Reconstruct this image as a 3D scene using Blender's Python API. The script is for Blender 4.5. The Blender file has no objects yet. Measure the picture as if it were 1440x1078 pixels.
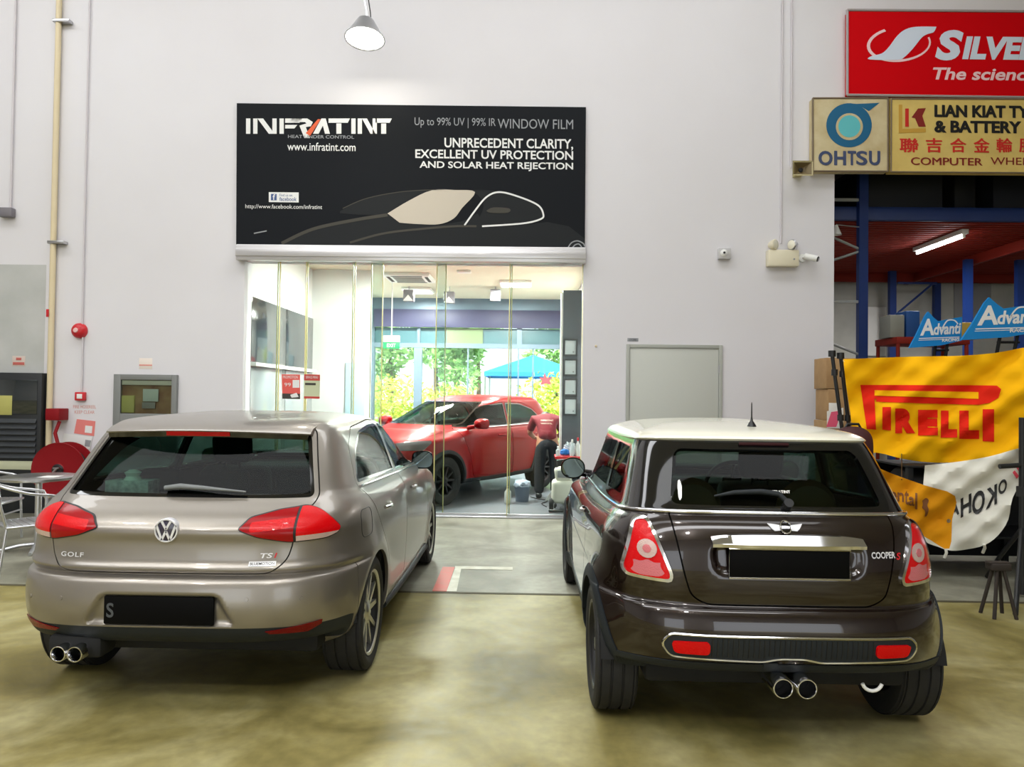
import bpy, bmesh, math, random
import numpy as np
from mathutils import Vector, Matrix
from mathutils.bvhtree import BVHTree

random.seed(7)
C = bpy.context.scene.collection
SC = bpy.context.scene

# ------------------------------------------------------------------ camera
CAM = Vector((0.0, 0.0, 1.57))
FOC = 1015.0                      # focal length in pixels of the 1440 px wide frame
PITCH, ROLL, YAW = 0.0177, 0.0128, 0.018
_F = Vector((-math.sin(YAW) * math.cos(PITCH), math.cos(YAW) * math.cos(PITCH), math.sin(PITCH)))
_R0 = Vector((math.cos(YAW), math.sin(YAW), 0))
_U0 = _R0.cross(_F)
_R = _R0 * math.cos(ROLL) + _U0 * math.sin(ROLL)
_U = _U0 * math.cos(ROLL) - _R0 * math.sin(ROLL)
cam_data = bpy.data.cameras.new('camera')
cam_data.sensor_width = 36.0
cam_data.lens = FOC / 1440.0 * 36.0
cam_data.clip_start = 0.05
cam_data.clip_end = 400
cam = bpy.data.objects.new('camera', cam_data)
C.objects.link(cam)
m3 = Matrix((_R, _U, -_F)).transposed()
cam.matrix_world = Matrix.Translation(CAM) @ m3.to_4x4()
SC.camera = cam


def at(px, py, Y):
    """the point at distance Y in front of the camera that the photograph shows at pixel (px, py)"""
    d = _F + _R * ((px - 720) / FOC) - _U * ((py - 539) / FOC)
    return CAM + d * (Y / d.y)


# ------------------------------------------------------------------ view, world, lights
SC.view_settings.view_transform = 'Standard'
SC.view_settings.look = 'None'
SC.view_settings.exposure = 0.8
SC.view_settings.gamma = 1.0
SC.view_settings.use_curve_mapping = False
SC.cycles.use_denoising = True
SC.cycles.max_bounces = 10
SC.cycles.transparent_max_bounces = 24
SC.cycles.caustics_reflective = False
SC.cycles.caustics_refractive = False

world = bpy.data.worlds.new('world')
SC.world = world
world.use_nodes = True
wn = world.node_tree
bg = wn.nodes['Background']
bg.inputs[0].default_value = (.88, .94, 1.0, 1)
bg.inputs[1].default_value = 1.7


def add_light(name, kind, loc, energy, rot=(0, 0, 0), color=(1, 1, 1), size=1.0, size_y=None, spot=None, parent=None):
    l = bpy.data.lights.new(name, kind)
    l.energy = energy
    l.color = color
    if kind == 'AREA':
        l.size = size
        if size_y:
            l.shape = 'RECTANGLE'
            l.size_y = size_y
    elif kind == 'SUN':
        l.angle = size
    else:
        l.shadow_soft_size = size
        if spot:
            l.spot_size = spot
            l.spot_blend = 0.5
    o = bpy.data.objects.new(name, l)
    C.objects.link(o)
    o.location = loc
    o.rotation_euler = rot
    if parent:
        o.parent = parent
    return o


add_light('sun', 'SUN', (0, 20, 20), 10.0, (math.radians(38), 0, math.radians(-14)), (1, .96, .88), 0.01)


# ------------------------------------------------------------------ materials
def lin(c):
    c = c / 255.0
    return c / 12.92 if c <= 0.04045 else ((c + 0.055) / 1.055) ** 2.4


def rgb(c):
    return (lin(c[0]), lin(c[1]), lin(c[2]), 1.0)


def mat(name, col, rough=0.5, metal=0.0, coat=0.0, emit=0.0, noise=None, spec=0.5, bump=None, flake=0.0, trans=0.0):
    m = bpy.data.materials.new(name)
    m.use_nodes = True
    nt = m.node_tree
    b = nt.nodes['Principled BSDF']
    b.inputs['Base Color'].default_value = rgb(col)
    b.inputs['Roughness'].default_value = rough
    b.inputs['Metallic'].default_value = metal
    b.inputs['Specular IOR Level'].default_value = spec
    b.inputs['Coat Weight'].default_value = coat
    b.inputs['Coat Roughness'].default_value = 0.03
    b.inputs['Transmission Weight'].default_value = trans
    if emit:
        b.inputs['Emission Color'].default_value = rgb(col)
        b.inputs['Emission Strength'].default_value = emit
    tc = nt.nodes.new('ShaderNodeTexCoord')
    if noise:                                   # (scale, second colour, contrast)
        n = nt.nodes.new('ShaderNodeTexNoise')
        n.inputs['Scale'].default_value = noise[0]
        n.inputs['Detail'].default_value = 6
        r = nt.nodes.new('ShaderNodeValToRGB')
        r.color_ramp.elements[0].position = 0.5 - noise[2]
        r.color_ramp.elements[1].position = 0.5 + noise[2]
        r.color_ramp.elements[0].color = rgb(col)
        r.color_ramp.elements[1].color = rgb(noise[1])
        nt.links.new(tc.outputs['Object'], n.inputs['Vector'])
        nt.links.new(n.outputs[0], r.inputs[0])
        nt.links.new(r.outputs[0], b.inputs['Base Color'])
    if bump:                                    # (scale, strength)
        n = nt.nodes.new('ShaderNodeTexNoise')
        n.inputs['Scale'].default_value = bump[0]
        n.inputs['Detail'].default_value = 4
        bp = nt.nodes.new('ShaderNodeBump')
        bp.inputs['Strength'].default_value = bump[1]
        bp.inputs['Distance'].default_value = 0.01
        nt.links.new(tc.outputs['Object'], n.inputs['Vector'])
        nt.links.new(n.outputs[0], bp.inputs['Height'])
        nt.links.new(bp.outputs[0], b.inputs['Normal'])
    if flake:
        n = nt.nodes.new('ShaderNodeTexNoise')
        n.inputs['Scale'].default_value = 900
        r = nt.nodes.new('ShaderNodeMapRange')
        r.inputs['To Min'].default_value = rough - flake
        r.inputs['To Max'].default_value = rough + flake
        nt.links.new(tc.outputs['Object'], n.inputs['Vector'])
        nt.links.new(n.outputs[0], r.inputs[0])
        nt.links.new(r.outputs[0], b.inputs['Roughness'])
    return m


def glass_mat(name, tint, refl=1.0, rough=0.0):
    """thin clear pane: see-through tint under a Fresnel mirror"""
    m = bpy.data.materials.new(name)
    m.use_nodes = True
    nt = m.node_tree
    nt.nodes.remove(nt.nodes['Principled BSDF'])
    out = nt.nodes['Material Output']
    t = nt.nodes.new('ShaderNodeBsdfTransparent')
    t.inputs[0].default_value = rgb(tint)
    g = nt.nodes.new('ShaderNodeBsdfGlossy')
    g.inputs['Roughness'].default_value = rough
    f = nt.nodes.new('ShaderNodeFresnel')
    f.inputs[0].default_value = 1.5
    k = nt.nodes.new('ShaderNodeMath')
    k.operation = 'MULTIPLY'
    k.inputs[1].default_value = refl
    mx = nt.nodes.new('ShaderNodeMixShader')
    nt.links.new(f.outputs[0], k.inputs[0])
    nt.links.new(k.outputs[0], mx.inputs[0])
    nt.links.new(t.outputs[0], mx.inputs[1])
    nt.links.new(g.outputs[0], mx.inputs[2])
    nt.links.new(mx.outputs[0], out.inputs[0])
    return m


M = {}
M['black'] = mat('black_plastic', (22, 23, 25), .45)
M['black_gloss'] = mat('black_gloss', (8, 8, 9), .08, coat=.6)
M['rubber'] = mat('rubber', (24, 24, 25), .75, noise=(40, (34, 34, 34), .3))
M['trim_grey'] = mat('grey_trim_plastic', (32, 37, 41), .55, bump=(300, .15), spec=.3)
M['chrome'] = mat('chrome', (225, 225, 228), .08, 1.0)
M['steel'] = mat('brushed_steel', (190, 190, 192), .28, 1.0)
M['alu'] = mat('aluminium', (205, 206, 210), .35, 1.0)
M['white'] = mat('white_enamel', (236, 236, 232), .4)
M['dark'] = mat('dark_lining', (14, 15, 16), .8)
M['fabric'] = mat('seat_fabric', (30, 31, 33), .85, bump=(200, .2))
M['leather_brown'] = mat('brown_leather', (96, 62, 36), .5)


# ------------------------------------------------------------------ mesh helpers
def mk(name, verts, faces, m=None, parent=None, smooth=40, loc=None):
    me = bpy.data.meshes.new(name)
    me.from_pydata([tuple(v) for v in verts], [], [tuple(f) for f in faces])
    me.update()
    o = bpy.data.objects.new(name, me)
    C.objects.link(o)
    if m:
        me.materials.append(m)
    if smooth:
        me.polygons.foreach_set('use_smooth', [True] * len(me.polygons))
        if smooth < 180:
            me.set_sharp_from_angle(angle=math.radians(smooth))
    if parent:
        o.parent = parent
    if loc is not None:
        o.location = loc
    return o


def from_bm(name, bm, m=None, parent=None, smooth=40, loc=None):
    me = bpy.data.meshes.new(name)
    bmesh.ops.recalc_face_normals(bm, faces=bm.faces)
    bm.to_mesh(me)
    bm.free()
    o = bpy.data.objects.new(name, me)
    C.objects.link(o)
    if m:
        me.materials.append(m)
    if smooth:
        me.polygons.foreach_set('use_smooth', [True] * len(me.polygons))
        me.set_sharp_from_angle(angle=math.radians(smooth))
    if parent:
        o.parent = parent
    if loc is not None:
        o.location = loc
    return o


def bm_box(bm, lo, hi, bevel=0.0, seg=2, rot=None):
    lo, hi = Vector(lo), Vector(hi)
    c, d = (lo + hi) / 2, hi - lo
    r = bmesh.ops.create_cube(bm, size=1.0)
    vs = r['verts']
    for v in vs:
        v.co = Vector((v.co.x * d.x, v.co.y * d.y, v.co.z * d.z))
    if bevel > 0:
        es = list({e for v in vs for e in v.link_edges})
        rb = bmesh.ops.bevel(bm, geom=es, offset=min(bevel, min(d) * .49), segments=seg, affect='EDGES', profile=.5)
        vs = list({v for f in rb['faces'] for v in f.verts} | {v for v in vs if v.is_valid})
    for v in vs:
        if rot is not None:
            v.co = rot @ v.co
        v.co += c
    return vs


def box(name, lo, hi, m, parent=None, bevel=0.004, seg=2, rot=None):
    bm = bmesh.new()
    bm_box(bm, lo, hi, bevel, seg, rot)
    return from_bm(name, bm, m, parent)


def bm_tube(bm, pts, r, seg=8, closed=False, cap=True):
    pts = [Vector(p) for p in pts]
    n = len(pts)
    rs = r if isinstance(r, (list, tuple)) else [r] * n
    rings = []
    up = None
    for i in range(n):
        a = pts[i - 1] if (i > 0 or closed) else pts[i]
        b = pts[(i + 1) % n] if (i < n - 1 or closed) else pts[i]
        t = (b - a)
        if t.length < 1e-9:
            t = Vector((0, 0, 1))
        t.normalize()
        if up is None:
            up = Vector((0, 0, 1)) if abs(t.z) < .9 else Vector((1, 0, 0))
        s = t.cross(up)
        if s.length < 1e-6:
            s = t.cross(Vector((0.3, 1, 0)))
        s.normalize()
        up = s.cross(t).normalized()
        rings.append([bm.verts.new(pts[i] + (s * math.cos(k * 2 * math.pi / seg) + up * math.sin(k * 2 * math.pi / seg)) * rs[i]) for k in range(seg)])
    for i in range(n if closed else n - 1):
        A, B = rings[i], rings[(i + 1) % n]
        for k in range(seg):
            bm.faces.new((A[k], A[(k + 1) % seg], B[(k + 1) % seg], B[k]))
    if cap and not closed:
        bm.faces.new(rings[0][::-1])
        bm.faces.new(rings[-1])


def tube(name, pts, r, m, parent=None, seg=8, closed=False):
    bm = bmesh.new()
    bm_tube(bm, pts, r, seg, closed)
    return from_bm(name, bm, m, parent, 50)


def bm_lathe(bm, prof, axis='Z', seg=24, center=(0, 0, 0), closed=False):
    """prof: (radius, height) pairs"""
    c = Vector(center)
    rings = []
    for r, h in prof:
        ring = []
        for k in range(seg):
            a = 2 * math.pi * k / seg
            p = (r * math.cos(a), r * math.sin(a), h)
            if axis == 'X':
                p = (p[2], p[0], p[1])
            elif axis == 'Y':
                p = (p[0], p[2], p[1])
            ring.append(bm.verts.new(c + Vector(p)))
        rings.append(ring)
    n = len(rings)
    for i in range(n if closed else n - 1):
        A, B = rings[i], rings[(i + 1) % n]
        for k in range(seg):
            bm.faces.new((A[k], A[(k + 1) % seg], B[(k + 1) % seg], B[k]))
    if not closed:
        if prof[0][0] > 1e-5:
            bm.faces.new(rings[0][::-1])
        if prof[-1][0] > 1e-5:
            bm.faces.new(rings[-1])
    bmesh.ops.remove_doubles(bm, verts=bm.verts, dist=1e-6)


def lathe(name, prof, m, parent=None, axis='Z', seg=24, center=(0, 0, 0), closed=False, smooth=40, loc=None):
    bm = bmesh.new()
    bm_lathe(bm, prof, axis, seg, center, closed)
    return from_bm(name, bm, m, parent, smooth, loc)


def bm_prism(bm, pts, vec):
    """a flat outline (3-D points) pushed along vec"""
    vec = Vector(vec)
    a = [bm.verts.new(Vector(p)) for p in pts]
    b = [bm.verts.new(Vector(p) + vec) for p in pts]
    bm.faces.new(a)
    bm.faces.new(b[::-1])
    n = len(a)
    for i in range(n):
        bm.faces.new((a[i], b[i], b[(i + 1) % n], a[(i + 1) % n]))


def prism(name, pts, vec, m, parent=None, smooth=40):
    bm = bmesh.new()
    bm_prism(bm, pts, vec)
    return from_bm(name, bm, m, parent, smooth)


def empty(name, loc=(0, 0, 0), rz=0.0):
    o = bpy.data.objects.new(name, None)
    C.objects.link(o)
    o.location = loc
    o.rotation_euler = (0, 0, rz)
    o.empty_display_size = .1
    return o


def tag(o, label, cat, group=None):
    o['label'] = label
    o['category'] = cat
    if group:
        o['group'] = group
    return o


def struct(o, label=None):
    o['kind'] = 'structure'
    if label:
        o['label'] = label
    return o


def text_data(s, bold=0.0, shear=0.0, spacing=1.0):
    """2-D glyph mesh of a line of writing, scaled into the unit square"""
    c = bpy.data.curves.new('writing', 'FONT')
    c.body = s
    c.offset = bold
    c.shear = shear
    c.space_character = spacing
    c.resolution_u = 4
    o = bpy.data.objects.new('writing', c)
    C.objects.link(o)
    bpy.context.view_layer.update()
    dg = bpy.context.evaluated_depsgraph_get()
    me = bpy.data.meshes.new_from_object(o.evaluated_get(dg))
    V = np.array([v.co[:] for v in me.vertices])
    F = [tuple(p.vertices) for p in me.polygons]
    bpy.data.objects.remove(o)
    bpy.data.curves.remove(c)
    bpy.data.meshes.remove(me)
    lo, hi = V.min(0), V.max(0)
    V = (V - lo) / np.maximum(hi - lo, 1e-6)
    return V[:, :2], F


def writing(name, s, rect, fn, m, parent, bold=0.0, shear=0.0, spacing=1.0, mirror=False, slices=0):
    """writing fitted into rect (x0, y0, x1, y1: y0 bottom), each vertex placed by fn(x, y)"""
    V, F = text_data(s, bold, shear, spacing)
    if mirror:
        V[:, 0] = 1 - V[:, 0]
    x0, y0, x1, y1 = rect
    P = [(x0 + (x1 - x0) * a, y0 + (y1 - y0) * b) for a, b in V]
    if slices:
        bm = bmesh.new()
        vs = [bm.verts.new((p[0], p[1], 0)) for p in P]
        for f in F:
            try:
                bm.faces.new([vs[i] for i in f])
            except ValueError:
                pass
        for k in range(1, slices):
            for ax, (a, b) in enumerate(((x0, x1), (y0, y1))):
                co = [0, 0, 0]
                no = [0, 0, 0]
                co[ax] = a + (b - a) * k / slices
                no[ax] = 1
                bmesh.ops.bisect_plane(bm, geom=bm.verts[:] + bm.edges[:] + bm.faces[:], plane_co=co, plane_no=no)
        bm.verts.index_update()
        P = [(v.co.x, v.co.y) for v in bm.verts]
        F = [tuple(v.index for v in f.verts) for f in bm.faces]
        bm.free()
    if mirror:
        F = [f[::-1] for f in F]
    return mk(name, [fn(*p) for p in P], F, m, parent, smooth=0)


# ------------------------------------------------------------------ 2-D outlines as distance fields
def round_poly(pts, r, n=5):
    out = []
    N = len(pts)
    for i in range(N):
        p, a, b = np.array(pts[i], float), np.array(pts[i - 1], float), np.array(pts[(i + 1) % N], float)
        da, db = a - p, b - p
        la, lb = np.linalg.norm(da), np.linalg.norm(db)
        k = min(r, la * .45, lb * .45)
        s, e = p + da / la * k, p + db / lb * k
        for j in range(n + 1):
            t = j / n
            out.append((1 - t) ** 2 * s + 2 * t * (1 - t) * p + t * t * e)
    return np.array(out)


def sdf(poly, X, Y):
    poly = np.asarray(poly, float)
    d = np.full(X.shape, 1e18)
    ins = np.zeros(X.shape, bool)
    N = len(poly)
    for i in range(N):
        ax, ay = poly[i]
        bx, by = poly[(i + 1) % N]
        ex, ey = bx - ax, by - ay
        wx, wy = X - ax, Y - ay
        t = np.clip((wx * ex + wy * ey) / max(ex * ex + ey * ey, 1e-12), 0, 1)
        d = np.minimum(d, (wx - ex * t) ** 2 + (wy - ey * t) ** 2)
        c = (ay > Y) != (by > Y)
        with np.errstate(divide='ignore', invalid='ignore'):
            xi = ax + (Y - ay) * ex / (ey if abs(ey) > 1e-12 else 1e-12)
        ins ^= c & (X < xi)
    d = np.sqrt(d)
    return np.where(ins, -d, d)


# ------------------------------------------------------------------ car bodies
class Surf:
    """closed car skin from a table of horizontal rings: w, y_rear, y_front, z_rear, z_side, z_front"""

    def __init__(s, rows, La, Lf, n, mm, nf, mf, nseg=7, step=.014, step_side=.022, step_front=.035, disp=None, taper=.02, ymid=1.3):
        R = np.array(rows, float)
        nr = len(R)
        v = []
        for i in range(nr - 1):
            for k in range(nseg):
                v.append(i + k / nseg)
        v.append(nr - 1)
        v = np.array(v)
        i = np.minimum(v.astype(int), nr - 2)
        t = (v - i)[:, None]
        P0, P1, P2, P3 = R[np.maximum(i - 1, 0)], R[i], R[i + 1], R[np.minimum(i + 2, nr - 1)]
        D = .5
        row = P1 + t * (D * (P2 - P0)) + t * t * (3 * (P2 - P1) - D * (2 * (P2 - P0) + (P3 - P1))) + t ** 3 * (2 * (P1 - P2) + D * ((P2 - P0) + (P3 - P1)))
        # samples round one half ring, spaced by arc length on the widest ring
        wmax, yr0, yf0 = R[:, 0].max(), R[:, 1].min(), R[:, 2].max()
        A = np.linspace(0, math.pi / 2, 4000)

        def rear(a, w, L):
            return w * np.sin(a) ** (2 / n), L * (1 - np.cos(a) ** (2 / mm))

        def front(a, w, L):
            return w * np.sin(a) ** (2 / nf), L * (1 - np.cos(a) ** (2 / mf))

        def pick(fn, L, st):
            x, y = fn(A, wmax, L)
            ln = np.concatenate([[0], np.cumsum(np.hypot(np.diff(x), np.diff(y)))])
            k = max(8, int(ln[-1] / st))
            return np.interp(np.linspace(0, ln[-1], k + 1), ln, A)

        ra = pick(rear, La, step)
        fa = pick(front, Lf, step_front)
        ns = max(4, int((yf0 - yr0 - La - Lf) / step_side))
        full = yf0 - yr0
        cols = []
        for W, YR, YF, ZR, ZS, ZF in row:
            sc = max(YF - YR, .001) / full
            xr, yr = rear(ra, W, La * sc)
            xf, yf = front(fa, W, Lf * sc)
            y1, y2 = YR + La * sc, YF - Lf * sc
            ss = np.linspace(0, 1, ns + 1)[1:-1]
            x = np.concatenate([xr, np.full(len(ss), W), xf[::-1]])
            y = np.concatenate([YR + yr, y1 + (y2 - y1) * ss, (YF - yf)[::-1]])
            ym = (YR + YF) / 2
            fr = np.clip((ym - y) / max(ym - YR, .001), 0, 1)
            ff = np.clip((y - ym) / max(YF - ym, .001), 0, 1)
            z = ZS + (ZR - ZS) * fr ** 1.7 + (ZF - ZS) * ff ** 1.7
            x = x * (1 - taper * ((y - ymid) / 2.0) ** 2)
            cols.append(np.stack([x, y, z], 1))
        H = np.array(cols)                       # rows x half columns x 3
        nh = H.shape[1]
        L = H[:, 1:-1][:, ::-1].copy()
        L[:, :, 0] *= -1
        G = np.concatenate([H, L], 1)
        nv, nu = G.shape[:2]
        if disp:
            G = disp(G.reshape(-1, 3)).reshape(G.shape)
        du = np.roll(G, -1, 1) - np.roll(G, 1, 1)
        dv = np.empty_like(G)
        dv[1:-1] = G[2:] - G[:-2]
        dv[0], dv[-1] = G[1] - G[0], G[-1] - G[-2]
        N = np.cross(du, dv)
        N /= np.maximum(np.linalg.norm(N, axis=2, keepdims=True), 1e-9)
        vv = np.repeat(v[:, None], nu, 1)
        s.D = np.concatenate([G, N, vv[:, :, None]], 2).reshape(-1, 7)
        s.F = []
        for a in range(nv - 1):
            for b in range(nu):
                b2 = (b + 1) % nu
                s.F.append((a * nu + b, a * nu + b2, (a + 1) * nu + b2, (a + 1) * nu + b))
        s.bvh = BVHTree.FromPolygons([Vector(p) for p in s.D[:, :3]], s.F)

    @property
    def V(s):
        return s.D[:, :3]

    def cut(s, F, fld, gap=0.0):
        if gap:
            A, rest = s.cut(F, lambda D: fld(D) + gap / 2)
            _, B = s.cut(rest, lambda D: fld(D) - gap / 2)
            return A, B
        f = np.asarray(fld(s.D))
        neg, fl = (f < 0).tolist(), f.tolist()
        A, B, cache, new = [], [], {}, []
        base = len(s.D)
        for q in F:
            c = 0
            for i in q:
                c += neg[i]
            if c == 0:
                B.append(q)
            elif c == len(q):
                A.append(q)
            else:
                a, b, n = [], [], len(q)
                for k in range(n):
                    i, j = q[k], q[(k + 1) % n]
                    (a if neg[i] else b).append(i)
                    if neg[i] != neg[j]:
                        key = (i, j) if i < j else (j, i)
                        m = cache.get(key)
                        if m is None:
                            t = min(max(fl[i] / (fl[i] - fl[j]), .01), .99)
                            new.append(s.D[i] + (s.D[j] - s.D[i]) * t)
                            m = base + len(new) - 1
                            cache[key] = m
                        a.append(m)
                        b.append(m)
                if len(a) > 2:
                    A.append(tuple(a))
                if len(b) > 2:
                    B.append(tuple(b))
        if new:
            s.D = np.concatenate([s.D, np.array(new)])
        return A, B

    def panel(s, name, F, m, parent, off=0.0, rim=0.0, smooth=180):
        if not F:
            return None
        ids = sorted({i for q in F for i in q})
        rm = {g: k for k, g in enumerate(ids)}
        D = s.D[ids]
        P = D[:, :3] + D[:, 3:6] * off
        FF = [tuple(rm[i] for i in q) for q in F]
        V = P.tolist()
        if rim:
            cnt = {}
            for q in FF:
                for k in range(len(q)):
                    a, b = q[k], q[(k + 1) % len(q)]
                    key = (a, b) if a < b else (b, a)
                    cnt[key] = None if key in cnt else (a, b)
            inner = {}
            NR = D[:, 3:6]
            add = []
            for e in cnt.values():
                if e is None:
                    continue
                a, b = e
                for i in (a, b):
                    if i not in inner:
                        inner[i] = len(V)
                        V.append((P[i] - NR[i] * rim).tolist())
                add.append((b, a, inner[a], inner[b]))
            FF = FF + add
        return mk(name, V, FF, m, parent, smooth=55 if rim else smooth)

    def panels(s, name, small, F, m, parent, off=0.0, rim=0.0):
        """one part per connected piece of skin: the largest keeps the name"""
        par = {}

        def find(i):
            while par.setdefault(i, i) != i:
                par[i] = par[par[i]]
                i = par[i]
            return i
        for q in F:
            for i in q[1:]:
                par[find(i)] = find(q[0])
        g = {}
        for q in F:
            g.setdefault(find(q[0]), []).append(q)
        for k, ff in enumerate(sorted(g.values(), key=len, reverse=True)):
            if len(ff) > 12:
                s.panel(name if k == 0 else small, ff, m, parent, off, rim)

    def rear(s, x, z, y0=-4.0):
        h = s.bvh.ray_cast(Vector((x, y0, z)), Vector((0, 1, 0)))
        if h[0] is None:
            return Vector((x, -.5, z)), Vector((0, -1, 0))
        n = h[1]
        return h[0], (n if n.y < 0 else -n)

    def side(s, y, z, sg):
        h = s.bvh.ray_cast(Vector((sg * 3.0, y, z)), Vector((-sg, 0, 0)))
        if h[0] is None:
            return Vector((sg * .8, y, z)), Vector((sg, 0, 0))
        n = h[1]
        return h[0], (n if n.x * sg > 0 else -n)

    def top(s, x, y):
        h = s.bvh.ray_cast(Vector((x, y, 4)), Vector((0, 0, -1)))
        return h[0], h[1]


def dense(pts, step=.02, closed=False):
    out = []
    n = len(pts)
    for i in range(n if closed else n - 1):
        a, b = np.array(pts[i], float), np.array(pts[(i + 1) % n], float)
        k = max(1, int(np.linalg.norm(b - a) / step))
        for j in range(k):
            out.append(tuple(a + (b - a) * j / k))
    if not closed:
        out.append(tuple(pts[-1]))
    return out


def rear_tube(S, name, pts, r, m, parent, off=0.0, closed=False, seg=6):
    P = []
    for x, z in dense(pts, .02, closed):
        p, n = S.rear(x, z)
        P.append(p + n * off)
    return tube(name, P, r, m, parent, seg, closed)


def side_tube(S, name, pts, sg, r, m, parent, off=0.0, closed=False, seg=6):
    P = []
    for y, z in dense(pts, .02, closed):
        p, n = S.side(y, z, sg)
        P.append(p + n * off)
    return tube(name, P, r, m, parent, seg, closed)


def rear_fn(S, off):
    def fn(x, z):
        p, n = S.rear(x, z)
        return p + n * off
    return fn


def rear_patch(S, name, pts, m, parent, off=.003, thick=.006, step=.02):
    """a raised plate that follows the rear skin inside an outline in (x, z)"""
    bm = bmesh.new()
    vs = [bm.verts.new((p[0], 0, p[1])) for p in pts]
    bm.faces.new(vs)
    xs, zs = [p[0] for p in pts], [p[1] for p in pts]
    for ax, lo, hi in ((0, min(xs), max(xs)), (2, min(zs), max(zs))):
        k = int((hi - lo) / step)
        for j in range(1, k + 1):
            co, no = [0, 0, 0], [0, 0, 0]
            co[ax] = lo + (hi - lo) * j / (k + 1)
            no[ax] = 1
            bmesh.ops.bisect_plane(bm, geom=bm.verts[:] + bm.edges[:] + bm.faces[:], plane_co=co, plane_no=no)
    base = {}
    for v in bm.verts:
        p, n = S.rear(v.co.x, v.co.z)
        base[v] = (p, n)
    ex = bmesh.ops.extrude_face_region(bm, geom=bm.faces[:])
    new = [g for g in ex['geom'] if isinstance(g, bmesh.types.BMVert)]
    old = [v for v in bm.verts if v not in set(new)]
    for v in new:
        p, n = S.rear(v.co.x, v.co.z)
        v.co = p + n * (off + thick)
    for v in old:
        p, n = base[v]
        v.co = p + n * off
    return from_bm(name, bm, m, parent, 35)


def make_wheel(car, x, y, R, W, rr, style, sg, mats):
    """tyre with rim and hub; sg: +1 right hand wheel, -1 left"""
    w2 = W / 2
    prof = []
    # tyre cross-section from inner bead over the tread to outer bead
    ty = [(rr, -w2 * .86), (rr + (R - rr) * .35, -w2 * .99), (R - .035, -w2), (R - .012, -w2 * .93), (R - .002, -w2 * .78)]
    tread = []
    for g in (-.5, -.17, .17, .5):
        c = g * W
        c *= .78
        tread += [(R, c - .007), (R - .008, c - .004), (R - .008, c + .004), (R, c + .007)]
    ty = ty + tread + [(a, -b) for a, b in ty[::-1]]
    o = lathe('wheel', ty + [(rr - .012, w2 * .8), (rr - .012, -w2 * .8)], M['rubber'], car, 'X', 56, closed=True, smooth=35, loc=(x, y, R))
    bm = bmesh.new()
    e = sg * (w2 * .86)
    # rim barrel and lip
    bm_lathe(bm, [(rr - .013, -sg * w2 * .8), (rr - .03, -sg * w2 * .2), (rr - .034, e - sg * .03), (rr - .016, e - sg * .004), (rr + .001, e + sg * .003), (rr + .004, e - sg * .012), (rr - .008, e - sg * .03), (rr - .012, -sg * w2 * .8)], 'X', 56, closed=True)
    rim = from_bm('rim', bm, M['barrel'], o)
    bm = bmesh.new()
    bm_lathe(bm, [(rr - .020, e - sg * .010), (rr - .012, e + sg * .002), (rr + .002, e + sg * .006), (rr + .005, e - sg * .010)], 'X', 56, closed=True)
    from_bm('rim_lip', bm, mats['lip'], o)
    bm = bmesh.new()
    face = e - sg * .012
    if style == 'double':
        for k in range(5):
            a0 = k * 2 * math.pi / 5 + math.pi / 2
            for d in (-1, 1):
                ri, ro = .052, rr - .02
                ai, ao = a0 + d * .20, a0 + d * .30
                wi, wo = .017, .012
                p = []
                for r, a, hw in ((ri, ai, wi), (ro, ao, wo)):
                    c = Vector((0, r * math.cos(a), r * math.sin(a)))
                    t = Vector((0, -math.sin(a), math.cos(a))) * hw
                    p += [c - t, c + t]
                q = [p[0], p[2], p[3], p[1]]
                bm_prism(bm, [v + Vector((face - (sg * .008 if i in (0, 3) else 0), 0, 0)) for i, v in enumerate(q)], (-sg * .035, 0, 0))
    else:
        for k in range(10):
            a = k * 2 * math.pi / 10 + .2
            t = Vector((0, -math.sin(a), math.cos(a))) * .016
            p = [Vector((face - sg * .01, r * math.cos(a), r * math.sin(a))) for r in (.045, rr - .02)]
            bm_prism(bm, [p[0] - t, p[1] - t, p[1] + t, p[0] + t], (-sg * .04, 0, 0))
    sp = from_bm('spokes', bm, mats['spoke'], o, 30)
    bm = bmesh.new()
    bm_lathe(bm, [(.0, face + sg * .004), (.03, face + sg * .004), (.034, face), (.068, face - sg * .008), (.072, face - sg * .05), (0, face - sg * .05)], 'X', 24)
    from_bm('hub_cap', bm, mats['spoke'], o)
    bm = bmesh.new()
    bm_lathe(bm, [(0, -sg * w2 * .3), (rr - .05, -sg * w2 * .3), (rr - .05, -sg * (w2 * .3 + .02)), (0, -sg * (w2 * .3 + .02))], 'X', 28)
    from_bm('brake_disc', bm, M['black'], o)
    return o


def arch_liner(car, y, z, r, x0, x1):
    n = 20
    for sg in (1, -1):
        bm = bmesh.new()
        a, b = [], []
        for k in range(n + 1):
            t = .12 + (math.pi - .24) * k / n
            a.append(bm.verts.new((sg * x1, y + r * math.cos(t), z + r * math.sin(t))))
            b.append(bm.verts.new((sg * x0, y + r * math.cos(t), z + r * math.sin(t))))
        for k in range(n):
            bm.faces.new((a[k], a[k + 1], b[k + 1], b[k]))
        bm.faces.new(b)
        from_bm('arch_liner', bm, M['dark'], car)


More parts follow.
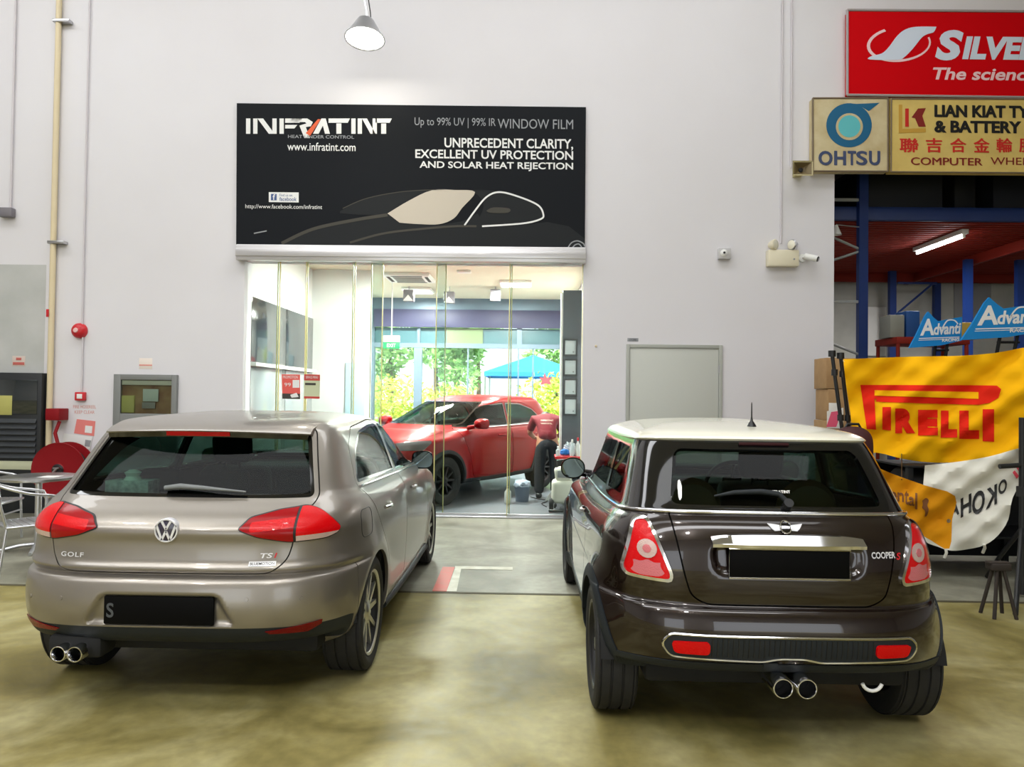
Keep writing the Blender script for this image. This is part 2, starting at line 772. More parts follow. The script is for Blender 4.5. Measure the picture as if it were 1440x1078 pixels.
def make_seat(car, x, y, z, m, h=.62, w=.5, head=True, hm=None):
    bm = bmesh.new()
    bm_box(bm, (x - w / 2, y - .02, z), (x + w / 2, y + .5, z + .17), .05, 3)
    bm_box(bm, (x - w / 2, y - .13, z + .05), (x + w / 2, y + .06, z + h), .06, 3, Matrix.Rotation(math.radians(12), 3, 'X'))
    o = from_bm('seat', bm, m, car)
    if head:
        bm = bmesh.new()
        bm_box(bm, (x - .14, y - .2, z + h + .03), (x + .14, y - .09, z + h + .24), .05, 4, Matrix.Rotation(math.radians(10), 3, 'X'))
        bm_tube(bm, [(x - .05, y - .13, z + h - .05), (x - .05, y - .15, z + h + .08)], .008)
        bm_tube(bm, [(x + .05, y - .13, z + h - .05), (x + .05, y - .15, z + h + .08)], .008)
        from_bm('headrest', bm, hm or m, o)
    return o


def make_steering(car, x, y, z):
    rot = Matrix.Rotation(math.radians(-68), 4, 'X')
    bm = bmesh.new()
    pts = [(.185 * math.cos(t), .185 * math.sin(t), 0) for t in np.linspace(0, 2 * math.pi, 29)[:-1]]
    bm_tube(bm, pts, .015, 8, True)
    bm_box(bm, (-.07, -.07, -.02), (.07, .06, .02), .02, 3)
    for a, b in (((-.17, 0, 0), (-.06, 0, 0)), ((.17, 0, 0), (.06, 0, 0)), ((0, -.17, 0), (0, -.06, 0))):
        bm_tube(bm, [a, b], .012)
    bmesh.ops.transform(bm, matrix=Matrix.Translation((x, y, z)) @ rot, verts=bm.verts)
    return from_bm('steering_wheel', bm, M['black'], car)


def make_mirror(car, x, y, z, sg, m, sx=.115, sy=.06, sz=.075, shape=3.0, glass=True):
    """door mirror: housing on a stalk, glass towards the rear"""
    bm = bmesh.new()
    nu, nv = 24, 10
    rings = []
    for j in range(nv + 1):
        t = j / nv                               # 0 rear edge, 1 front tip
        k = (1 - t ** 2.2) ** .5 if t < 1 else 0.001
        k = max(k, .02)
        ring = []
        for i in range(nu):
            a = 2 * math.pi * i / nu
            c, s = math.cos(a), math.sin(a)
            rx = sx * abs(c) ** (2 / shape) * (1 if c > 0 else -1)
            rz = sz * abs(s) ** (2 / shape) * (1 if s > 0 else -1)
            ring.append(bm.verts.new((x + rx * k, y - sy + 2 * sy * t * 1.1, z + rz * k)))
        rings.append(ring)
    for j in range(nv):
        for i in range(nu):
            bm.faces.new((rings[j][i], rings[j][(i + 1) % nu], rings[j + 1][(i + 1) % nu], rings[j + 1][i]))
    bm.faces.new(rings[-1])
    inner = [bm.verts.new((x + (v.co.x - x) * .9, v.co.y + .012, z + (v.co.z - z) * .88)) for v in rings[0]]
    for i in range(nu):
        bm.faces.new((rings[0][i], rings[0][(i + 1) % nu], inner[(i + 1) % nu], inner[i]))
    bm_tube(bm, [(x - sg * sx * .8, y + .02, z - sz * .5), (x - sg * (sx + .08), y + .05, z - sz * .75)], [.03, .035], 10)
    o = from_bm('wing_mirror', bm, m, car, 50)
    if glass:
        g = [(v[0], v[1], v[2]) for v in [(x + .9 * sx * abs(math.cos(a)) ** (2 / shape) * (1 if math.cos(a) > 0 else -1), y - sy + .011, z + .88 * sz * abs(math.sin(a)) ** (2 / shape) * (1 if math.sin(a) > 0 else -1)) for a in [2 * math.pi * i / nu for i in range(nu)]]]
        prism('mirror_glass', g, (0, .004, 0), M['mirror'], o)
    return o


M['mirror'] = mat('mirror_glass', (120, 138, 140), .02, 1.0)

M['barrel'] = mat('dark_rim_barrel', (30, 30, 31), .5, .3)


# ------------------------------------------------------------------ car materials
M['silver_paint'] = mat('grey_beige_metallic_paint', (144, 138, 130), .36, .7, coat=.5, flake=.06)
M['brown_paint'] = mat('dark_brown_metallic_paint', (32, 21, 17), .24, .5, coat=1.0, flake=.06)
M['cream_paint'] = mat('cream_white_paint', (226, 224, 206), .25, coat=.7)
M['red_paint'] = mat('red_metallic_paint', (142, 0, 5), .32, .1, coat=.12, spec=.12)
M['lens_red'] = mat('red_lamp_lens', (206, 0, 8), .22, coat=.16, bump=(140, .2), spec=.25)
M['lens_dark'] = mat('dark_red_lamp_lens', (110, 2, 6), .25, coat=.15, spec=.25, bump=(140, .25))
M['lens_deep'] = mat('deep_red_lens', (150, 0, 8), .25, coat=.15, spec=.25)
M['lens_black'] = mat('unlit_dark_lens', (44, 8, 10), .3, spec=.2)
M['lens_clear'] = mat('clear_lamp_lens', (206, 178, 172), .15, .2, coat=.4, bump=(160, .3))
M['lens_pink'] = mat('pinkish_lamp_lens', (206, 112, 120), .15, .1, coat=.4, bump=(160, .3))
M['badge_silver'] = mat('badge_silver', (226, 226, 230), .32, .35)
M['wiper_grey'] = mat('grey_wiper', (112, 116, 116), .5)
M['car_glass'] = glass_mat('tinted_car_glass', (140, 172, 158), .38)
M['screen_glass'] = glass_mat('clear_windscreen_glass', (206, 218, 212), .6)
M['side_glass'] = glass_mat('tinted_side_glass', (104, 130, 124), .36)
M['spoke_silver'] = mat('machined_alloy', (196, 196, 190), .3, .85)
M['spoke_dark'] = mat('dark_alloy', (38, 38, 40), .4, .4)
M['plate_black'] = mat('blacked_out_plate', (4, 4, 5), .6, spec=.1)
M['plate_mark'] = mat('faint_plate_letter', (70, 74, 78), .5)
M['badge_blue'] = mat('badge_dark_field', (48, 44, 62), .25, coat=.5)
M['red_enamel'] = mat('red_enamel', (196, 30, 40), .35)


def sideF(poly, sg, x0=.35):
    return lambda D: np.maximum(sdf(poly, D[:, 1], D[:, 2]), x0 - sg * D[:, 0])


def rearF(poly, ymax=.3):
    return lambda D: np.maximum(sdf(poly, D[:, 0], D[:, 2]), D[:, 1] - ymax)


def frontF(poly, ymin=1.2):
    return lambda D: np.maximum(sdf(poly, D[:, 0], D[:, 2]), ymin - D[:, 1])


def grow(f, d):
    return lambda D: f(D) - d


def mir(pts):
    """outline given for x >= 0 from bottom to top, mirrored into a closed one"""
    return list(pts) + [(-x, z) for x, z in pts[::-1]]


def add_windows(S, F, car, wins, frame_m, rubber=.016):
    """wins: (name, field, pane material). Returns the remaining faces."""
    for name, fld, gm in wins:
        inn, F = S.cut(F, fld)
        pane, ring = S.cut(inn, grow(fld, -rubber) if False else (lambda D, f=fld: f(D) + rubber))
        o = S.panel(name, pane, gm, car, -.004)
        S.panel('window_frame', ring, frame_m, o, .001, .02)
    return F


def chrome_badge_ring(S, name, x, z, r, t, m, parent, off=.004, seg=28):
    P = []
    for k in range(seg):
        a = 2 * math.pi * k / seg
        p, n = S.rear(x + r * math.cos(a), z + r * math.sin(a))
        P.append(p + n * off)
    return tube(name, P, t, m, parent, 6, True)


# ------------------------------------------------------------------ the silver five-door hatchback
def build_silver(loc):
    car = empty('hatchback_car', loc)
    tag(car, 'grey-beige metallic five-door hatchback with twin exhaust tips and a round rear badge', 'car')
    rows = [
        [.70, -.50, 3.15, .24, .19, .22], [.84, -.60, 3.32, .31, .21, .22], [.872, -.70, 3.40, .375, .27, .28],
        [.885, -.742, 3.45, .44, .37, .40], [.893, -.762, 3.478, .53, .48, .50], [.897, -.752, 3.475, .62, .58, .58],
        [.898, -.732, 3.46, .668, .63, .63], [.898, -.686, 3.455, .683, .66, .65], [.898, -.706, 3.44, .712, .70, .68],
        [.897, -.688, 3.42, .752, .75, .70], [.892, -.680, 3.38, .83, .81, .74], [.886, -.685, 3.3, .895, .87, .79],
        [.875, -.636, 3.05, .955, .925, .85], [.85, -.562, 2.70, 1.01, .975, .93], [.818, -.515, 2.40, 1.045, 1.02, .985],
        [.79, -.48, 2.2, 1.085, 1.06, 1.02], [.735, -.375, 1.85, 1.21, 1.20, 1.17], [.68, -.265, 1.55, 1.335, 1.325, 1.315],
        [.64, -.21, 1.4, 1.385, 1.378, 1.375], [.575, -.12, 1.25, 1.415, 1.415, 1.41], [.40, .12, 1.1, 1.436, 1.443, 1.436],
        [.2, .35, .9, 1.447, 1.452, 1.448], [.01, .6, .62, 1.452, 1.453, 1.452]]
    recess = round_poly([(-.37, .45), (.37, .45), (.285, .605), (-.285, .605)], .03)
    AX = ((0.0, .317), (2.637, .317))

    def disp(P):
        Q = P.copy()
        f = sdf(recess, P[:, 0], P[:, 2])
        k = np.clip(-f / .02, 0, 1)
        Q[:, 1] += np.where(P[:, 1] < -.5, .032 * k * k * (3 - 2 * k), 0)
        for ay, az in AX:
            d = np.hypot(P[:, 1] - ay, P[:, 2] - az)
            b = .012 * np.exp(-((d - .37) / .06) ** 2)
            Q[:, 0] += np.where(np.abs(P[:, 0]) > .6, np.sign(P[:, 0]) * b, 0)
        t = np.clip((-.16 - P[:, 1]) / .25, 0, 1)
        Q[:, 2] = np.maximum(Q[:, 2], .325 * t + (P[:, 2] - .2) * .2 * t)
        return Q

    S = Surf(rows, .80, .95, 4.0, 3.2, 3.0, 2.4, disp=disp)
    F = S.F
    for ay, az in AX:
        _, F = S.cut(F, lambda D: np.maximum(np.hypot(D[:, 1] - ay, D[:, 2] - az) - .352, .45 - np.abs(D[:, 0])))
    # glass
    rw = rearF(round_poly(mir([(.648, 1.035), (.562, 1.33), (.525, 1.365)]), .03))
    ws = frontF(round_poly(mir([(.68, 1.06), (.56, 1.36)]), .04))
    wins = [('rear_window', rw, M['car_glass']), ('windscreen', ws, M['screen_glass'])]
    for sg in (1, -1):
        back = round_poly([(-.07, 1.066), (1.0, 1.032), (1.0, 1.366), (.75, 1.364), (.40, 1.335), (.14, 1.24)], .05)
        front = round_poly([(1.045, 1.031), (2.1, 1.0), (1.66, 1.22), (1.34, 1.325), (1.045, 1.366)], .02)
        wins += [('side_window', sideF(back, sg), M['side_glass']), ('side_window', sideF(front, sg), M['side_glass'])]
    F = add_windows(S, F, car, wins, M['black_gloss'])
    S.panel('interior_lining', F, M['dark'], car, -.035)
    # tail lamps
    def sco(D):
        return np.abs(D[:, 0]) + (D[:, 1] + .69)
    lamp = round_poly([(.345, .90), (.45, .958), (.64, .99), (.83, 1.005), (.90, .985), (1.03, .89), (1.0, .862), (.9, .842), (.64, .835), (.46, .862)], .03)
    for sg in (1, -1):
        fld = lambda D, sg=sg: np.maximum(np.maximum(sdf(lamp, sco(D), D[:, 2]), D[:, 1] + .1), .1 - sg * D[:, 0])
        inn, F = S.cut(F, fld)
        rim, inn = S.cut(inn, lambda D: -fld(D) - .006)
        inner, outer = S.cut(inn, lambda D: np.abs(D[:, 0]) - .600)
        seam, outer = S.cut(outer, lambda D: np.abs(D[:, 0]) - .612)
        lo, up = S.cut(outer, lambda D: D[:, 2] - .868 - .03 * (np.abs(D[:, 0]) - .6))
        hi1, dk1 = S.cut(inner, lambda D: np.maximum(np.abs(D[:, 2] - .915 - .10 * (np.abs(D[:, 0]) - .45)) - .022, .40 - np.abs(D[:, 0])))
        o = S.panel('tail_light', hi1, M['lens_red'], car, .006, .02)
        S.panel('lens', dk1, M['lens_deep'], o, .006, .02)
        S.panel('lens', up, M['lens_red'], o, .006, .02)
        S.panel('clear_lens', lo, M['lens_clear'], o, .006, .02)
        S.panel('lamp_surround', rim + seam, M['black'], o, .002, .02)
    # lower black diffuser, bumper, tailgate, doors
    dif, F = S.cut(F, lambda D: np.maximum(D[:, 6] - 3.05, D[:, 1] + .38), .004)
    S.panel('rear_diffuser', dif, M['trim_grey'], car, 0, .03)
    bum, F = S.cut(F, lambda D: np.maximum(D[:, 6] - 7.0, D[:, 1] + .345), .005)
    bumper = S.panel('rear_bumper', bum, M['silver_paint'], car, 0, .03)
    tg = rearF(round_poly(mir([(.50, .690), (.578, .75), (.602, .84), (.608, .95), (.674, 1.022), (.578, 1.36), (.54, 1.39)]), .04))
    gate, F = S.cut(F, tg, .006)
    tailgate = S.panel('tailgate', gate, M['silver_paint'], car, 0, .025)
    for sg in (1, -1):
        rd = round_poly([(.44, .27), (1.015, .25), (1.015, 1.385), (.9, 1.395), (.28, 1.365), (.04, 1.27), (-.1, 1.06), (.0, .95), (.20, .73), (.37, .56)], .04)
        fd = round_poly([(1.03, .25), (2.10, .25), (2.16, .6), (2.14, .98), (1.64, 1.27), (1.32, 1.365), (1.03, 1.392)], .04)
        for d in (rd, fd):
            p, F = S.cut(F, sideF(d, sg), .006)
            dr = S.panel('door', p, M['silver_paint'], car, 0, .02)
            hy = .22 if d is rd else 1.2
            P = [S.side(hy + k * .028, .885, sg)[0] + Vector((sg * (.012 + .022 * math.sin(math.pi * k / 6)), 0, 0)) for k in range(7)]
            tube('door_handle', P, .011, M['chrome'], dr)
    S.panels('body', 'quarter_panel', F, M['silver_paint'], car, 0, .02)
    # sills, trims
    for sg in (1, -1):
        side_tube(S, 'window_trim', [(-.07, 1.045), (2.08, .985)], sg, .008, M['chrome'], car, .004)
        tube('sill', [S.side(y, .24, sg)[0] for y in np.linspace(.42, 2.2, 12)], .03, M['trim_grey'], car)
    side_tube(S, 'fuel_flap', round_poly([(-.27, .79), (-.09, .79), (-.09, .94), (-.27, .94)], .05).tolist(), 1, .0022, M['black'], car, closed=True)
    # roof spoiler with the high brake lamp
    bm = bmesh.new()
    rings = []
    xs = np.linspace(-.565, .565, 33)
    for x in xs:
        q = abs(x) / .565
        tipy = -.375 + .13 * q ** 3
        tz = 1.374 - .018 * q ** 2
        r0 = S.top(x, -.06)[0]
        r1 = S.top(x, -.13)[0]
        ring = [r0 + Vector((0, 0, .001)), r1 + Vector((0, 0, .004)), Vector((x, (r1.y + tipy) / 2, (r1.z + tz) / 2 + .008)), Vector((x, tipy + .01, tz)), Vector((x, tipy, tz - .008)), Vector((x, tipy + .004, tz - .014)), Vector((x, tipy + .06, tz - .016)), Vector((x, max(-.19, tipy + .12), tz - .018))]
        rings.append([bm.verts.new(p) for p in ring])
    for i in range(len(rings) - 1):
        for k in range(7):
            bm.faces.new((rings[i][k], rings[i + 1][k], rings[i + 1][k + 1], rings[i][k + 1]))
    for e in (rings[0], rings[-1]):
        bm.faces.new(e)
    sp = from_bm('roof_spoiler', bm, M['silver_paint'], car, 50)
    bm = bmesh.new()
    rr = []
    for x in np.linspace(-.55, .55, 25):
        q = abs(x) / .565
        y, z = -.375 + .13 * q ** 3, 1.374 - .018 * q ** 2
        rr.append([bm.verts.new(p) for p in ((x, y + .008, z - .013), (x, y + .012, z - .040), (x, max(-.2, y + .13), z - .05), (x, max(-.2, y + .13), z - .018))])
    for i in range(len(rr) - 1):
        for k in range(4):
            bm.faces.new((rr[i][k], rr[i + 1][k], rr[i + 1][(k + 1) % 4], rr[i][(k + 1) % 4]))
    bm.faces.new(rr[0])
    bm.faces.new(rr[-1])
    from_bm('spoiler_underside', bm, M['black_gloss'], sp, 30)
    bm = bmesh.new()
    n = 13
    a, b = [], []
    for x in np.linspace(-.17, .17, n):
        y = -.375 + .13 * (abs(x) / .565) ** 3 - .004
        a.append((x, y + .006, 1.362))
        b.append((x, y + .010, 1.338))
    bm_prism(bm, a + b[::-1], (0, .012, 0))
    from_bm('brake_light', bm, M['lens_deep'], sp)
    # writing and badge on the tailgate
    zb = .896
    by = S.rear(0, zb)[0].y - .003
    bd = lathe('badge', [(0, -.002), (.052, -.002), (.055, 0), (.055, .03), (0, .03)], M['badge_blue'], tailgate, 'Y', 36, (0, by, zb))
    lathe('badge_ring', [(.049, -.002), (.051, -.006), (.056, -.006), (.059, -.002), (.059, .03), (.049, .03)], M['badge_silver'], bd, 'Y', 40, (0, by, zb), closed=True)

    def bars(segs, w):
        bm = bmesh.new()
        for (x0, z0), (x1, z1) in segs:
            d = Vector((x1 - x0, 0, z1 - z0)).normalized()
            t = Vector((-d.z, 0, d.x)) * w / 2
            p0, p1 = Vector((x0, by - .006, z0)), Vector((x1, by - .006, z1))
            bm_prism(bm, [p0 - t, p0 + t, p1 + t, p1 - t], (0, .007, 0))
        return bm
    v = [((-.023, zb + .047), (0, zb + .006)), ((.023, zb + .047), (0, zb + .006)),
         ((-.047, zb + .026), (-.02, zb - .046)), ((-.02, zb - .046), (0, zb - .002)),
         ((0, zb - .002), (.02, zb - .046)), ((.02, zb - .046), (.047, zb + .026))]
    from_bm('badge_emblem', bars(v, .011), M['badge_silver'], bd)
    fn = rear_fn(S, .004)
    writing('lettering', 'GOLF', (-.535, .757, -.41, .780), fn, M['badge_silver'], tailgate, .02, 0, 1.15)
    writing('lettering', 'TS', (.455, .765, .512, .789), fn, M['badge_silver'], tailgate, .02, .2)
    writing('red_letter', 'I', (.518, .765, .532, .789), fn, M['red_enamel'], tailgate, .02, .2)
    pl = rear_patch(S, 'sub_badge', [(.405, .728), (.53, .728), (.53, .750), (.405, .750)], M['badge_silver'], tailgate, .001, .003)
    writing('lettering', 'BLUEMOTION', (.412, .732, .523, .746), rear_fn(S, .0052), M['black'], pl, .01)
    # wiper
    wp = []
    for x, z, o in ((.32, 1.052, .02), (.25, 1.056, .024), (.10, 1.066, .026), (-.02, 1.072, .026), (-.10, 1.066, .02)):
        p, nn = S.rear(x, z)
        wp.append(p + nn * o)
    tube('wiper', wp, [.005, .006, .012, .015, .012], M['wiper_grey'], car)
    # number plate and sensors
    py = S.rear(0, .52)[0].y
    plate = box('number_plate', (-.265, py - .02, .458), (.265, py - .004, .592), M['plate_black'], bumper, .006)
    writing('lettering', 'S', (-.25, .49, -.215, .56), lambda x, z: (x, py - .0212, z), M['plate_mark'], plate, .02)
    for x, z in ((-.48, .575), (.42, .585), (-.68, .56), (.66, .575)):
        p, nn = S.rear(x, z)
        q = nn.to_track_quat('Z', 'Y').to_matrix()
        bm = bmesh.new()
        bm_lathe(bm, [(.0, .003), (.009, .003), (.010, 0), (.010, -.004)], 'Z', 16)
        for vv in bm.verts:
            vv.co = q @ vv.co + p
        from_bm('parking_sensor', bm, M['silver_paint'], bumper)
    for sg in (1, -1):
        rear_patch(S, 'reflector', [(sg * .50, .425), (sg * .74, .452), (sg * .735, .432), (sg * .68, .405), (sg * .52, .412)][::sg], M['lens_dark'], bumper, .002, .004)
    # exhaust
    box('exhaust_recess', (-.57, -.70, .27), (-.30, -.55, .385), M['dark'], car, .03)
    for x in (-.468, -.388):
        lathe('exhaust_tip', [(.036, .0), (.038, .004), (.038, .2), (.031, .2), (.031, .004), (.033, 0)], M['chrome'], car, 'Y', 24, (x, -.77, .318), closed=True)
        lathe('exhaust_bore', [(0, 0), (.0305, 0), (.0305, .01), (0, .01)], M['dark'], car, 'Y', 16, (x, -.70, .318))
    box('underbody', (-.70, -.50, .25), (.70, 3.2, .36), M['dark'], car, .03)
    arch_liner(car, 0, .317, .36, .56, .86)
    arch_liner(car, 2.637, .317, .36, .56, .86)
    wm = {'lip': M['spoke_silver'], 'spoke': M['spoke_silver']}
    for y in (0, 2.637):
        for sg in (1, -1):
            make_wheel(car, sg * .765, y, .317, .225, .236, 'double', sg, wm)
    # cabin
    for x in (-.37, .37):
        make_seat(car, x, 1.15, .36, M['fabric'], .68)
    bm = bmesh.new()
    bm_box(bm, (-.62, .22, .36), (.62, .75, .55), .05, 3)
    bm_box(bm, (-.62, .08, .4), (.62, .26, .99), .06, 3, Matrix.Rotation(math.radians(12), 3, 'X'))
    bench = from_bm('rear_seat', bm, M['fabric'], car)
    for x in (-.4, 0, .4):
        box('headrest', (x - .12, .0, .98), (x + .12, .1, 1.12), M['fabric'], bench, .04, 3)
    box('parcel_shelf', (-.6, -.42, .955), (.6, .05, .98), M['dark'], car, .01)
    box('dashboard', (-.68, 1.75, .72), (.68, 2.25, 1.0), M['black'], car, .08, 3)
    make_steering(car, .37, 1.68, .93)
    box('rear_view_mirror', (-.1, 1.5, 1.24), (.1, 1.53, 1.30), M['black'], car, .02)
    for sg in (1, -1):
        make_mirror(car, sg * .885, 1.92, 1.03, sg, M['black_gloss'], .09, .07, .075)
    return car, S


# ------------------------------------------------------------------ the dark brown three-door hatchback
def build_brown(loc):
    car = empty('hatchback_car', loc)
    tag(car, 'small dark brown three-door hatchback with a cream roof and twin central exhausts', 'car')
    rows = [
        [.62, -.36, 2.85, .22, .18, .20], [.735, -.46, 2.98, .30, .19, .22], [.785, -.53, 3.05, .375, .25, .28],
        [.80, -.572, 3.09, .44, .36, .38], [.805, -.588, 3.105, .53, .46, .48], [.805, -.58, 3.10, .60, .56, .56],
        [.803, -.56, 3.08, .645, .64, .62], [.80, -.532, 3.06, .662, .66, .65], [.798, -.538, 3.04, .72, .72, .68],
        [.79, -.535, 2.98, .82, .80, .75], [.778, -.518, 2.85, .92, .87, .84], [.738, -.48, 2.5, 1.005, .935, .91],
        [.695, -.43, 2.2, 1.052, .98, .97], [.672, -.395, 2.02, 1.10, 1.03, 1.03], [.63, -.275, 1.78, 1.25, 1.20, 1.20],
        [.596, -.178, 1.62, 1.352, 1.325, 1.33], [.568, -.13, 1.54, 1.382, 1.368, 1.368], [.50, -.04, 1.40, 1.402, 1.398, 1.396],
        [.36, .2, 1.15, 1.424, 1.426, 1.422], [.15, .45, .9, 1.438, 1.438, 1.437], [.01, .65, .67, 1.442, 1.443, 1.442]]
    AX = ((0.0, .308), (2.467, .308))
    recess = round_poly([(-.33, .79), (.33, .79), (.345, .935), (-.345, .935)], .06)

    def disp(P):
        Q = P.copy()
        for ay, az in AX:
            d = np.hypot(P[:, 1] - ay, P[:, 2] - az)
            b = .03 * np.exp(-((d - .36) / .075) ** 2)
            Q[:, 0] += np.where(np.abs(P[:, 0]) > .5, np.sign(P[:, 0]) * b, 0)
        f = sdf(recess, P[:, 0], P[:, 2])
        k = np.clip(-f / .03, 0, 1)
        Q[:, 1] += np.where(P[:, 1] < -.4, .022 * k * k * (3 - 2 * k), 0)
        t = np.clip((-.14 - P[:, 1]) / .22, 0, 1)
        Q[:, 2] = np.maximum(Q[:, 2], .345 * t + (P[:, 2] - .2) * .2 * t)
        return Q

    S = Surf(rows, .60, .8, 4.2, 2.7, 3.0, 2.2, disp=disp, taper=.012, ymid=1.2)
    F = S.F
    for ay, az in AX:
        _, F = S.cut(F, lambda D: np.maximum(np.hypot(D[:, 1] - ay, D[:, 2] - az) - .338, .42 - np.abs(D[:, 0])))
    roof, F = S.cut(F, lambda D: 15.25 - D[:, 6])
    ro = S.panel('roof', roof, M['cream_paint'], car, .012, .03)
    S.panel('interior_lining', roof, M['dark'], car, -.03)
    rw = rearF(round_poly(mir([(.50, 1.072), (.455, 1.30), (.42, 1.335)]), .05))
    ws = frontF(round_poly(mir([(.58, 1.05), (.50, 1.31)]), .04))
    wins = [('rear_window', rw, M['car_glass']), ('windscreen', ws, M['screen_glass'])]
    for sg in (1, -1):
        back = round_poly([(.0, 1.065), (.60, 1.035), (.60, 1.322), (.12, 1.322)], .04)
        front = round_poly([(.655, 1.033), (1.80, 1.015), (1.46, 1.29), (.655, 1.322)], .03)
        wins += [('side_window', sideF(back, sg), M['side_glass']), ('side_window', sideF(front, sg), M['side_glass'])]
    F = add_windows(S, F, car, wins, M['black_gloss'], .010)
    pil, F = S.cut(F, lambda D: 12.0 - D[:, 6])
    S.panel('window_pillars', pil, M['black_gloss'], car, 0, .02)
    S.panel('interior_lining', pil + F, M['dark'], car, -.035)
    # chrome belt line right round the rear and sides
    ids = {}
    belt = []
    for sg in (1, -1):
        pass
    W = S.D[np.abs(S.D[:, 6] - 12.0) < 1e-6]
    W = W[W[:, 1] < 1.95]
    ang = np.arctan2(W[:, 0], -(W[:, 1] - 1.95))
    W = W[np.argsort(ang)]
    pts = []
    for d in W:
        p = Vector(d[:3]) + Vector(d[3:6]) * .004
        if not pts or (p - pts[-1]).length > .015:
            pts.append(p)
    tube('belt_trim', pts, .010, M['chrome'], car, 8)
    # tail lamps
    lamp = round_poly([(.590, 1.022), (.655, 1.012), (.712, .79), (.69, .758), (.505, .752), (.497, .785)], .03)
    for sg in (1, -1):
        fld = lambda D, sg=sg: np.maximum(np.maximum(sdf(lamp, sg * D[:, 0], D[:, 2]), D[:, 1] + .02), .1 - sg * D[:, 0])
        inn, F = S.cut(F, fld)
        lens, ring = S.cut(inn, lambda D: fld(D) + .013)
        cen, lens = S.cut(lens, lambda D: np.hypot(sg * D[:, 0] - .604, D[:, 2] - .888) - .040)
        dot, cen = S.cut(cen, lambda D: np.hypot(sg * D[:, 0] - .604, D[:, 2] - .888) - .018)
        star = round_poly([(.53, .785), (.555, .815), (.545, .835), (.58, .830), (.604, .846), (.628, .830), (.668, .835), (.655, .810), (.675, .785), (.64, .772), (.56, .772)], .012)
        low, lens = S.cut(lens, lambda D: sdf(star, sg * D[:, 0], D[:, 2]))
        o = S.panel('tail_light', lens, M['lens_red'], car, .006, .02)
        S.panel('clear_lens', cen, M['lens_clear'], o, .010, .02)
        S.panel('clear_lens', dot, M['lens_pink'], o, .012, .02)
        S.panel('clear_lens', low, M['lens_pink'], o, .006, .02)
        S.panel('lamp_surround', ring, M['chrome'], o, .011, .02)
    # wheel arch trims, sills and lower valance in black plastic
    low, F = S.cut(F, lambda D: D[:, 6] - 2.75, .003)
    S.panel('lower_valance', low, M['trim_grey'], car, .004, .02)
    for ay, az in AX:
        for sg in (1, -1):
            a, F = S.cut(F, lambda D: np.maximum(np.hypot(D[:, 1] - ay, D[:, 2] - az) - .40, .42 - sg * D[:, 0]), .003)
            S.panel('wheel_arch', a, M['trim_grey'], car, .006, .03)
    bum, F = S.cut(F, lambda D: np.maximum(D[:, 6] - 6.6, D[:, 1] + .10), .005)
    bumper = S.panel('rear_bumper', bum, M['brown_paint'], car, 0, .03)
    tg = rearF(round_poly(mir([(.36, .664), (.425, .70), (.455, .80), (.495, 1.0), (.503, 1.06)]), .05))
    gate, F = S.cut(F, tg, .007)
    tailgate = S.panel('tailgate', gate, M['brown_paint'], car, 0, .025)
    for sg in (1, -1):
        d = round_poly([(.64, .27), (1.86, .26), (1.92, .6), (1.90, .985), (.64, .995)], .04)
        p, F = S.cut(F, sideF(d, sg), .006)
        dr = S.panel('door', p, M['brown_paint'], car, 0, .02)
        P = [S.side(.74 + k * .026, .87, sg)[0] + Vector((sg * (.008 + .026 * math.sin(math.pi * k / 6)), 0, 0)) for k in range(7)]
        tube('door_handle', P, .011, M['chrome'], dr)
    S.panels('body', 'quarter_panel', F, M['brown_paint'], car, 0, .02)
    # ribbed grille insert in the bumper with chrome ring, fog lamps
    def ringpts(dx, dz):
        up = [(-.52 - dx, .545 + dz), (.52 + dx, .545 + dz)]
        lo = [(.555 + dx, .50), (.52 + dx, .445 - dz), (.12, .437 - dz), (.06, .452 - dz), (-.06 - .0, .452 - dz), (-.12, .437 - dz), (-.52 - dx, .445 - dz), (-.555 - dx, .50)]
        return round_poly(up + lo, .035)
    g = rear_patch(S, 'bumper_grille', ringpts(0, 0).tolist()[::-1], M['trim_grey'], bumper, .001, .005)
    bmr = bmesh.new()
    for k in range(46):
        x = -.50 + k / 45
        if abs(abs(x) - .435) < .09:
            continue
        P = []
        for z in (.455 if abs(x) > .1 else .465, .50, .535):
            p, nn = S.rear(x, z)
            P.append(p + nn * .006)
        bm_tube(bmr, P, .0035, 5)
    from_bm('grille_ribs', bmr, M['black'], g)
    P = []
    for x, z in dense(ringpts(0, 0).tolist(), .02, True):
        p, nn = S.rear(x, z)
        P.append(p + nn * .006)
    tube('grille_ring', P, .006, M['chrome'], g, 6, True)
    for sg in (1, -1):
        fl = round_poly([(sg * .355, .465), (sg * .50, .465), (sg * .515, .515), (sg * .355, .52)], .02).tolist()
        rear_patch(S, 'fog_light', fl[::-1] if sg > 0 else fl, M['lens_red'], bumper, .004, .012)
    # tow eye cover
    rear_patch(S, 'tow_eye_cover', [(-.12, .405), (-.06, .405), (-.06, .432), (-.12, .432)][::-1], M['trim_grey'], bumper, .002, .006)
    # chrome handle above the plate
    bm = bmesh.new()
    rings = []
    for x in np.linspace(-.335, .335, 31):
        q = abs(x) / .335
        zt = .974 - .014 * q ** 4
        zb = .914
        p0 = S.rear(x, zt)[0]
        p1 = S.rear(x, zb)[0]
        k = .95 - .35 * q ** 6
        ring = [Vector((x, p0.y + .004, zt)), Vector((x, p0.y - .016 * k, zt - .004)), Vector((x, p1.y - .052 * k, zb + .018)), Vector((x, p1.y - .050 * k, zb + .004)), Vector((x, p1.y - .03 * k, zb)), Vector((x, p1.y + .006, zb + .004))]
        rings.append([bm.verts.new(v) for v in ring])
    for i in range(len(rings) - 1):
        for k in range(5):
            bm.faces.new((rings[i][k], rings[i + 1][k], rings[i + 1][k + 1], rings[i][k + 1]))
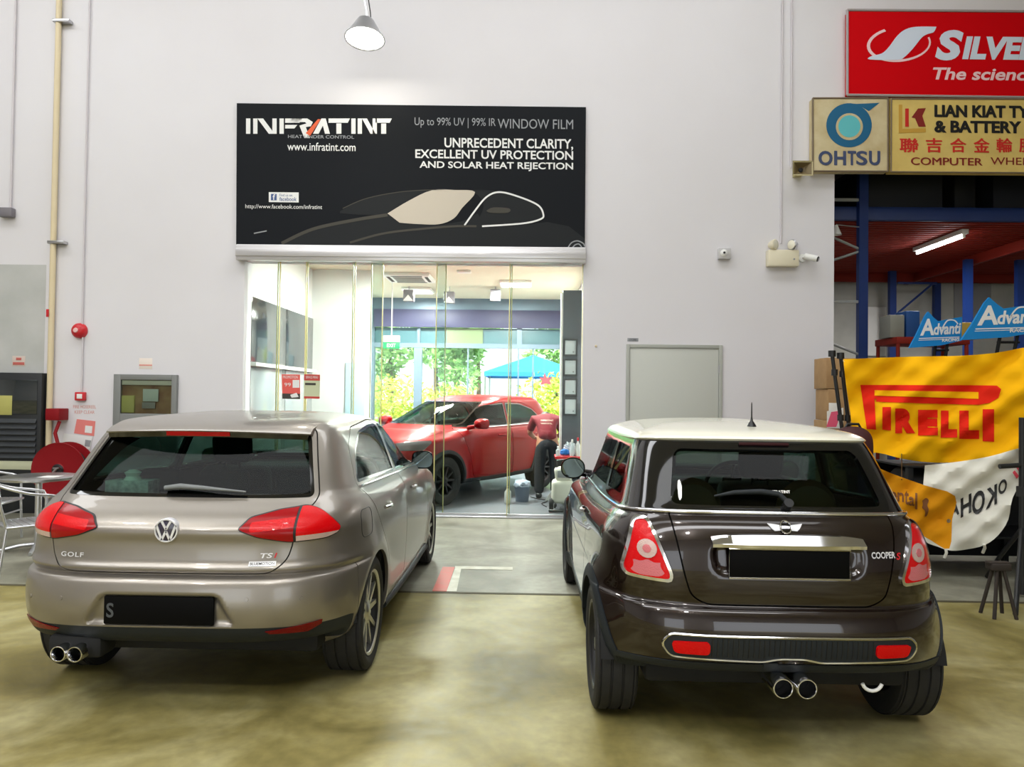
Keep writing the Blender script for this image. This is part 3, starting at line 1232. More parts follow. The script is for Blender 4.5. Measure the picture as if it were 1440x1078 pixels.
    for e in (rings[0], rings[-1]):
        bm.faces.new(e)
    from_bm('boot_handle', bm, M['chrome'], tailgate, 30)
    py = min(S.rear(x, z)[0].y for x in (-.24, 0, .24) for z in (.80, .90))
    plate = box('number_plate', (-.262, py - .012, .788), (.262, py + .002, .912), M['plate_black'], tailgate, .005)
    tube('plate_frame', [(-.264, py - .012, .786), (.264, py - .012, .786), (.264, py - .012, .914), (-.264, py - .012, .914)], .0045, M['chrome'], plate, 6, True)
    # winged badge
    zb = .998
    wing = [(-.078, zb + .016), (-.024, zb + .010), (-.024, zb - .012), (-.050, zb - .014), (-.062, zb - .004)]
    b = rear_patch(S, 'badge', wing[::-1], M['badge_silver'], tailgate, .001, .004, .01)
    rear_patch(S, 'badge_wing', [(-x, z) for x, z in wing], M['badge_silver'], b, .001, .004, .01)
    disc = [(.026 * math.cos(t), zb + .026 * math.sin(t)) for t in np.linspace(0, 2 * math.pi, 25)[:-1]]
    rear_patch(S, 'badge_disc', disc, M['black_gloss'], b, .002, .004, .01)
    chrome_badge_ring(S, 'badge_ring', 0, zb, .024, .0035, M['chrome'], b, .008, 22)
    rear_patch(S, 'badge_bar', [(-.018, zb - .005), (.018, zb - .005), (.018, zb + .005), (-.018, zb + .005)], M['chrome'], b, .006, .003, .01)
    fn = rear_fn(S, .004)
    writing('lettering', 'COOPER', (.365, .875, .478, .903), fn, M['badge_silver'], tailgate, .03)
    writing('red_letter', 'S', (.482, .868, .505, .898), fn, M['red_enamel'], tailgate, .03, .2)
    # wiper and window sticker
    wp = []
    for x, z, o in ((-.29, 1.115, .012), (-.2, 1.128, .02), (-.08, 1.132, .024), (.0, 1.122, .026), (.03, 1.095, .02)):
        p, nn = S.rear(x, z)
        wp.append(p + nn * o)
    w = tube('wiper', wp, [.005, .010, .012, .012, .012], M['trim_grey'], car)
    p, nn = S.rear(.035, 1.085)
    tube('wiper_pivot', [p - nn * .01, p + nn * .032], .022, M['black'], w, 14)
    writing('window_lettering', 'INFRATINT', (-.03, 1.136, .065, 1.148), rear_fn(S, .003), M['white'], car, .03)
    rear_patch(S, 'brake_light', [(-.12, 1.342), (.12, 1.342), (.12, 1.352), (-.12, 1.352)], M['lens_black'], car, .002, .008)
    # roof aerial
    p = S.top(.03, .1)[0] + Vector((0, 0, .01))
    a = lathe('aerial', [(.025, 0), (.02, .012), (.008, .03), (.004, .05), (.003, .12), (.001, .13)], M['black'], car, 'Z', 16, tuple(p))
    # exhausts, tow hook, underbody
    for x in (-.052, .050):
        lathe('exhaust_tip', [(.041, .0), (.044, .005), (.044, .22), (.036, .22), (.036, .005), (.038, 0)], M['chrome'], car, 'Y', 28, (x, -.62, .338), closed=True)
        lathe('exhaust_bore', [(0, 0), (.0355, 0), (.0355, .01), (0, .01)], M['dark'], car, 'Y', 16, (x, -.53, .338))
    tube('tow_eye', [(.38 + .045 * math.cos(t), -.50, .335 + .045 * math.sin(t)) for t in np.linspace(math.pi * 1.1, math.pi * 1.9, 9)], .008, M['white'], car)
    box('underbody', (-.60, -.36, .25), (.60, 2.9, .35), M['dark'], car, .03)
    arch_liner(car, 0, .308, .345, .52, .80)
    arch_liner(car, 2.467, .308, .345, .52, .80)
    wm = {'lip': M['spoke_dark'], 'spoke': M['spoke_dark']}
    for y in (0, 2.467):
        for sg in (1, -1):
            make_wheel(car, sg * .715, y, .308, .205, .215, 'ten', sg, wm)
    for x in (-.34, .34):
        make_seat(car, x, 1.05, .34, M['fabric'], .70, hm=M['fabric'])
    bm = bmesh.new()
    bm_box(bm, (-.55, .2, .36), (.55, .7, .52), .05, 3)
    bm_box(bm, (-.55, .06, .4), (.55, .22, .92), .06, 3, Matrix.Rotation(math.radians(10), 3, 'X'))
    bench = from_bm('rear_seat', bm, M['fabric'], car)
    for x in (-.3, .3):
        bm = bmesh.new()
        bm_lathe(bm, [(0, -.05), (.13, -.045), (.16, 0), (.13, .045), (0, .05)], 'Y', 24, (x, .05, 1.0))
        from_bm('headrest', bm, M['leather_brown'], bench)
    box('parcel_shelf', (-.55, -.38, .93), (.55, .0, .955), M['dark'], car, .01)
    box('dashboard', (-.62, 1.62, .72), (.62, 2.05, .98), M['black'], car, .08, 3)
    make_steering(car, .33, 1.52, .95)
    box('rear_view_mirror', (-.1, 1.42, 1.22), (.1, 1.45, 1.28), M['black'], car, .02)
    for sg in (1, -1):
        mo = make_mirror(car, sg * .80, 1.78, 1.035, sg, M['black_gloss'], .092, .06, .08, 2.2)
    return car, S


# ------------------------------------------------------------------ the red crossover in the showroom
M['lens_smoke'] = mat('smoked_headlamp_lens', (96, 92, 94), .15, .2, coat=.4)


def build_red(loc, rz, paint):
    car = empty('crossover_car', loc, rz)
    rows = [
        [.70, -.55, 3.2, .30, .26, .28], [.84, -.68, 3.40, .38, .28, .30], [.875, -.76, 3.48, .48, .36, .38],
        [.89, -.80, 3.53, .60, .48, .50], [.895, -.81, 3.55, .72, .62, .62], [.895, -.79, 3.53, .82, .74, .72],
        [.893, -.76, 3.48, .92, .85, .82], [.885, -.73, 3.38, 1.0, .93, .92], [.87, -.69, 3.05, 1.06, .99, .99],
        [.84, -.63, 2.78, 1.11, 1.05, 1.05], [.81, -.58, 2.58, 1.16, 1.09, 1.09], [.745, -.42, 2.08, 1.34, 1.28, 1.28],
        [.69, -.27, 1.62, 1.49, 1.46, 1.46], [.64, -.20, 1.35, 1.53, 1.52, 1.52], [.56, -.1, 1.2, 1.555, 1.56, 1.56],
        [.38, .15, 1.05, 1.575, 1.585, 1.58], [.18, .4, .85, 1.585, 1.592, 1.588], [.01, .6, .62, 1.593, 1.594, 1.593]]
    AX = ((0.0, .35), (2.65, .35))

    def disp(P):
        Q = P.copy()
        for ay, az in AX:
            d = np.hypot(P[:, 1] - ay, P[:, 2] - az)
            Q[:, 0] += np.where(np.abs(P[:, 0]) > .6, np.sign(P[:, 0]) * .02 * np.exp(-((d - .4) / .08) ** 2), 0)
        return Q
    S = Surf(rows, .8, 1.1, 3.6, 2.8, 3.0, 2.3, nseg=6, step=.03, step_side=.03, step_front=.035, disp=disp)
    F = S.F
    for ay, az in AX:
        _, F = S.cut(F, lambda D: np.maximum(np.hypot(D[:, 1] - ay, D[:, 2] - az) - .39, .45 - np.abs(D[:, 0])))
    wins = [('rear_window', rearF(round_poly(mir([(.62, 1.15), (.55, 1.45)]), .04)), M['car_glass']),
            ('windscreen', frontF(round_poly(mir([(.72, 1.13), (.58, 1.48)]), .04), 1.1), M['screen_glass'])]
    for sg in (1, -1):
        b = round_poly([(-.05, 1.16), (.98, 1.10), (.98, 1.465), (.55, 1.45), (.2, 1.36)], .05)
        f = round_poly([(1.03, 1.10), (2.30, 1.10), (1.86, 1.33), (1.50, 1.425), (1.03, 1.465)], .03)
        wins += [('side_window', sideF(b, sg), M['side_glass']), ('side_window', sideF(f, sg), M['side_glass'])]
    F = add_windows(S, F, car, wins, M['black_gloss'])
    S.panel('interior_lining', F, M['dark'], car, -.04)
    low, F = S.cut(F, lambda D: D[:, 6] - 1.8, .004)
    S.panel('lower_cladding', low, M['trim_grey'], car, .003, .02)
    for ay, az in AX:
        for sg in (1, -1):
            a, F = S.cut(F, lambda D: np.maximum(np.hypot(D[:, 1] - ay, D[:, 2] - az) - .44, .42 - sg * D[:, 0]), .003)
            S.panel('wheel_arch', a, M['trim_grey'], car, .004, .03)
    hl = round_poly([(.45, .80), (.50, .90), (.78, .93), (.95, .93), (.86, .80)], .03)
    for sg in (1, -1):
        fld = lambda D: np.maximum(np.maximum(sdf(hl, sg * D[:, 0] + np.clip(3.3 - D[:, 1], 0, 1) * .3, D[:, 2]), 2.9 - D[:, 1]), .1 - sg * D[:, 0])
        a, F = S.cut(F, fld, .004)
        S.panel('headlight', a, M['lens_smoke'], car, .004, .02)
        tl = lambda D: np.maximum(np.maximum(sdf(round_poly([(.4, .95), (.45, 1.03), (1.1, 1.05), (1.1, .95)], .03), np.abs(D[:, 0]) + D[:, 1] + .75, D[:, 2]), D[:, 1] + .2), .1 - sg * D[:, 0])
        a, F = S.cut(F, tl, .004)
        S.panel('tail_light', a, M['lens_red'], car, .004, .02)
    gr = frontF(round_poly(mir([(.38, .50), (.52, .72), (.46, .80)]), .05), 2.8)
    a, F = S.cut(F, gr, .006)
    S.panel('grille', a, M['black'], car, -.01, .02)
    hood = lambda D: np.maximum(np.maximum(6.9 - D[:, 6], D[:, 6] - 9.8), np.maximum(np.abs(D[:, 0]) - .70, 2.55 - D[:, 1]))
    a, F = S.cut(F, hood, .006)
    S.panel('bonnet', a, paint, car, 0, .02)
    for sg in (1, -1):
        rd = round_poly([(.46, .36), (.99, .35), (.99, 1.475), (.5, 1.47), (.16, 1.37), (-.08, 1.16), (.1, .95), (.32, .75)], .05)
        fd = round_poly([(1.01, .35), (2.02, .36), (2.12, .7), (2.34, 1.075), (1.88, 1.35), (1.52, 1.44), (1.01, 1.475)], .05)
        for d in (rd, fd):
            p, F = S.cut(F, sideF(d, sg), .007)
            dr = S.panel('door', p, paint, car, 0, .02)
            hy = .30 if d is rd else 1.22
            P = [S.side(hy + k * .03, .96, sg)[0] + Vector((sg * (.012 + .02 * math.sin(math.pi * k / 6)), 0, 0)) for k in range(7)]
            tube('door_handle', P, .012, paint, dr)
        side_tube(S, 'window_trim', [(-.04, 1.125), (2.1, 1.075)], sg, .009, M['chrome'], car, .003)
        make_mirror(car, sg * .99, 2.02, 1.15, sg, paint, .11, .08, .08)
    S.panels('body', 'quarter_panel', F, paint, car, 0, .02)
    box('underbody', (-.7, -.5, .26), (.7, 3.2, .42), M['dark'], car, .03)
    arch_liner(car, 0, .35, .40, .52, .86)
    arch_liner(car, 2.65, .35, .40, .52, .86)
    for y in (0, 2.65):
        for sg in (1, -1):
            make_wheel(car, sg * .77, y, .345, .215, .23, 'double', sg, {'lip': M['spoke_dark'], 'spoke': M['spoke_dark']})
    for x in (-.37, .37):
        make_seat(car, x, 1.05, .48, M['fabric'], .68)
    box('rear_seat', (-.6, .05, .5), (.6, .3, 1.1), M['fabric'], car, .06, 3)
    box('dashboard', (-.68, 1.75, .85), (.68, 2.3, 1.08), M['black'], car, .08, 3)
    make_steering(car, .37, 1.62, 1.02)
    return car


# ------------------------------------------------------------------ the setting
YW = 9.25                                   # face of the long white wall
YS = 16.0                                   # glazed far wall of the showroom


def X(px, Y, py=550):
    return at(px, py, Y).x


def Z(py, Y, px=720):
    return at(px, py, Y).z


def floor_material():
    m = mat('polished_concrete', (150, 142, 104), .3, spec=.12)
    nt = m.node_tree
    b = nt.nodes['Principled BSDF']
    tc = nt.nodes.new('ShaderNodeTexCoord')
    big = nt.nodes.new('ShaderNodeTexNoise')
    big.inputs['Scale'].default_value = 1.35
    big.inputs['Detail'].default_value = 8
    big.inputs['Distortion'].default_value = .6
    fine = nt.nodes.new('ShaderNodeTexNoise')
    fine.inputs['Scale'].default_value = 14
    fine.inputs['Detail'].default_value = 10
    ramp = nt.nodes.new('ShaderNodeValToRGB')
    ramp.color_ramp.elements[0].position = .30
    ramp.color_ramp.elements[0].color = rgb((98, 89, 48))
    ramp.color_ramp.elements[1].position = .62
    ramp.color_ramp.elements[1].color = rgb((168, 160, 116))
    e = ramp.color_ramp.elements.new(.46)
    e.color = rgb((136, 126, 78))
    ramp2 = nt.nodes.new('ShaderNodeValToRGB')
    ramp2.color_ramp.elements[0].position = .35
    ramp2.color_ramp.elements[0].color = rgb((112, 110, 96))
    ramp2.color_ramp.elements[1].position = .65
    ramp2.color_ramp.elements[1].color = rgb((156, 154, 138))
    fr = nt.nodes.new('ShaderNodeMapRange')
    fr.inputs['From Min'].default_value = .3
    fr.inputs['From Max'].default_value = .7
    fr.inputs['To Min'].default_value = .84
    fr.inputs['To Max'].default_value = 1.12
    sep = nt.nodes.new('ShaderNodeSeparateXYZ')
    gt = nt.nodes.new('ShaderNodeMath')
    gt.operation = 'GREATER_THAN'
    gt.inputs[1].default_value = 5.77
    mix = nt.nodes.new('ShaderNodeMix')
    mix.data_type = 'RGBA'
    mul = nt.nodes.new('ShaderNodeMix')
    mul.data_type = 'RGBA'
    mul.blend_type = 'MULTIPLY'
    mul.inputs['Factor'].default_value = 1
    L = nt.links.new
    L(tc.outputs['Object'], big.inputs['Vector'])
    L(tc.outputs['Object'], fine.inputs['Vector'])
    L(tc.outputs['Object'], sep.inputs[0])
    L(sep.outputs['Y'], gt.inputs[0])
    L(big.outputs[0], ramp.inputs[0])
    L(big.outputs[0], ramp2.inputs[0])
    L(gt.outputs[0], mix.inputs['Factor'])
    L(ramp.outputs[0], mix.inputs['A'])
    L(ramp2.outputs[0], mix.inputs['B'])
    L(fine.outputs[0], fr.inputs[0])
    L(mix.outputs['Result'], mul.inputs['A'])
    L(fr.outputs[0], mul.inputs['B'])
    L(mul.outputs['Result'], b.inputs['Base Color'])
    rr = nt.nodes.new('ShaderNodeMapRange')
    rr.inputs['To Min'].default_value = .30
    rr.inputs['To Max'].default_value = .55
    L(fine.outputs[0], rr.inputs[0])
    L(rr.outputs[0], b.inputs['Roughness'])
    return m


M['floor'] = floor_material()
M['wall'] = mat('white_wall_paint', (224, 222, 226), .7, noise=(.7, (217, 214, 217), .3))
M['wall_in'] = mat('showroom_wall_paint', (226, 228, 226), .7)
M['cream'] = mat('cream_ceiling_paint', (226, 220, 196), .8)
M['grey_floor'] = mat('grey_showroom_floor', (112, 116, 122), .35, noise=(2.5, (92, 96, 104), .3))
M['frame_blue'] = mat('blue_grey_window_frame', (100, 118, 134), .4, .2)
M['teal'] = mat('teal_transom_panel', (70, 104, 112), .3)
M['navy'] = mat('navy_valance', (62, 62, 92), .5)
M['black_panel'] = mat('dark_gloss_panel', (46, 52, 56), .12, coat=.5)
M['shop_glass'] = glass_mat('clear_shop_glass', (238, 244, 241), .55)
M['glass_edge'] = mat('pale_green_glass_edge', (232, 222, 150), .3)
M['asphalt'] = mat('pale_sunlit_paving', (188, 188, 182), .9)

big = mk('floor', [(-16, -12, 0), (16, -12, 0), (16, 9.38, 0), (-16, 9.38, 0), (-16, -12, -.2), (16, -12, -.2), (16, 9.38, -.2), (-16, 9.38, -.2)],
         [(0, 1, 2, 3), (7, 6, 5, 4), (0, 4, 5, 1), (1, 5, 6, 2), (2, 6, 7, 3), (3, 7, 4, 0)], M['floor'], smooth=0)
struct(big)
struct(box('floor_showroom', (-6, 9.38, -.2), (3.6, 16.1, .0), M['grey_floor'], bevel=0))
M['dark_floor'] = mat('dark_storage_floor', (70, 70, 66), .5)
struct(box('floor_storage', (3.6, 9.38, -.2), (16, 16.1, .0), M['dark_floor'], bevel=0))
M['groove'] = mat('dark_floor_joint', (72, 66, 44), .8)
struct(box('trim_1', (-16, 5.745, .0005), (16, 5.79, .0025), M['groove'], bevel=0), 'dark joint line running across the concrete floor')
M['paint_white'] = mat('white_floor_paint', (214, 212, 198), .6, noise=(9, (176, 172, 150), .25))
M['paint_red'] = mat('red_floor_paint', (206, 78, 66), .6, noise=(9, (186, 96, 80), .25))
a = [at(640, 795, 6.66), at(721, 796, 6.66), at(721, 800, 6.55), at(640, 799, 6.55)]
struct(prism('trim_2', [(p.x, p.y, .0008) for p in a], (0, 0, .0025), M['paint_white'], smooth=0), 'white painted line on the floor before the shopfront')
a = [(X(626, 6.62), 6.62), (X(643, 6.62), 6.62), (X(632, 5.80), 5.80), (X(612, 5.80), 5.80)]
struct(prism('trim_3', [(x, y, .001) for x, y in a], (0, 0, .003), M['paint_red'], smooth=0), 'red painted strip on the floor beside the silver car')
b = [(X(643, 6.55), 6.55), (X(652, 6.55), 6.55), (X(646, 5.80), 5.80), (X(632, 5.80), 5.80)]
struct(prism('trim_4', [(x, y, .0008) for x, y in b], (0, 0, .0025), M['paint_white'], smooth=0), 'worn white strip beside the red floor strip')

# front wall with its two openings
oxl, oxr, ozt = X(341, YW), X(819, YW), Z(368, YW, 580)
sxl, szt = X(1172, YW), 4.60
bm = bmesh.new()
for lo, hi in (((-16, YW, 0), (oxl, YW + .25, 8.4)), ((oxl, YW, ozt), (oxr, YW + .25, 8.4)), ((oxr, YW, 0), (sxl, YW + .25, 8.4)), ((sxl, YW, szt), (16, YW + .25, 8.4))):
    bm_box(bm, lo, hi)
bmesh.ops.remove_doubles(bm, verts=bm.verts, dist=1e-4)
struct(from_bm('wall_front', bm, M['wall'], smooth=0))
M['ceiling'] = mat('white_ceiling', (206, 206, 204), .8)
struct(box('ceiling', (-16, -9, 8.4), (16, 9.5, 8.6), M['ceiling'], bevel=0))
# added fill light rows under the roof slab, no fittings, to brighten the wall
ROWS = (430, 120, 285)
for (a_, b_), e_ in zip(((-3.2, -1.6), (1.0, 2.6), (5.6, 7.2)), ROWS):
    add_light('ceiling_fill_light', 'AREA', (-3.6, (a_ + b_) / 2, 8.39), e_, (0, 0, 0), (.95, .97, 1), 16, b_ - a_)
struct(box('wall_left', (-16.2, -9, 0), (-16, 9.5, 8.4), M['wall'], bevel=0))
struct(box('wall_right', (16, -9, 0), (16.2, 16.1, 8.4), M['wall'], bevel=0))
bm = bmesh.new()
for lo, hi in (((-16, -9.2, 3.6), (16, -9, 8.4)), ((-16, -9.2, 0), (-7, -9, 3.6)), ((-2, -9.2, 0), (2, -9, 3.6)), ((7, -9.2, 0), (16, -9, 3.6))):
    bm_box(bm, lo, hi)
struct(from_bm('wall_back', bm, M['wall'], smooth=0))

# showroom shell
zc = 3.72
struct(box('ceiling_showroom', (-6.2, 9.5, zc), (3.6, 16.1, zc + .2), M['cream'], bevel=0))
xl = X(345, 9.5)
struct(box('wall_showroom_left', (xl - .2, 9.5, 0), (xl, 16.1, zc), M['wall_in'], bevel=0))
struct(box('wall_showroom_right', (1.05, 9.5, 0), (1.25, 16.1, zc), M['wall_in'], bevel=0))
struct(box('wall_partition', (xl, 12.4, 0), (X(519, 12.4), 12.55, zc), M['wall_in'], bevel=0))
# far glazed wall: frame members in one grid
px0, px1 = X(526, YS), X(792, YS)
zt, zb = Z(437, YS), Z(487, YS)
bm = bmesh.new()
bm_box(bm, (px0 - 1.5, YS - .08, zt), (1.05, YS + .1, zc))
bm_box(bm, (px0 - 1.5, YS - .07, 0), (px0, YS + .1, zt))
bm_box(bm, (X(788, YS), YS - .07, 0), (1.05, YS + .1, zt))
bm_box(bm, (px0, YS - .06, zb - .05), (X(788, YS), YS + .06, zb + .05))
bm_box(bm, (X(582, YS), YS - .05, 0), (X(593, YS), YS + .05, zb))
bm_box(bm, (X(586, YS), YS - .05, zb), (X(590, YS), YS + .05, zt))
for p in (657.5, 728.5, 749):
    bm_box(bm, (X(p - 1, YS), YS - .03, 0), (X(p + 1, YS), YS + .03, zb))
bm_box(bm, (X(726, YS), YS - .04, zb), (X(733, YS), YS + .04, zt))
bm_box(bm, (px0, YS - .03, 0), (X(788, YS), YS + .03, .25))
struct(from_bm('window_8', bm, M['frame_blue'], smooth=0), 'blue-grey glazed far wall of the showroom')
w8 = bpy.data.objects['window_8']
box('pane', (px0, YS - .006, .2), (X(788, YS), YS + .006, zb), M['shop_glass'], w8, bevel=0)
box('transom_panel', (px0, YS + .015, zb), (X(788, YS), YS + .035, Z(462, YS)), M['teal'], w8, bevel=0)
M['green_sign'] = mat('olive_transom_panel', (110, 128, 92), .4)
box('olive_panel', (X(627, YS), YS - .02, zb + .05), (X(678, YS), YS + .01, Z(462, YS)), M['green_sign'], w8, bevel=0)
struct(box('trim_5', (px0, YS - .14, Z(462, YS)), (X(790, YS), YS - .085, zt), M['navy'], bevel=.004), 'navy valance band above the far windows')

# sliding glass leaves of the shopfront
leaves = [(344, 391, 0), (388, 430, 1), (428, 497, 0), (494, 536, 1), (520, 625, 2), (612, 718, 1), (715, 818, 0)]
for i, (a, b, k) in enumerate(leaves):
    y = 9.34 + k * .035
    x0, x1 = X(a, y), X(b, y)
    w = box('window_%d' % (i + 1), (x0, y, .02), (x1, y + .012, ozt + .02), M['shop_glass'], bevel=0)
    struct(w, 'frameless glass leaf of the sliding shopfront')
    for x in (x0, x1):
        box('edge_seal', (x - .006, y - .003, .02), (x + .006, y + .015, ozt + .02), M['glass_edge'], w, bevel=.003)
    box('bottom_rail', (x0, y - .006, .0), (x1, y + .018, .05), M['alu'], w, bevel=.003)
hx0, hx1 = X(332, YW), X(821, YW)
hz0, hz1 = Z(369.5, YW, 580), Z(347.5, YW, 580)
M['header'] = mat('satin_aluminium_header', (214, 212, 214), .3, .6)
bm = bmesh.new()
bm_box(bm, (hx0, YW - .10, hz0), (hx1, YW - .002, hz1), .01)
bm_box(bm, (hx0, YW - .115, hz0 + .05), (hx1, YW - .10, hz1 - .05), .004)
struct(from_bm('trim_6', bm, M['header']), 'aluminium header rail above the sliding glass')
struct(box('trim_7', (oxl, 9.3, 0), (oxr, 9.46, .018), M['alu'], bevel=.003), 'metal floor track of the sliding glass')

M['wall_grey'] = mat('mottled_grey_wall', (176, 178, 174), .75, noise=(2.2, (196, 196, 194), .25))  # mottled grey colour of the thin slab on the lower left wall
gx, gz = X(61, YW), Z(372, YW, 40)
struct(box('trim_9', (-9.5, YW - .0012, 0), (gx, YW - .0002, gz), M['wall_grey'], bevel=0), 'mottled grey wall patch left of the beige pipe')

# grey service door with frame
dx0, dx1, dzt = X(880, YW), X(1015, YW), Z(484.5, YW, 947)
M['door_grey'] = mat('grey_door_paint', (190, 192, 184), .5)
M['door_frame'] = mat('grey_door_frame', (166, 168, 160), .5)
bm = bmesh.new()
bm_box(bm, (dx0, YW - .03, 0), (dx0 + .045, YW - .001, dzt), .004)
bm_box(bm, (dx1 - .045, YW - .03, 0), (dx1, YW - .001, dzt), .004)
bm_box(bm, (dx0 + .045, YW - .03, dzt - .045), (dx1 - .045, YW - .001, dzt), .004)
d = struct(from_bm('door_1', bm, M['door_frame']), 'plain grey steel service door')
leaf = box('door_leaf', (dx0 + .048, YW - .018, .01), (dx1 - .048, YW - .0015, dzt - .048), M['door_grey'], d, .003)
tube('door_handle', [(dx0 + .11, YW - .016, 1.02), (dx0 + .11, YW - .07, 1.02), (dx0 + .24, YW - .07, 1.02)], .011, M['steel'], leaf)
bm = bmesh.new()
for z in (.3, 1.05, 1.95):
    bm_lathe(bm, [(.008, -.05), (.008, .05)], 'Z', 10, (dx1 - .046, YW - .028, z))
from_bm('hinge', bm, M['steel'], d)

# storage shell behind the opening
M['store_wall'] = mat('store_wall_paint', (196, 196, 188), .8, noise=(1.2, (160, 160, 154), .2))
struct(box('wall_storage_back', (3.6, 14.4, 0), (16, 14.6, 8.4), M['store_wall'], bevel=0))
struct(box('wall_storage_left', (3.45, 9.5, 0), (3.6, 14.4, 8.4), M['store_wall'], bevel=0))
struct(box('ceiling_storage', (3.45, 9.5, 8.4), (16, 14.6, 8.6), M['ceiling'], bevel=0))
struct(box('ground_outside', (-40, 16.1, -.25), (40, 80, -.05), M['asphalt'], bevel=0))


# ------------------------------------------------------------------ lamps of the hall
def high_bay(x, y, z, energy, label):
    t = empty('high_bay_lamp', (x, y, z))
    tag(t, label, 'lamp', 'high bay lamps under the hall ceiling')
    lathe('lamp_shade', [(.05, .30), (.09, .28), (.24, .02), (.25, 0), (.235, 0), (.08, .26), (.05, .27)], M['alu'], t, 'Z', 32)
    lathe('lamp_gear', [(0, .5), (.07, .5), (.08, .48), (.08, .29), (0, .29)], M['white'], t, 'Z', 20)
    tube('suspension_rod', [(0, 0, .5), (0, 0, 8.4 - z)], .01, M['steel'], t)
    lathe('bulb', [(0, .06), (.05, .08), (.07, .14), (.05, .22), (0, .24)], M['bulb'], t, 'Z', 16)
    add_light('light', 'SPOT', (0, 0, .04), energy, (0, 0, 0), (1, .98, .95), .22, None, math.radians(165), t)


M['bulb'] = mat('glowing_bulb', (255, 248, 226), .5, emit=12.0)
for x, y, e in ((-.4, 1.4, 110), (-5.4, 1.4, 150), (-.4, -3.5, 260), (-5.4, -3.5, 240)):
    high_bay(x, y, 6.9, e, 'conical high bay lamp hanging from the hall ceiling')

# the glowing floodlight at the top of the picture
fp = at(513, 55, 8.5)
t = empty('floodlight', fp)
tag(t, 'glowing round floodlight on a thin drop rod above the black shop banner', 'lamp')
tilt = Matrix.Rotation(math.radians(-8), 3, 'X')
bm = bmesh.new()
bm_lathe(bm, [(.05, .26), (.10, .24), (.22, .02), (.24, 0), (.225, .0), (.09, .22), (.05, .23)], 'Z', 32)
for v in bm.verts:
    v.co = tilt @ v.co
from_bm('lamp_shade', bm, M['alu'], t)
bm = bmesh.new()
bm_lathe(bm, [(0, .005), (.20, .005), (.222, .012), (.20, .02), (0, .02)], 'Z', 32)
for v in bm.verts:
    v.co = tilt @ v.co
from_bm('lamp_glass', bm, mat('glowing_lamp_glass', (255, 250, 232), .4, emit=14.0), t)
bm = bmesh.new()
bm_tube(bm, [(0, .14, .18), (-.02, .16, .42), (-.06, .16, .62), (-.06, .16, 8.4 - fp.z)], .012)
from_bm('drop_rod', bm, M['steel'], t)
tube('power_cable', [(.04, .16, .2), (.03, .14, .4), (-.02, .14, .7), (-.02, .14, 8.4 - fp.z)], .007, M['black'], t)
add_light('light', 'SPOT', (0, -.06, -.05), 40, (math.radians(-38), 0, 0), (1, .95, .86), .2, None, math.radians(160), t)

# showroom ceiling lights
for x, y, e in ((-1.6, 11.0, 210), (-.2, 13.6, 240), (-2.2, 14.6, 180)):
    t = empty('ceiling_light', (x, y, zc))
    tag(t, 'flat square ceiling light in the showroom, %s' % {11.0: 'the one nearest the glass', 13.6: 'the right hand one by the far wall', 14.6: 'the left hand one by the far wall'}[y], 'lamp', 'flat ceiling lights of the showroom')
    box('housing', (-.3, -.3, -.05), (.3, .3, -.001), M['white'], t, .01)
    box('diffuser', (-.27, -.27, -.056), (.27, .27, -.05), mat('lit_diffuser', (255, 252, 244), .5, emit=3.0), t, 0)
    add_light('light', 'AREA', (0, 0, -.07), e, (0, 0, 0), (1, .98, .94), .5, None, None, t)


# ------------------------------------------------------------------ cars in place
silver, S_SILVER = build_silver((-1.735, 4.18, 0))
silver['label'] = 'grey-beige metallic five-door hatchback parked at the left, round badge on its tailgate'
brown, S_BROWN = build_brown((1.17, 3.74, 0))
brown['label'] = 'small dark brown hatchback with cream roof and chrome-ringed rear bumper, parked at the right'
red = build_red((-.374, 13.0, 0), math.radians(146.6), M['red_paint'])
tag(red, 'shiny red crossover car standing inside the glass-fronted showroom', 'car')

# ------------------------------------------------------------------ banner above the shopfront
BY = YW - .035


def on_wall(Y):
    return lambda x, y: tuple(at(x, y, Y))


def flat(name, pts, m, parent, Y, thick=.002):
    """thin printed shape on a plane facing the camera side, outline in photograph pixels"""
    P = [at(x, y, Y) for x, y in pts]
    return prism(name, P, (0, thick, 0), m, parent, 0)


def line_px(name, pts, w, m, parent, Y):
    """stroke of width w pixels along a polyline, as a flat printed shape"""
    pts = [Vector((p[0], p[1])) for p in pts]
    L, R = [], []
    for i, p in enumerate(pts):
        a, b = pts[max(i - 1, 0)], pts[min(i + 1, len(pts) - 1)]
        t = (b - a).normalized()
        n = Vector((-t.y, t.x)) * w / 2
        L.append(p + n)
        R.append(p - n)
    V = [at(q.x, q.y, Y) for q in L + R]
    n = len(pts)
    return mk(name, V, [(i, i + 1, n + i + 1, n + i) for i in range(n - 1)], m, parent, 0)


def curve(pts, n=8):
    """smooth polyline through points"""
    P = [np.array(p, float) for p in pts]
    out = []
    for i in range(len(P) - 1):
        p0, p1, p2, p3 = P[max(i - 1, 0)], P[i], P[i + 1], P[min(i + 2, len(P) - 1)]
        for k in range(n):
            t = k / n
            out.append(tuple(.5 * (2 * p1 + (p2 - p0) * t + (2 * p0 - 5 * p1 + 4 * p2 - p3) * t * t + (3 * p1 - p0 - 3 * p2 + p3) * t ** 3)))
    out.append(tuple(P[-1]))
    return out


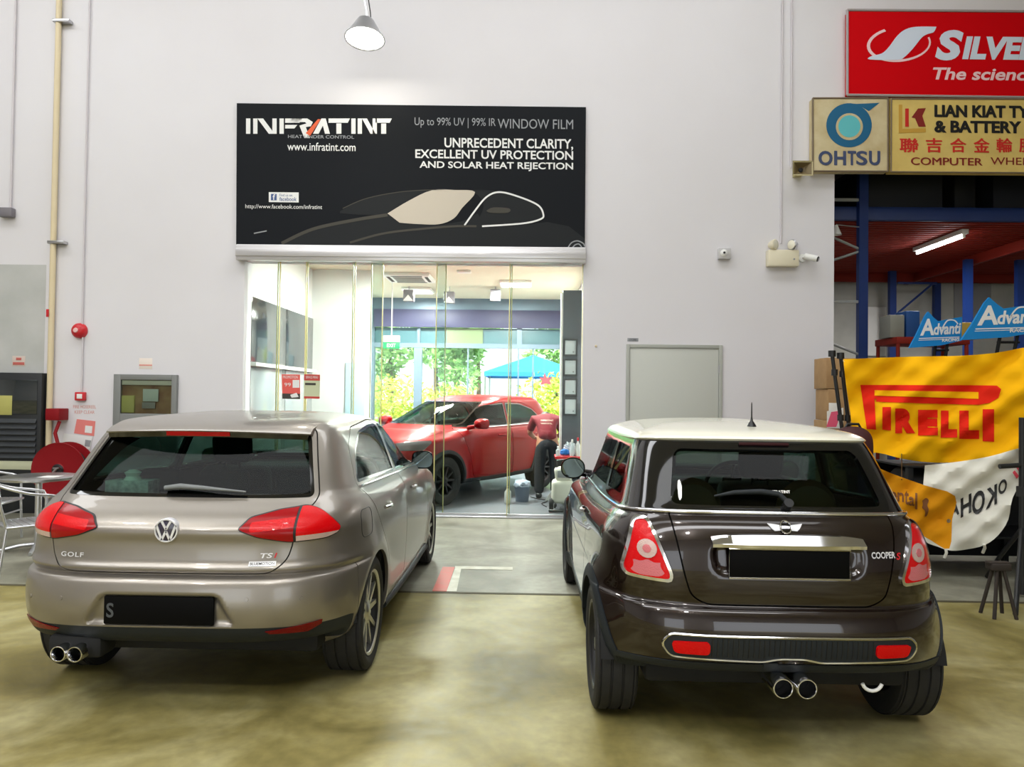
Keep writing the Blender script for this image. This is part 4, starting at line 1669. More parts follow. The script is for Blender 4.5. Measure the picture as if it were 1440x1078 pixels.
M['banner'] = mat('banner_black_print', (17, 20, 25), .6, spec=.15)
M['ink_white'] = mat('white_print', (232, 232, 230), .5)
M['ink_grey'] = mat('grey_print', (150, 152, 156), .5)
M['ink_dim'] = mat('dim_grey_print', (36, 38, 40), .6, spec=.15)
M['ink_mid'] = mat('mid_grey_print', (74, 72, 66), .6, spec=.15)
M['ink_black'] = mat('black_print', (20, 20, 22), .5)
M['ink_orange'] = mat('orange_print', (224, 92, 44), .5)
M['ink_blue'] = mat('blue_print', (60, 86, 140), .5)
M['ink_beige'] = mat('pale_beige_print', (198, 188, 172), .5)
c0, c1 = at(333, 145, YW), at(824, 347.5, YW)
ban = empty('shop_banner', ((c0.x + c1.x) / 2, BY, c1.z))
tag(ban, 'black printed shop banner with white writing and a car outline above the glass front', 'sign')
ban.location = (0, 0, 0)
prism('board', [at(333, 145, BY), at(824, 150.5, BY), at(822.5, 348.5, BY), at(332, 345, BY)], (0, .03, 0), M['banner'], ban, 0)
Y1 = BY - .003
fw = on_wall(Y1)


def wr(s, x0, y0, x1, y1, m, parent=None, Y=Y1, slope=.0115, **k):
    """a line of writing between pixel x0..x1, top y0, bottom y1 (at x0), following the picture's slight tilt"""
    xm = (x0 + x1) / 2
    return writing('lettering', s, (x0, y1, x1, y0), lambda x, y: tuple(at(x, y + (x - xm) * slope, Y)), m, parent, **k)


def wr2(s, x0, y0, x1, y1, m, parent, Y, d=.9, **k):
    """heavier sign writing: the same line struck twice, a hair apart"""
    wr(s, x0, y0, x1 - d, y1, m, parent, Y, **k)
    wr(s, x0 + d, y0 + d * .4, x1, y1 + d * .4, m, parent, Y - .0008, **k)


# logo lettering: built from strokes
def logo_strokes(segs, w, m, parent, Y):
    bm = bmesh.new()
    for s in segs:
        bm_prism(bm, [at(x, y, Y) for x, y in s], (0, .0015, 0))
    return from_bm('logo_lettering', bm, m, parent, 0)


def vb(x, y0, y1, w=7):
    return [(x, y0), (x + w, y0), (x + w, y1), (x, y1)]


lg = []
t0, b0 = 166.5, 188
lg += [vb(346, t0, b0, 6)]
lg += [vb(356, t0, b0, 6), [(362, t0), (370, t0), (386, b0), (378, b0)], vb(383, t0, b0, 6)]
lg += [vb(393, t0, b0, 6), [(401, t0), (425, t0), (421, t0 + 6), (401, t0 + 6)], [(401, t0 + 9), (418, t0 + 9), (414, t0 + 14), (401, t0 + 14)]]
lg += [[(410, t0), (432, t0), (440, t0 + 5), (437, t0 + 11), (430, t0 + 12), (436, b0 + 6), (428, b0 + 6), (421, t0 + 10), (431, t0 + 7), (429, t0 + 5), (408, t0 + 5)]]
lg += [[(440, b0), (452, t0), (458, t0), (464, b0), (457, b0), (454, t0 + 10), (448, b0)]]
lg += [[(462, t0), (492, t0), (489, t0 + 6), (462, t0 + 6)], vb(473, t0 + 7, b0, 7)]
lg += [vb(494, t0, b0, 6)]
lg += [vb(503, t0, b0, 6), [(509, t0), (516, t0), (528, b0), (521, b0)], vb(524, t0, b0, 6)]
lg += [[(528, t0), (551, t0), (548, t0 + 6), (528, t0 + 6)], vb(536, t0 + 7, b0, 7)]
logo_strokes(lg, 0, M['ink_white'], ban, Y1)
flat('logo_accent', [(430, b0 - 1), (447, t0 + 1), (451, t0 + 1), (436, b0 + 3)], M['ink_orange'], ban, Y1 - .002)
wr('HEAT UNDER CONTROL', 405, 190, 498, 194.5, M['ink_grey'], ban, bold=.01)
wr('www.infratint.com', 404, 200.5, 500, 212, M['ink_white'], ban, bold=.008)
wr('Up to 99% UV | 99% IR', 583, 165.5, 697, 180, M['ink_grey'], ban)
wr('WINDOW FILM', 700, 167.5, 806, 181, M['ink_grey'], ban)
wr('UNPRECEDENT CLARITY,', 625, 194.5, 806, 210.5, M['ink_white'], ban, bold=.02)
wr('EXCELLENT UV PROTECTION', 584, 211, 806, 223.5, M['ink_white'], ban, bold=.02)
wr('AND SOLAR HEAT REJECTION', 590, 227.5, 806, 240, M['ink_white'], ban, bold=.02)
flat('link_badge', [(378, 270), (420, 270.5), (420, 284.5), (378, 284)], M['ink_white'], ban, Y1)
flat('link_square', [(381, 272.5), (389, 272.5), (389, 281.5), (381, 281.5)], M['ink_blue'], ban, Y1 - .002)
wr('f', 383.5, 273, 387, 281, M['ink_white'], ban, Y1 - .004, bold=.02)
wr('Find us on', 393, 272.5, 411, 276, M['ink_blue'], ban, Y1 - .002)
wr('facebook', 393, 277, 417, 282.5, M['ink_blue'], ban, Y1 - .002, bold=.01)
wr('http://www.facebook.com/infratint', 345, 287.5, 453, 295, M['ink_white'], ban)
# dark coupe drawing
flat('car_print', [(394, 343), (430, 325), (480, 312), (536, 302), (545, 300.5), (562, 314), (620, 316), (650, 311), (672, 300), (680, 316), (720, 318), (770, 312), (800, 318), (822, 335), (822, 348), (394, 345)], M['ink_dim'], ban, Y1)
flat('car_print_roof', curve([(478, 297), (510, 281), (560, 270), (610, 266.5), (660, 266.5), (694, 268), (730, 276), (755, 290), (764, 303), (750, 312), (700, 316), (670, 318), (680, 290), (664, 270), (608, 268), (545, 300), (478, 300)], 4), M['ink_dim'], ban, Y1 + .0003)
flat('car_print_windscreen', curve([(545, 300), (575, 282), (607, 267.5), (640, 267), (668, 270), (650, 292), (638, 307), (618, 315), (590, 315), (562, 313)], 4), M['ink_beige'], ban, Y1 - .002)
line_px('car_print_window_line', curve([(653, 317), (668, 296), (684, 277), (702, 270), (728, 276), (756, 288), (764, 301), (760, 308), (735, 314), (678, 318)]), 2.4, M['ink_white'], ban, Y1 - .002)
flat('car_print_mirror', curve([(684, 296), (694, 291.5), (716, 293), (714, 299), (690, 299), (684, 296)], 4), M['ink_mid'], ban, Y1 - .004)
line_px('car_print_bonnet_line', curve([(492, 341), (540, 328), (600, 321), (640, 318), (670, 318)]), 3.0, M['ink_mid'], ban, Y1 - .002)
line_px('car_print_bonnet_line', curve([(396, 342), (440, 322), (500, 309), (545, 302)]), 4.5, M['ink_mid'], ban, Y1 - .002)
line_px('car_print_lamp_line', [(357, 328), (375, 324.5)], 1.6, M['ink_grey'], ban, Y1 - .002)
line_px('car_print_roof_line', curve([(482, 293), (515, 279), (565, 269.5), (625, 266)]), 1.2, M['ink_mid'], ban, Y1 - .002)
line_px('wheel_print', curve([(799, 347.5), (804, 341), (812, 338.5), (820, 342), (822, 346)]), 1.6, M['ink_grey'], ban, Y1 - .002)
line_px('wheel_print', curve([(805, 348), (809, 344), (814, 343), (818, 347)]), 1.6, M['ink_grey'], ban, Y1 - .002)

# ------------------------------------------------------------------ red signboard and the old yellow boards
RY = YW - .10
M['sign_red'] = mat('red_sign_face', (206, 0, 12), .7, spec=.1)
M['ink_pale'] = mat('pale_blue_white_print', (214, 224, 240), .5)
M['ink_pinkish'] = mat('pinkish_white_print', (244, 206, 208), .5)
sg = empty('red_signboard')
tag(sg, 'red signboard with pale italic writing and an oval logo at the top right', 'sign')
prism('board', [at(1193, 16, RY), at(1560, 19, RY), at(1560, 137, RY), at(1193, 132, RY)], (0, .095, 0), M['sign_red'], sg, 0)
bm = bmesh.new()
P = [at(1191.5, 14, RY), at(1560, 17, RY), at(1560, 138.5, RY), at(1191.5, 133.5, RY)]
for i in range(4):
    bm_tube(bm, [P[i], P[(i + 1) % 4]], .016, 6)
from_bm('sign_frame', bm, mat('dull_sign_frame', (168, 160, 160), .6), sg)
ry = RY - .004
cx, cy = 1264, 62
ov = [(cx + 45 * math.cos(t) , cy + 25 * math.sin(t) - (45 * math.cos(t)) * .06) for t in np.linspace(0, 2 * math.pi, 41)]
ovi = [(cx + 1 + 41.5 * math.cos(t), cy + 21.5 * math.sin(t) - (41.5 * math.cos(t)) * .06) for t in np.linspace(0, 2 * math.pi, 41)]
half = [p for p in ov]
V = [at(x, y, ry) for x, y in ov[:-1]] + [at(x, y, ry) for x, y in ovi[:-1]]
n = 40
mk('logo_oval', V, [(i, (i + 1) % n, n + (i + 1) % n, n + i) for i in range(n) if not (27 <= i <= 37)], M['ink_pinkish'], sg, 0)
flat('logo_emblem', curve([(1317, 37.5), (1290, 37.5), (1274, 41), (1262, 50), (1250, 66), (1240, 75), (1225, 79), (1223, 83.5), (1262, 84), (1272, 80), (1284, 68), (1296, 53), (1304, 48), (1313, 45), (1317, 37.5)], 4), M['ink_pale'], sg, ry - .003)
wr('S', 1315, 42, 1355, 85, M['ink_pale'], sg, ry, bold=.05, shear=.2)
wr('ILVERSTONE', 1353, 52, 1600, 85, M['ink_pale'], sg, ry, bold=.05, shear=.2)
wr('The science of', 1312, 95.5, 1496, 113, M['ink_pinkish'], sg, ry, bold=.025, shear=.2)

OY = YW - .12
M['board_cream'] = mat('aged_cream_board', (218, 206, 170), .6, spec=.15, noise=(5, (188, 168, 122), .3))
M['board_yellow'] = mat('aged_yellow_board', (226, 200, 118), .6, spec=.15, noise=(5, (206, 178, 104), .3))
M['ink_teal'] = mat('teal_blue_print', (18, 96, 136), .5)
M['ink_aqua'] = mat('aqua_print', (96, 190, 196), .5)
M['ink_navy'] = mat('navy_print', (62, 74, 108), .5)
M['ink_maroon'] = mat('maroon_print', (132, 30, 26), .5)
M['ink_red'] = mat('red_print', (206, 40, 32), .5)
ob = empty('tyre_signboard')
tag(ob, 'aged cream signboard with a blue ring emblem beside the yellow board', 'sign')
prism('board', [at(1143, 138, OY), at(1249.5, 138, OY), at(1248.5, 241, OY), at(1143, 240.5, OY)], (0, .115, 0), M['board_cream'], ob, 0)
P = [at(1143, 138, OY), at(1248.5, 138, OY), at(1248.5, 241, OY), at(1143, 240.5, OY)]
bm = bmesh.new()
for i in range(4):
    bm_tube(bm, [P[i], P[(i + 1) % 4]], .012, 6)
from_bm('board_frame', bm, mat('rusty_frame', (120, 104, 84), .7), ob)
oy = OY - .004
ring = [(1194 + 32 * math.cos(t), 176 + 31 * math.sin(t)) for t in np.linspace(-1.0, 2 * math.pi - 1.35, 40)]
flat('emblem', ring + [(1205, 146), (1237, 144.5), (1222, 156)], M['ink_teal'], ob, oy)
flat('emblem_ring', [(1194.5 + 19 * math.cos(t), 178 + 19 * math.sin(t)) for t in np.linspace(0, 2 * math.pi, 33)[:-1]], M['board_cream'], ob, oy - .003)
flat('emblem_dot', [(1194.5 + 15.5 * math.cos(t), 177.5 + 15.5 * math.sin(t)) for t in np.linspace(0, 2 * math.pi, 33)[:-1]], M['ink_aqua'], ob, oy - .006)
for ch, a, b in (('O', 1151, 1171), ('H', 1173, 1190), ('T', 1192, 1204), ('S', 1204, 1220), ('U', 1222, 1238)):
    wr2(ch, a, 212, b, 232, M['ink_navy'], ob, oy, bold=.02)
yb = empty('yellow_signboard')
tag(yb, 'aged yellow signboard with black English and red Chinese writing over the store opening', 'sign')
prism('board', [at(1252.5, 138, OY), at(1580, 140, OY), at(1580, 244, OY), at(1252, 241.5, OY)], (0, .115, 0), M['board_yellow'], yb, 0)
P = [at(1253.5, 139, OY), at(1580, 140, OY), at(1580, 244, OY), at(1253, 241.5, OY)]
bm = bmesh.new()
for i in range(4):
    bm_tube(bm, [P[i], P[(i + 1) % 4]], .010, 6)
from_bm('board_frame', bm, bpy.data.materials['rusty_frame'], yb)
M['ink_gold'] = mat('gold_print', (200, 156, 62), .5)
flat('emblem_shadow', [(1264, 147), (1269, 147), (1269, 181), (1302, 180), (1302, 186), (1264, 187)], M['ink_gold'], yb, oy)
flat('emblem_bar', [(1273, 152.5), (1278, 152.5), (1278, 178), (1273, 178)], M['ink_red'], yb, oy - .002)
flat('emblem_leg', [(1291, 152.5), (1302, 152), (1297, 163), (1302, 178), (1292, 178), (1287, 166), (1282, 165)], M['ink_maroon'], yb, oy - .002)
wr2('LIAN KIAT TYRE', 1314, 148, 1470, 165, M['ink_black'], yb, oy, bold=.03)
wr2('& BATTERY PTE', 1314, 170, 1480, 187, M['ink_black'], yb, oy, bold=.03)
for i, ch in enumerate('聯吉合金輪胎'):
    a = (1265, 1302, 1336, 1369, 1401, 1433)[i]
    wr2(ch, a, 194, a + (27 if i == 0 else 23), 214, M['ink_red'], yb, oy, bold=.008)
wr('COMPUTER', 1281, 221.5, 1381, 232, M['ink_maroon'], yb, oy)
wr('COMPUTER', 1281.8, 221.8, 1381.8, 232.3, M['ink_maroon'], yb, oy - .0008)
wr('WHEEL BALANCING', 1393, 222, 1570, 232.5, M['ink_maroon'], yb, oy, bold=.006)


# ------------------------------------------------------------------ fittings on the white wall
def wall_pipe(name, pts, r, m, label, cat, brackets=()):
    a_, b_ = at(*pts[0], YW - r - .012), at(*pts[-1], YW - r - .012)
    xm_ = (a_.x + b_.x) / 2
    t = tag(tube(name, [(xm_, YW - r - .012, a_.z), (xm_, YW - r - .012, (a_.z + b_.z) / 2), (xm_, YW - r - .012, b_.z)], r, m, None, 12), label, cat)
    for x, y in brackets:
        p = Vector((xm_, YW, at(x, y, YW).z))
        box('pipe_bracket', (p.x - r - .02, YW - 2 * r - .02, p.z - .02), (p.x + .16, YW - .0005, p.z + .02), M['steel'], t, .004)
    return t


M['pipe_beige'] = mat('beige_pipe_paint', (220, 204, 168), .5)
M['conduit'] = mat('grey_white_conduit', (206, 200, 204), .5)
pb = wall_pipe('water_pipe', [(83, -40), (75, 250), (70, 430), (67.5, 700)], .035, M['pipe_beige'], 'beige vertical pipe with steel brackets at the far left', 'pipe', [(80, 33), (73, 342)])
tag_red = at(67, 440, YW - .09)
box('red_tag', (tag_red.x - .02, tag_red.y - .002, tag_red.z - .05), (tag_red.x + .015, tag_red.y + .002, tag_red.z + .05), M['red_enamel'], pb, .001)
wall_pipe('conduit', [(23.5, -40), (18, 180), (14, 296)], .013, M['conduit'], 'thin conduit left of the beige pipe, ending in a small grey box', 'pipe')
jb = at(13, 300, YW)
o = box('junction_box', (jb.x - .09, YW - .09, jb.z - .06), (jb.x + .09, YW - .001, jb.z + .06), mat('grey_box_paint', (120, 116, 122), .5), None, .012)
tag(o, 'small grey junction box at the far left under a thin conduit', 'electrical box')
lathe('cable_gland', [(.02, -.02), (.025, 0), (.02, .03)], M['black'], o, 'X', 12, (jb.x - .10, YW - .05, jb.z))
wall_pipe('conduit', [(125, -40), (121, 250), (117.5, 457)], .011, M['conduit'], 'thin conduit running down to the red alarm bell', 'pipe')
wall_pipe('conduit', [(116, 474), (115, 552)], .011, M['conduit'], 'short conduit between the alarm bell and the red call point', 'pipe')
bp_ = at(113, 465, YW)
o = lathe('alarm_bell', [(0, .09), (.03, .09), (.07, .075), (.095, .04), (.10, .01), (.10, 0), (0, 0)], M['red_enamel'], None, 'Z', 32)
for v in o.data.vertices:
    x, y, z = v.co
    v.co = (bp_.x + x, YW - z - .001, bp_.z + y)
tag(o, 'round red fire alarm bell on the white wall', 'alarm bell')
lathe('bell_dome', [(0, 0), (.028, .003), (.035, .02), (.035, .03)], mat('pale_dome', (236, 190, 186), .3), o, 'Y', 20, (bp_.x - .005, YW - .105, bp_.z))
cp = at(115, 557, YW)
o = box('call_point', (cp.x - .065, YW - .05, cp.z - .055), (cp.x + .065, YW - .001, cp.z + .055), M['red_enamel'], None, .008)
tag(o, 'small square red fire call point below the alarm bell', 'alarm button')
box('call_window', (cp.x - .035, YW - .053, cp.z - .03), (cp.x + .035, YW - .05, cp.z + .03), M['white'], o, .003)

# right hand conduits, siren horn, emergency light, cameras
wall_pipe('conduit', [(1101, -40), (1099.5, 180), (1098, 342)], .011, M['conduit'], 'thin conduit running down to the twin-head emergency light', 'pipe')
wall_pipe('conduit', [(1114.5, -40), (1113.5, 130), (1112, 236)], .011, M['conduit'], 'thin conduit running down to the horn speaker', 'pipe')
hp = at(1120, 244, YW)
t = empty('horn_speaker', (hp.x, YW, hp.z))
tag(t, 'yellowed rectangular horn speaker beside the cream signboard', 'speaker')
M['aged_plastic'] = mat('aged_cream_plastic', (206, 196, 150), .5)
bm = bmesh.new()
rg = []
for w_, h_, y_ in ((.13, .095, -.22), (.115, .08, -.215), (.07, .05, -.16), (.035, .03, -.08), (.05, .05, -.07), (.05, .05, -.001)):
    rg.append([bm.verts.new((sx * w_, y_, sz * h_)) for sx, sz in ((-1, -1), (1, -1), (1, 1), (-1, 1))])
for i in range(len(rg) - 1):
    for k in range(4):
        bm.faces.new((rg[i][k], rg[i][(k + 1) % 4], rg[i + 1][(k + 1) % 4], rg[i + 1][k]))
from_bm('horn', bm, M['aged_plastic'], t, 20)
bm = bmesh.new()
rg = []
for w_, h_, y_ in ((.128, .093, -.221), (.10, .07, -.205), (.05, .04, -.15), (.03, .03, -.14)):
    rg.append([bm.verts.new((sx * w_, y_, sz * h_)) for sx, sz in ((-1, -1), (1, -1), (1, 1), (-1, 1))])
for i in range(len(rg) - 1):
    for k in range(4):
        bm.faces.new((rg[i][k], rg[i][(k + 1) % 4], rg[i + 1][(k + 1) % 4], rg[i + 1][k]))
bm.faces.new(rg[-1])
from_bm('horn_mouth', bm, mat('brown_horn_mouth', (120, 104, 70), .5), t, 20)
lathe('driver', [(0, -.16), (.025, -.155), (.03, -.14)], M['black'], t, 'Y', 16)

ep = at(1098, 363, YW)
t = empty('emergency_light', (ep.x, YW, ep.z))
tag(t, 'cream twin-head emergency light on the wall left of the store opening', 'lamp')
M['cream_plastic'] = mat('cream_plastic', (228, 220, 194), .45)
box('battery_box', (-.195, -.11, -.12), (.195, -.001, .09), M['cream_plastic'], t, .015)
for sx in (-1, 1):
    bm = bmesh.new()
    bm_lathe(bm, [(0, -.05), (.035, -.05), (.06, .0), (.068, .035), (.06, .045)], 'Y', 24)
    r = Matrix.Rotation(math.radians(180 - sx * 38 - (0 if sx < 0 else 20)), 3, 'Z')
    for v in bm.verts:
        v.co = r @ v.co + Vector((sx * .13, -.08, .155))
    h = from_bm('lamp_head', bm, M['cream_plastic'] if sx < 0 else M['steel'], t)
    bm = bmesh.new()
    bm_lathe(bm, [(0, .055), (.04, .052), (.06, .043)], 'Y', 24)
    for v in bm.verts:
        v.co = r @ v.co + Vector((sx * .13, -.08, .155))
    from_bm('lens', bm, mat('lamp_lens', (238, 234, 214), .1, coat=1), h)
    tube('lamp_stem', [(sx * .13, -.06, .08), (sx * .13, -.075, .13)], .018, M['cream_plastic'], t)
lathe('test_button', [(0, -.004), (.01, -.003), (.012, .002)], M['ink_grey'], t, 'Y', 12, (.13, -.112, -.03))

kp = at(1131, 363, YW)
t = empty('security_camera', (kp.x, YW, kp.z))
tag(t, 'small white bullet camera beside the emergency light', 'camera')
lathe('mount_base', [(.05, -.03), (.055, -.001), (0, -.001)], M['white'], t, 'Y', 20, (-.03, 0, 0))
tube('mount_arm', [(-.03, -.02, 0), (.0, -.08, .0)], .014, M['white'], t)
bm = bmesh.new()
bm_lathe(bm, [(0, -.09), (.036, -.09), (.04, -.08), (.04, .07), (.034, .075)], 'Y', 20)
rc = Matrix.Rotation(math.radians(55), 3, 'Z') @ Matrix.Rotation(math.radians(18), 3, 'X')
for v in bm.verts:
    v.co = rc @ v.co + Vector((.04, -.10, -.01))
from_bm('camera_body', bm, M['white'], t)
bm = bmesh.new()
bm_lathe(bm, [(0, -.102), (.03, -.102), (.037, -.09), (0, -.09)], 'Y', 20)
for v in bm.verts:
    v.co = rc @ v.co + Vector((.04, -.10, -.01))
from_bm('lens', bm, M['black_gloss'], t)
dp = at(1017, 357.5, YW)
t = empty('wall_sensor', (dp.x, YW, dp.z))
tag(t, 'small grey sensor box with a round white eye above the service door', 'sensor')
box('housing', (-.075, -.07, -.07), (.08, -.001, .07), mat('sensor_grey', (196, 194, 194), .5), t, .01)
lathe('eye', [(0, -.09), (.03, -.088), (.045, -.075), (.045, -.06)], M['white'], t, 'Y', 24, (-.01, 0, .005))
lathe('pupil', [(0, -.096), (.014, -.095), (.016, -.085)], M['black'], t, 'Y', 16, (-.01, 0, .005))
pp = at(890, 477.5, YW)
o = box('door_label', (pp.x - .07, YW - .003, pp.z - .022), (pp.x + .07, YW - .0005, pp.z + .022), M['ink_grey'], None, .001)
tag(o, 'tiny grey label above the left corner of the service door', 'label')
wr('STORE', 885, 476, 895, 479, M['ink_black'], o, YW - .0045)
sp_ = at(838, 486.5, YW)
o = lathe('wall_stud', [(0, -.02), (.012, -.018), (.016, -.001), (0, -.001)], M['pipe_beige'], None, 'Y', 12, (sp_.x, YW, sp_.z))
tag(o, 'tiny beige stud on the wall between banner and service door', 'stud')

# grey framed cabinet window
a, b = at(163.5, 526, YW), at(249, 640, YW)
t = empty('notice_cabinet')
tag(t, 'grey-framed glazed wall cabinet behind the roof of the silver car', 'cabinet')
M['frame_grey'] = mat('grey_frame_paint', (124, 126, 124), .45)
f = .115
bm = bmesh.new()
bm_box(bm, (a.x, YW - .06, b.z), (a.x + f * .8, YW - .001, a.z), .004)
bm_box(bm, (b.x - f * .55, YW - .06, b.z), (b.x, YW - .001, a.z), .004)
bm_box(bm, (a.x + f * .8, YW - .06, a.z - f * .6), (b.x - f * .55, YW - .001, a.z), .004)
zlow = at(190, 581, YW).z
bm_box(bm, (a.x + f * .8, YW - .06, b.z), (b.x - f * .55, YW - .001, zlow), .004)
from_bm('frame', bm, M['frame_grey'], t)
box('back_panel', (a.x + .09, YW - .012, zlow), (b.x - .06, YW - .001, a.z - .07), mat('brown_cabinet_back', (140, 96, 70), .6, noise=(6, (176, 150, 112), .2)), t, 0)
box('glass', (a.x + .088, YW - .05, zlow), (b.x - .06, YW - .045, a.z - .068), glass_mat('cabinet_glass', (232, 236, 228), .6), t, 0)
box('top_strip', (a.x + .1, YW - .040, at(190, 541, YW).z), (b.x - .07, YW - .012, a.z - .075), M['ink_white'], t, .001)
box('yellow_panel', (a.x + .1, YW - .042, zlow + .01), (at(191, 560, YW).x, YW - .012, at(190, 556, YW).z), mat('pale_yellow_panel', (206, 204, 130), .5), t, .002)
q = at(214, 561, YW)
box('paper', (q.x - .10, YW - .043, q.z - .03), (q.x + .10, YW - .035, q.z + .13), mat('pale_blue_paper', (206, 222, 226), .6), t, .001)
box('paper', (q.x - .11, YW - .042, q.z - .12), (q.x + .06, YW - .035, q.z - .04), M['ink_grey'], t, .001)
q = at(205, 511, YW)
o = box('wall_sticker', (q.x - .085, YW - .002, q.z - .07), (q.x + .085, YW - .0005, q.z + .07), mat('faded_sticker', (234, 222, 212), .6), None, .0005)
tag(o, 'faded white and red sticker above the grey-framed cabinet', 'sticker')
box('red_band', (q.x - .085, YW - .003, q.z - .03), (q.x + .085, YW - .002, q.z - .012), mat('faded_red', (224, 150, 138), .6), o, .0003)

# dark louvred cabinet at the left edge
a, b = at(-40, 523, YW - .1), at(62, 700, YW - .1)
t = empty('equipment_cabinet')
tag(t, 'tall black cabinet with a glazed top and louvred door at the left edge', 'cabinet')
y0, y1 = YW - .13, YW - .001
zt_ = at(40, 524, y0).z
xr_ = at(58, 560, y0).x
xl_ = at(-60, 560, y0).x
M['cab_black'] = mat('black_cabinet_paint', (30, 33, 36), .4)
box('carcass', (xl_, y0, 0), (xr_, y1, zt_), M['cab_black'], t, .006)
zg0, zg1 = at(20, 582, y0).z, at(20, 534, y0).z
box('glazed_panel', (xl_ + .06, y0 - .008, zg0), (xr_ - .05, y0, zg1), mat('dark_cabinet_glass', (36, 42, 44), .06, coat=1), t, .002)
q0, q1 = at(0, 583, y0), at(18, 556, y0)
box('yellow_notice', (q0.x - .15, y0 - .011, q0.z), (q1.x, y0 - .008, q1.z), mat('yellow_notice', (176, 172, 96), .6), t, .001)
bm = bmesh.new()
z = at(20, 644, y0).z
zz = at(20, 590, y0).z
k = 0
while z < zz:
    p = [(xl_ + .06, y0 - .002, z), (xl_ + .06, y0 - .03, z + .004), (xl_ + .06, y0 - .002, z + .055)]
    bm_prism(bm, p, (xr_ - .05 - xl_ - .06, 0, 0))
    z += .075
from_bm('louvres', bm, mat('louvre_black', (44, 48, 52), .4), t, 20)
zb0 = at(30, 660, y0).z
box('white_strip', (xl_ + .04, y0 - .012, zb0), (xr_ - .04, y0, zb0 + .11), mat('greenish_white_strip', (188, 190, 160), .5), t, .003)
q = at(26, 508, YW)
o = box('wall_sticker', (q.x - .08, YW - .0035, q.z - .06), (q.x + .09, YW - .0015, q.z + .07), mat('faded_sticker_grey', (206, 190, 180), .6), None, .0005)
tag(o, 'faded red sticker on the wall above the black cabinet', 'sticker')
box('red_band', (q.x - .07, YW - .0045, q.z - .045), (q.x + .08, YW - .0035, q.z - .01), mat('faded_red_band', (190, 96, 88), .6), o, .0003)
box('red_mark', (q.x - .03, YW - .0045, q.z + .015), (q.x + .04, YW - .0035, q.z + .05), bpy.data.materials['faded_red_band'], o, .0003)

# hose reel on its bracket, valve box, notices
hy = 8.85
hc = at(86, 660, hy)
t = empty('hose_reel', (hc.x, hy, hc.z))
tag(t, 'round red fire hose reel on the wall behind the steel table', 'hose reel')
M['reel_red'] = mat('dark_red_reel', (136, 12, 22), .5, spec=.25)
rr_ = .335
lathe('drum', [(0, -.07), (.07, -.07), (.08, -.06), (rr_ - .03, -.055), (rr_, -.065), (rr_ + .004, -.05), (rr_, -.04), (.2, -.03), (.2, .13), (rr_, .14), (rr_, .16), (0, .16)], M['reel_red'], t, 'Y', 48)
bm = bmesh.new()
for k in range(7):
    pts = [((.225 + .004 * k) * math.cos(a_), -.015 + k * .022, (.225 + .004 * k) * math.sin(a_)) for a_ in np.linspace(0, 2 * math.pi, 33)[:-1]]
    bm_tube(bm, pts, .011, 6, True)
from_bm('hose', bm, M['rubber'], t)
lathe('hub', [(0, -.10), (.06, -.095), (.075, -.07)], M['black'], t, 'Y', 24)
bm = bmesh.new()
bm_tube(bm, [(-.03, -.11, -.03), (.02, -.115, .03)], .014)
bm_tube(bm, [(-.025, -.115, .025), (.05, -.115, .03)], .012)
from_bm('nozzle', bm, M['steel'], t)
box('bracket', (-.06, .16, -.3), (.06, YW - hy - .001, .12), M['reel_red'], t, .005)
p0 = at(84, 592, YW - .14)
p1 = at(80, 636, 9.0)
tube('feed_pipe', [p0 - Vector((hc.x, hy, hc.z)), Vector((p0.x - hc.x - .03, .22, p0.z - hc.z - .15)), Vector((-.12, .20, .1)), Vector((0, .19, 0))], .022, M['reel_red'], t)
q = at(87, 582, YW)
o = box('valve_box', (q.x - .085, YW - .20, q.z - .075), (q.x + .09, YW - .001, q.z + .075), M['reel_red'], None, .008)
tag(o, 'small dark red box on the wall above the hose reel', 'box')
q = at(118, 575, YW)
sn = empty('wall_notice', (0, 0, 0))
tag(sn, 'red stencilled fire notice painted on the wall under the call point', 'notice')
M['ink_faded_red'] = mat('faded_red_paint', (206, 132, 118), .7)
wr('FIRE HOSEREEL', 103, 569.5, 135, 574, M['ink_faded_red'], sn, YW - .001, slope=.01)
wr('KEEP CLEAR', 105, 577, 133, 581.5, M['ink_faded_red'], sn, YW - .001, slope=.01)
M['pink_paper'] = mat('pink_notice_paper', (226, 128, 122), .6)


def tilted_sheet(name, px, m, Y, label, cat):
    P = [at(x, y, Y) for x, y in px]
    return tag(prism(name, P, (0, .004, 0), m, None, 0), label, cat)


o = tilted_sheet('notice_sheet', [(108, 589), (134, 592), (132, 613), (104, 609)], M['pink_paper'], YW - .006, 'pink notice sheet leaning above the hose reel', 'notice')
flat('code_panel', [(120, 598), (130, 599), (129, 609), (119, 608)], M['ink_white'], o, YW - .0085, .001)
o = tilted_sheet('notice_sheet', [(90, 609), (130, 614), (126, 632), (87, 625)], M['ink_white'], YW - .012, 'white notice sheet tilted on top of the hose reel', 'notice')
flat('print_mark', [(120, 618), (128, 619), (126, 628), (119, 627)], M['ink_grey'], o, YW - .0145, .001)

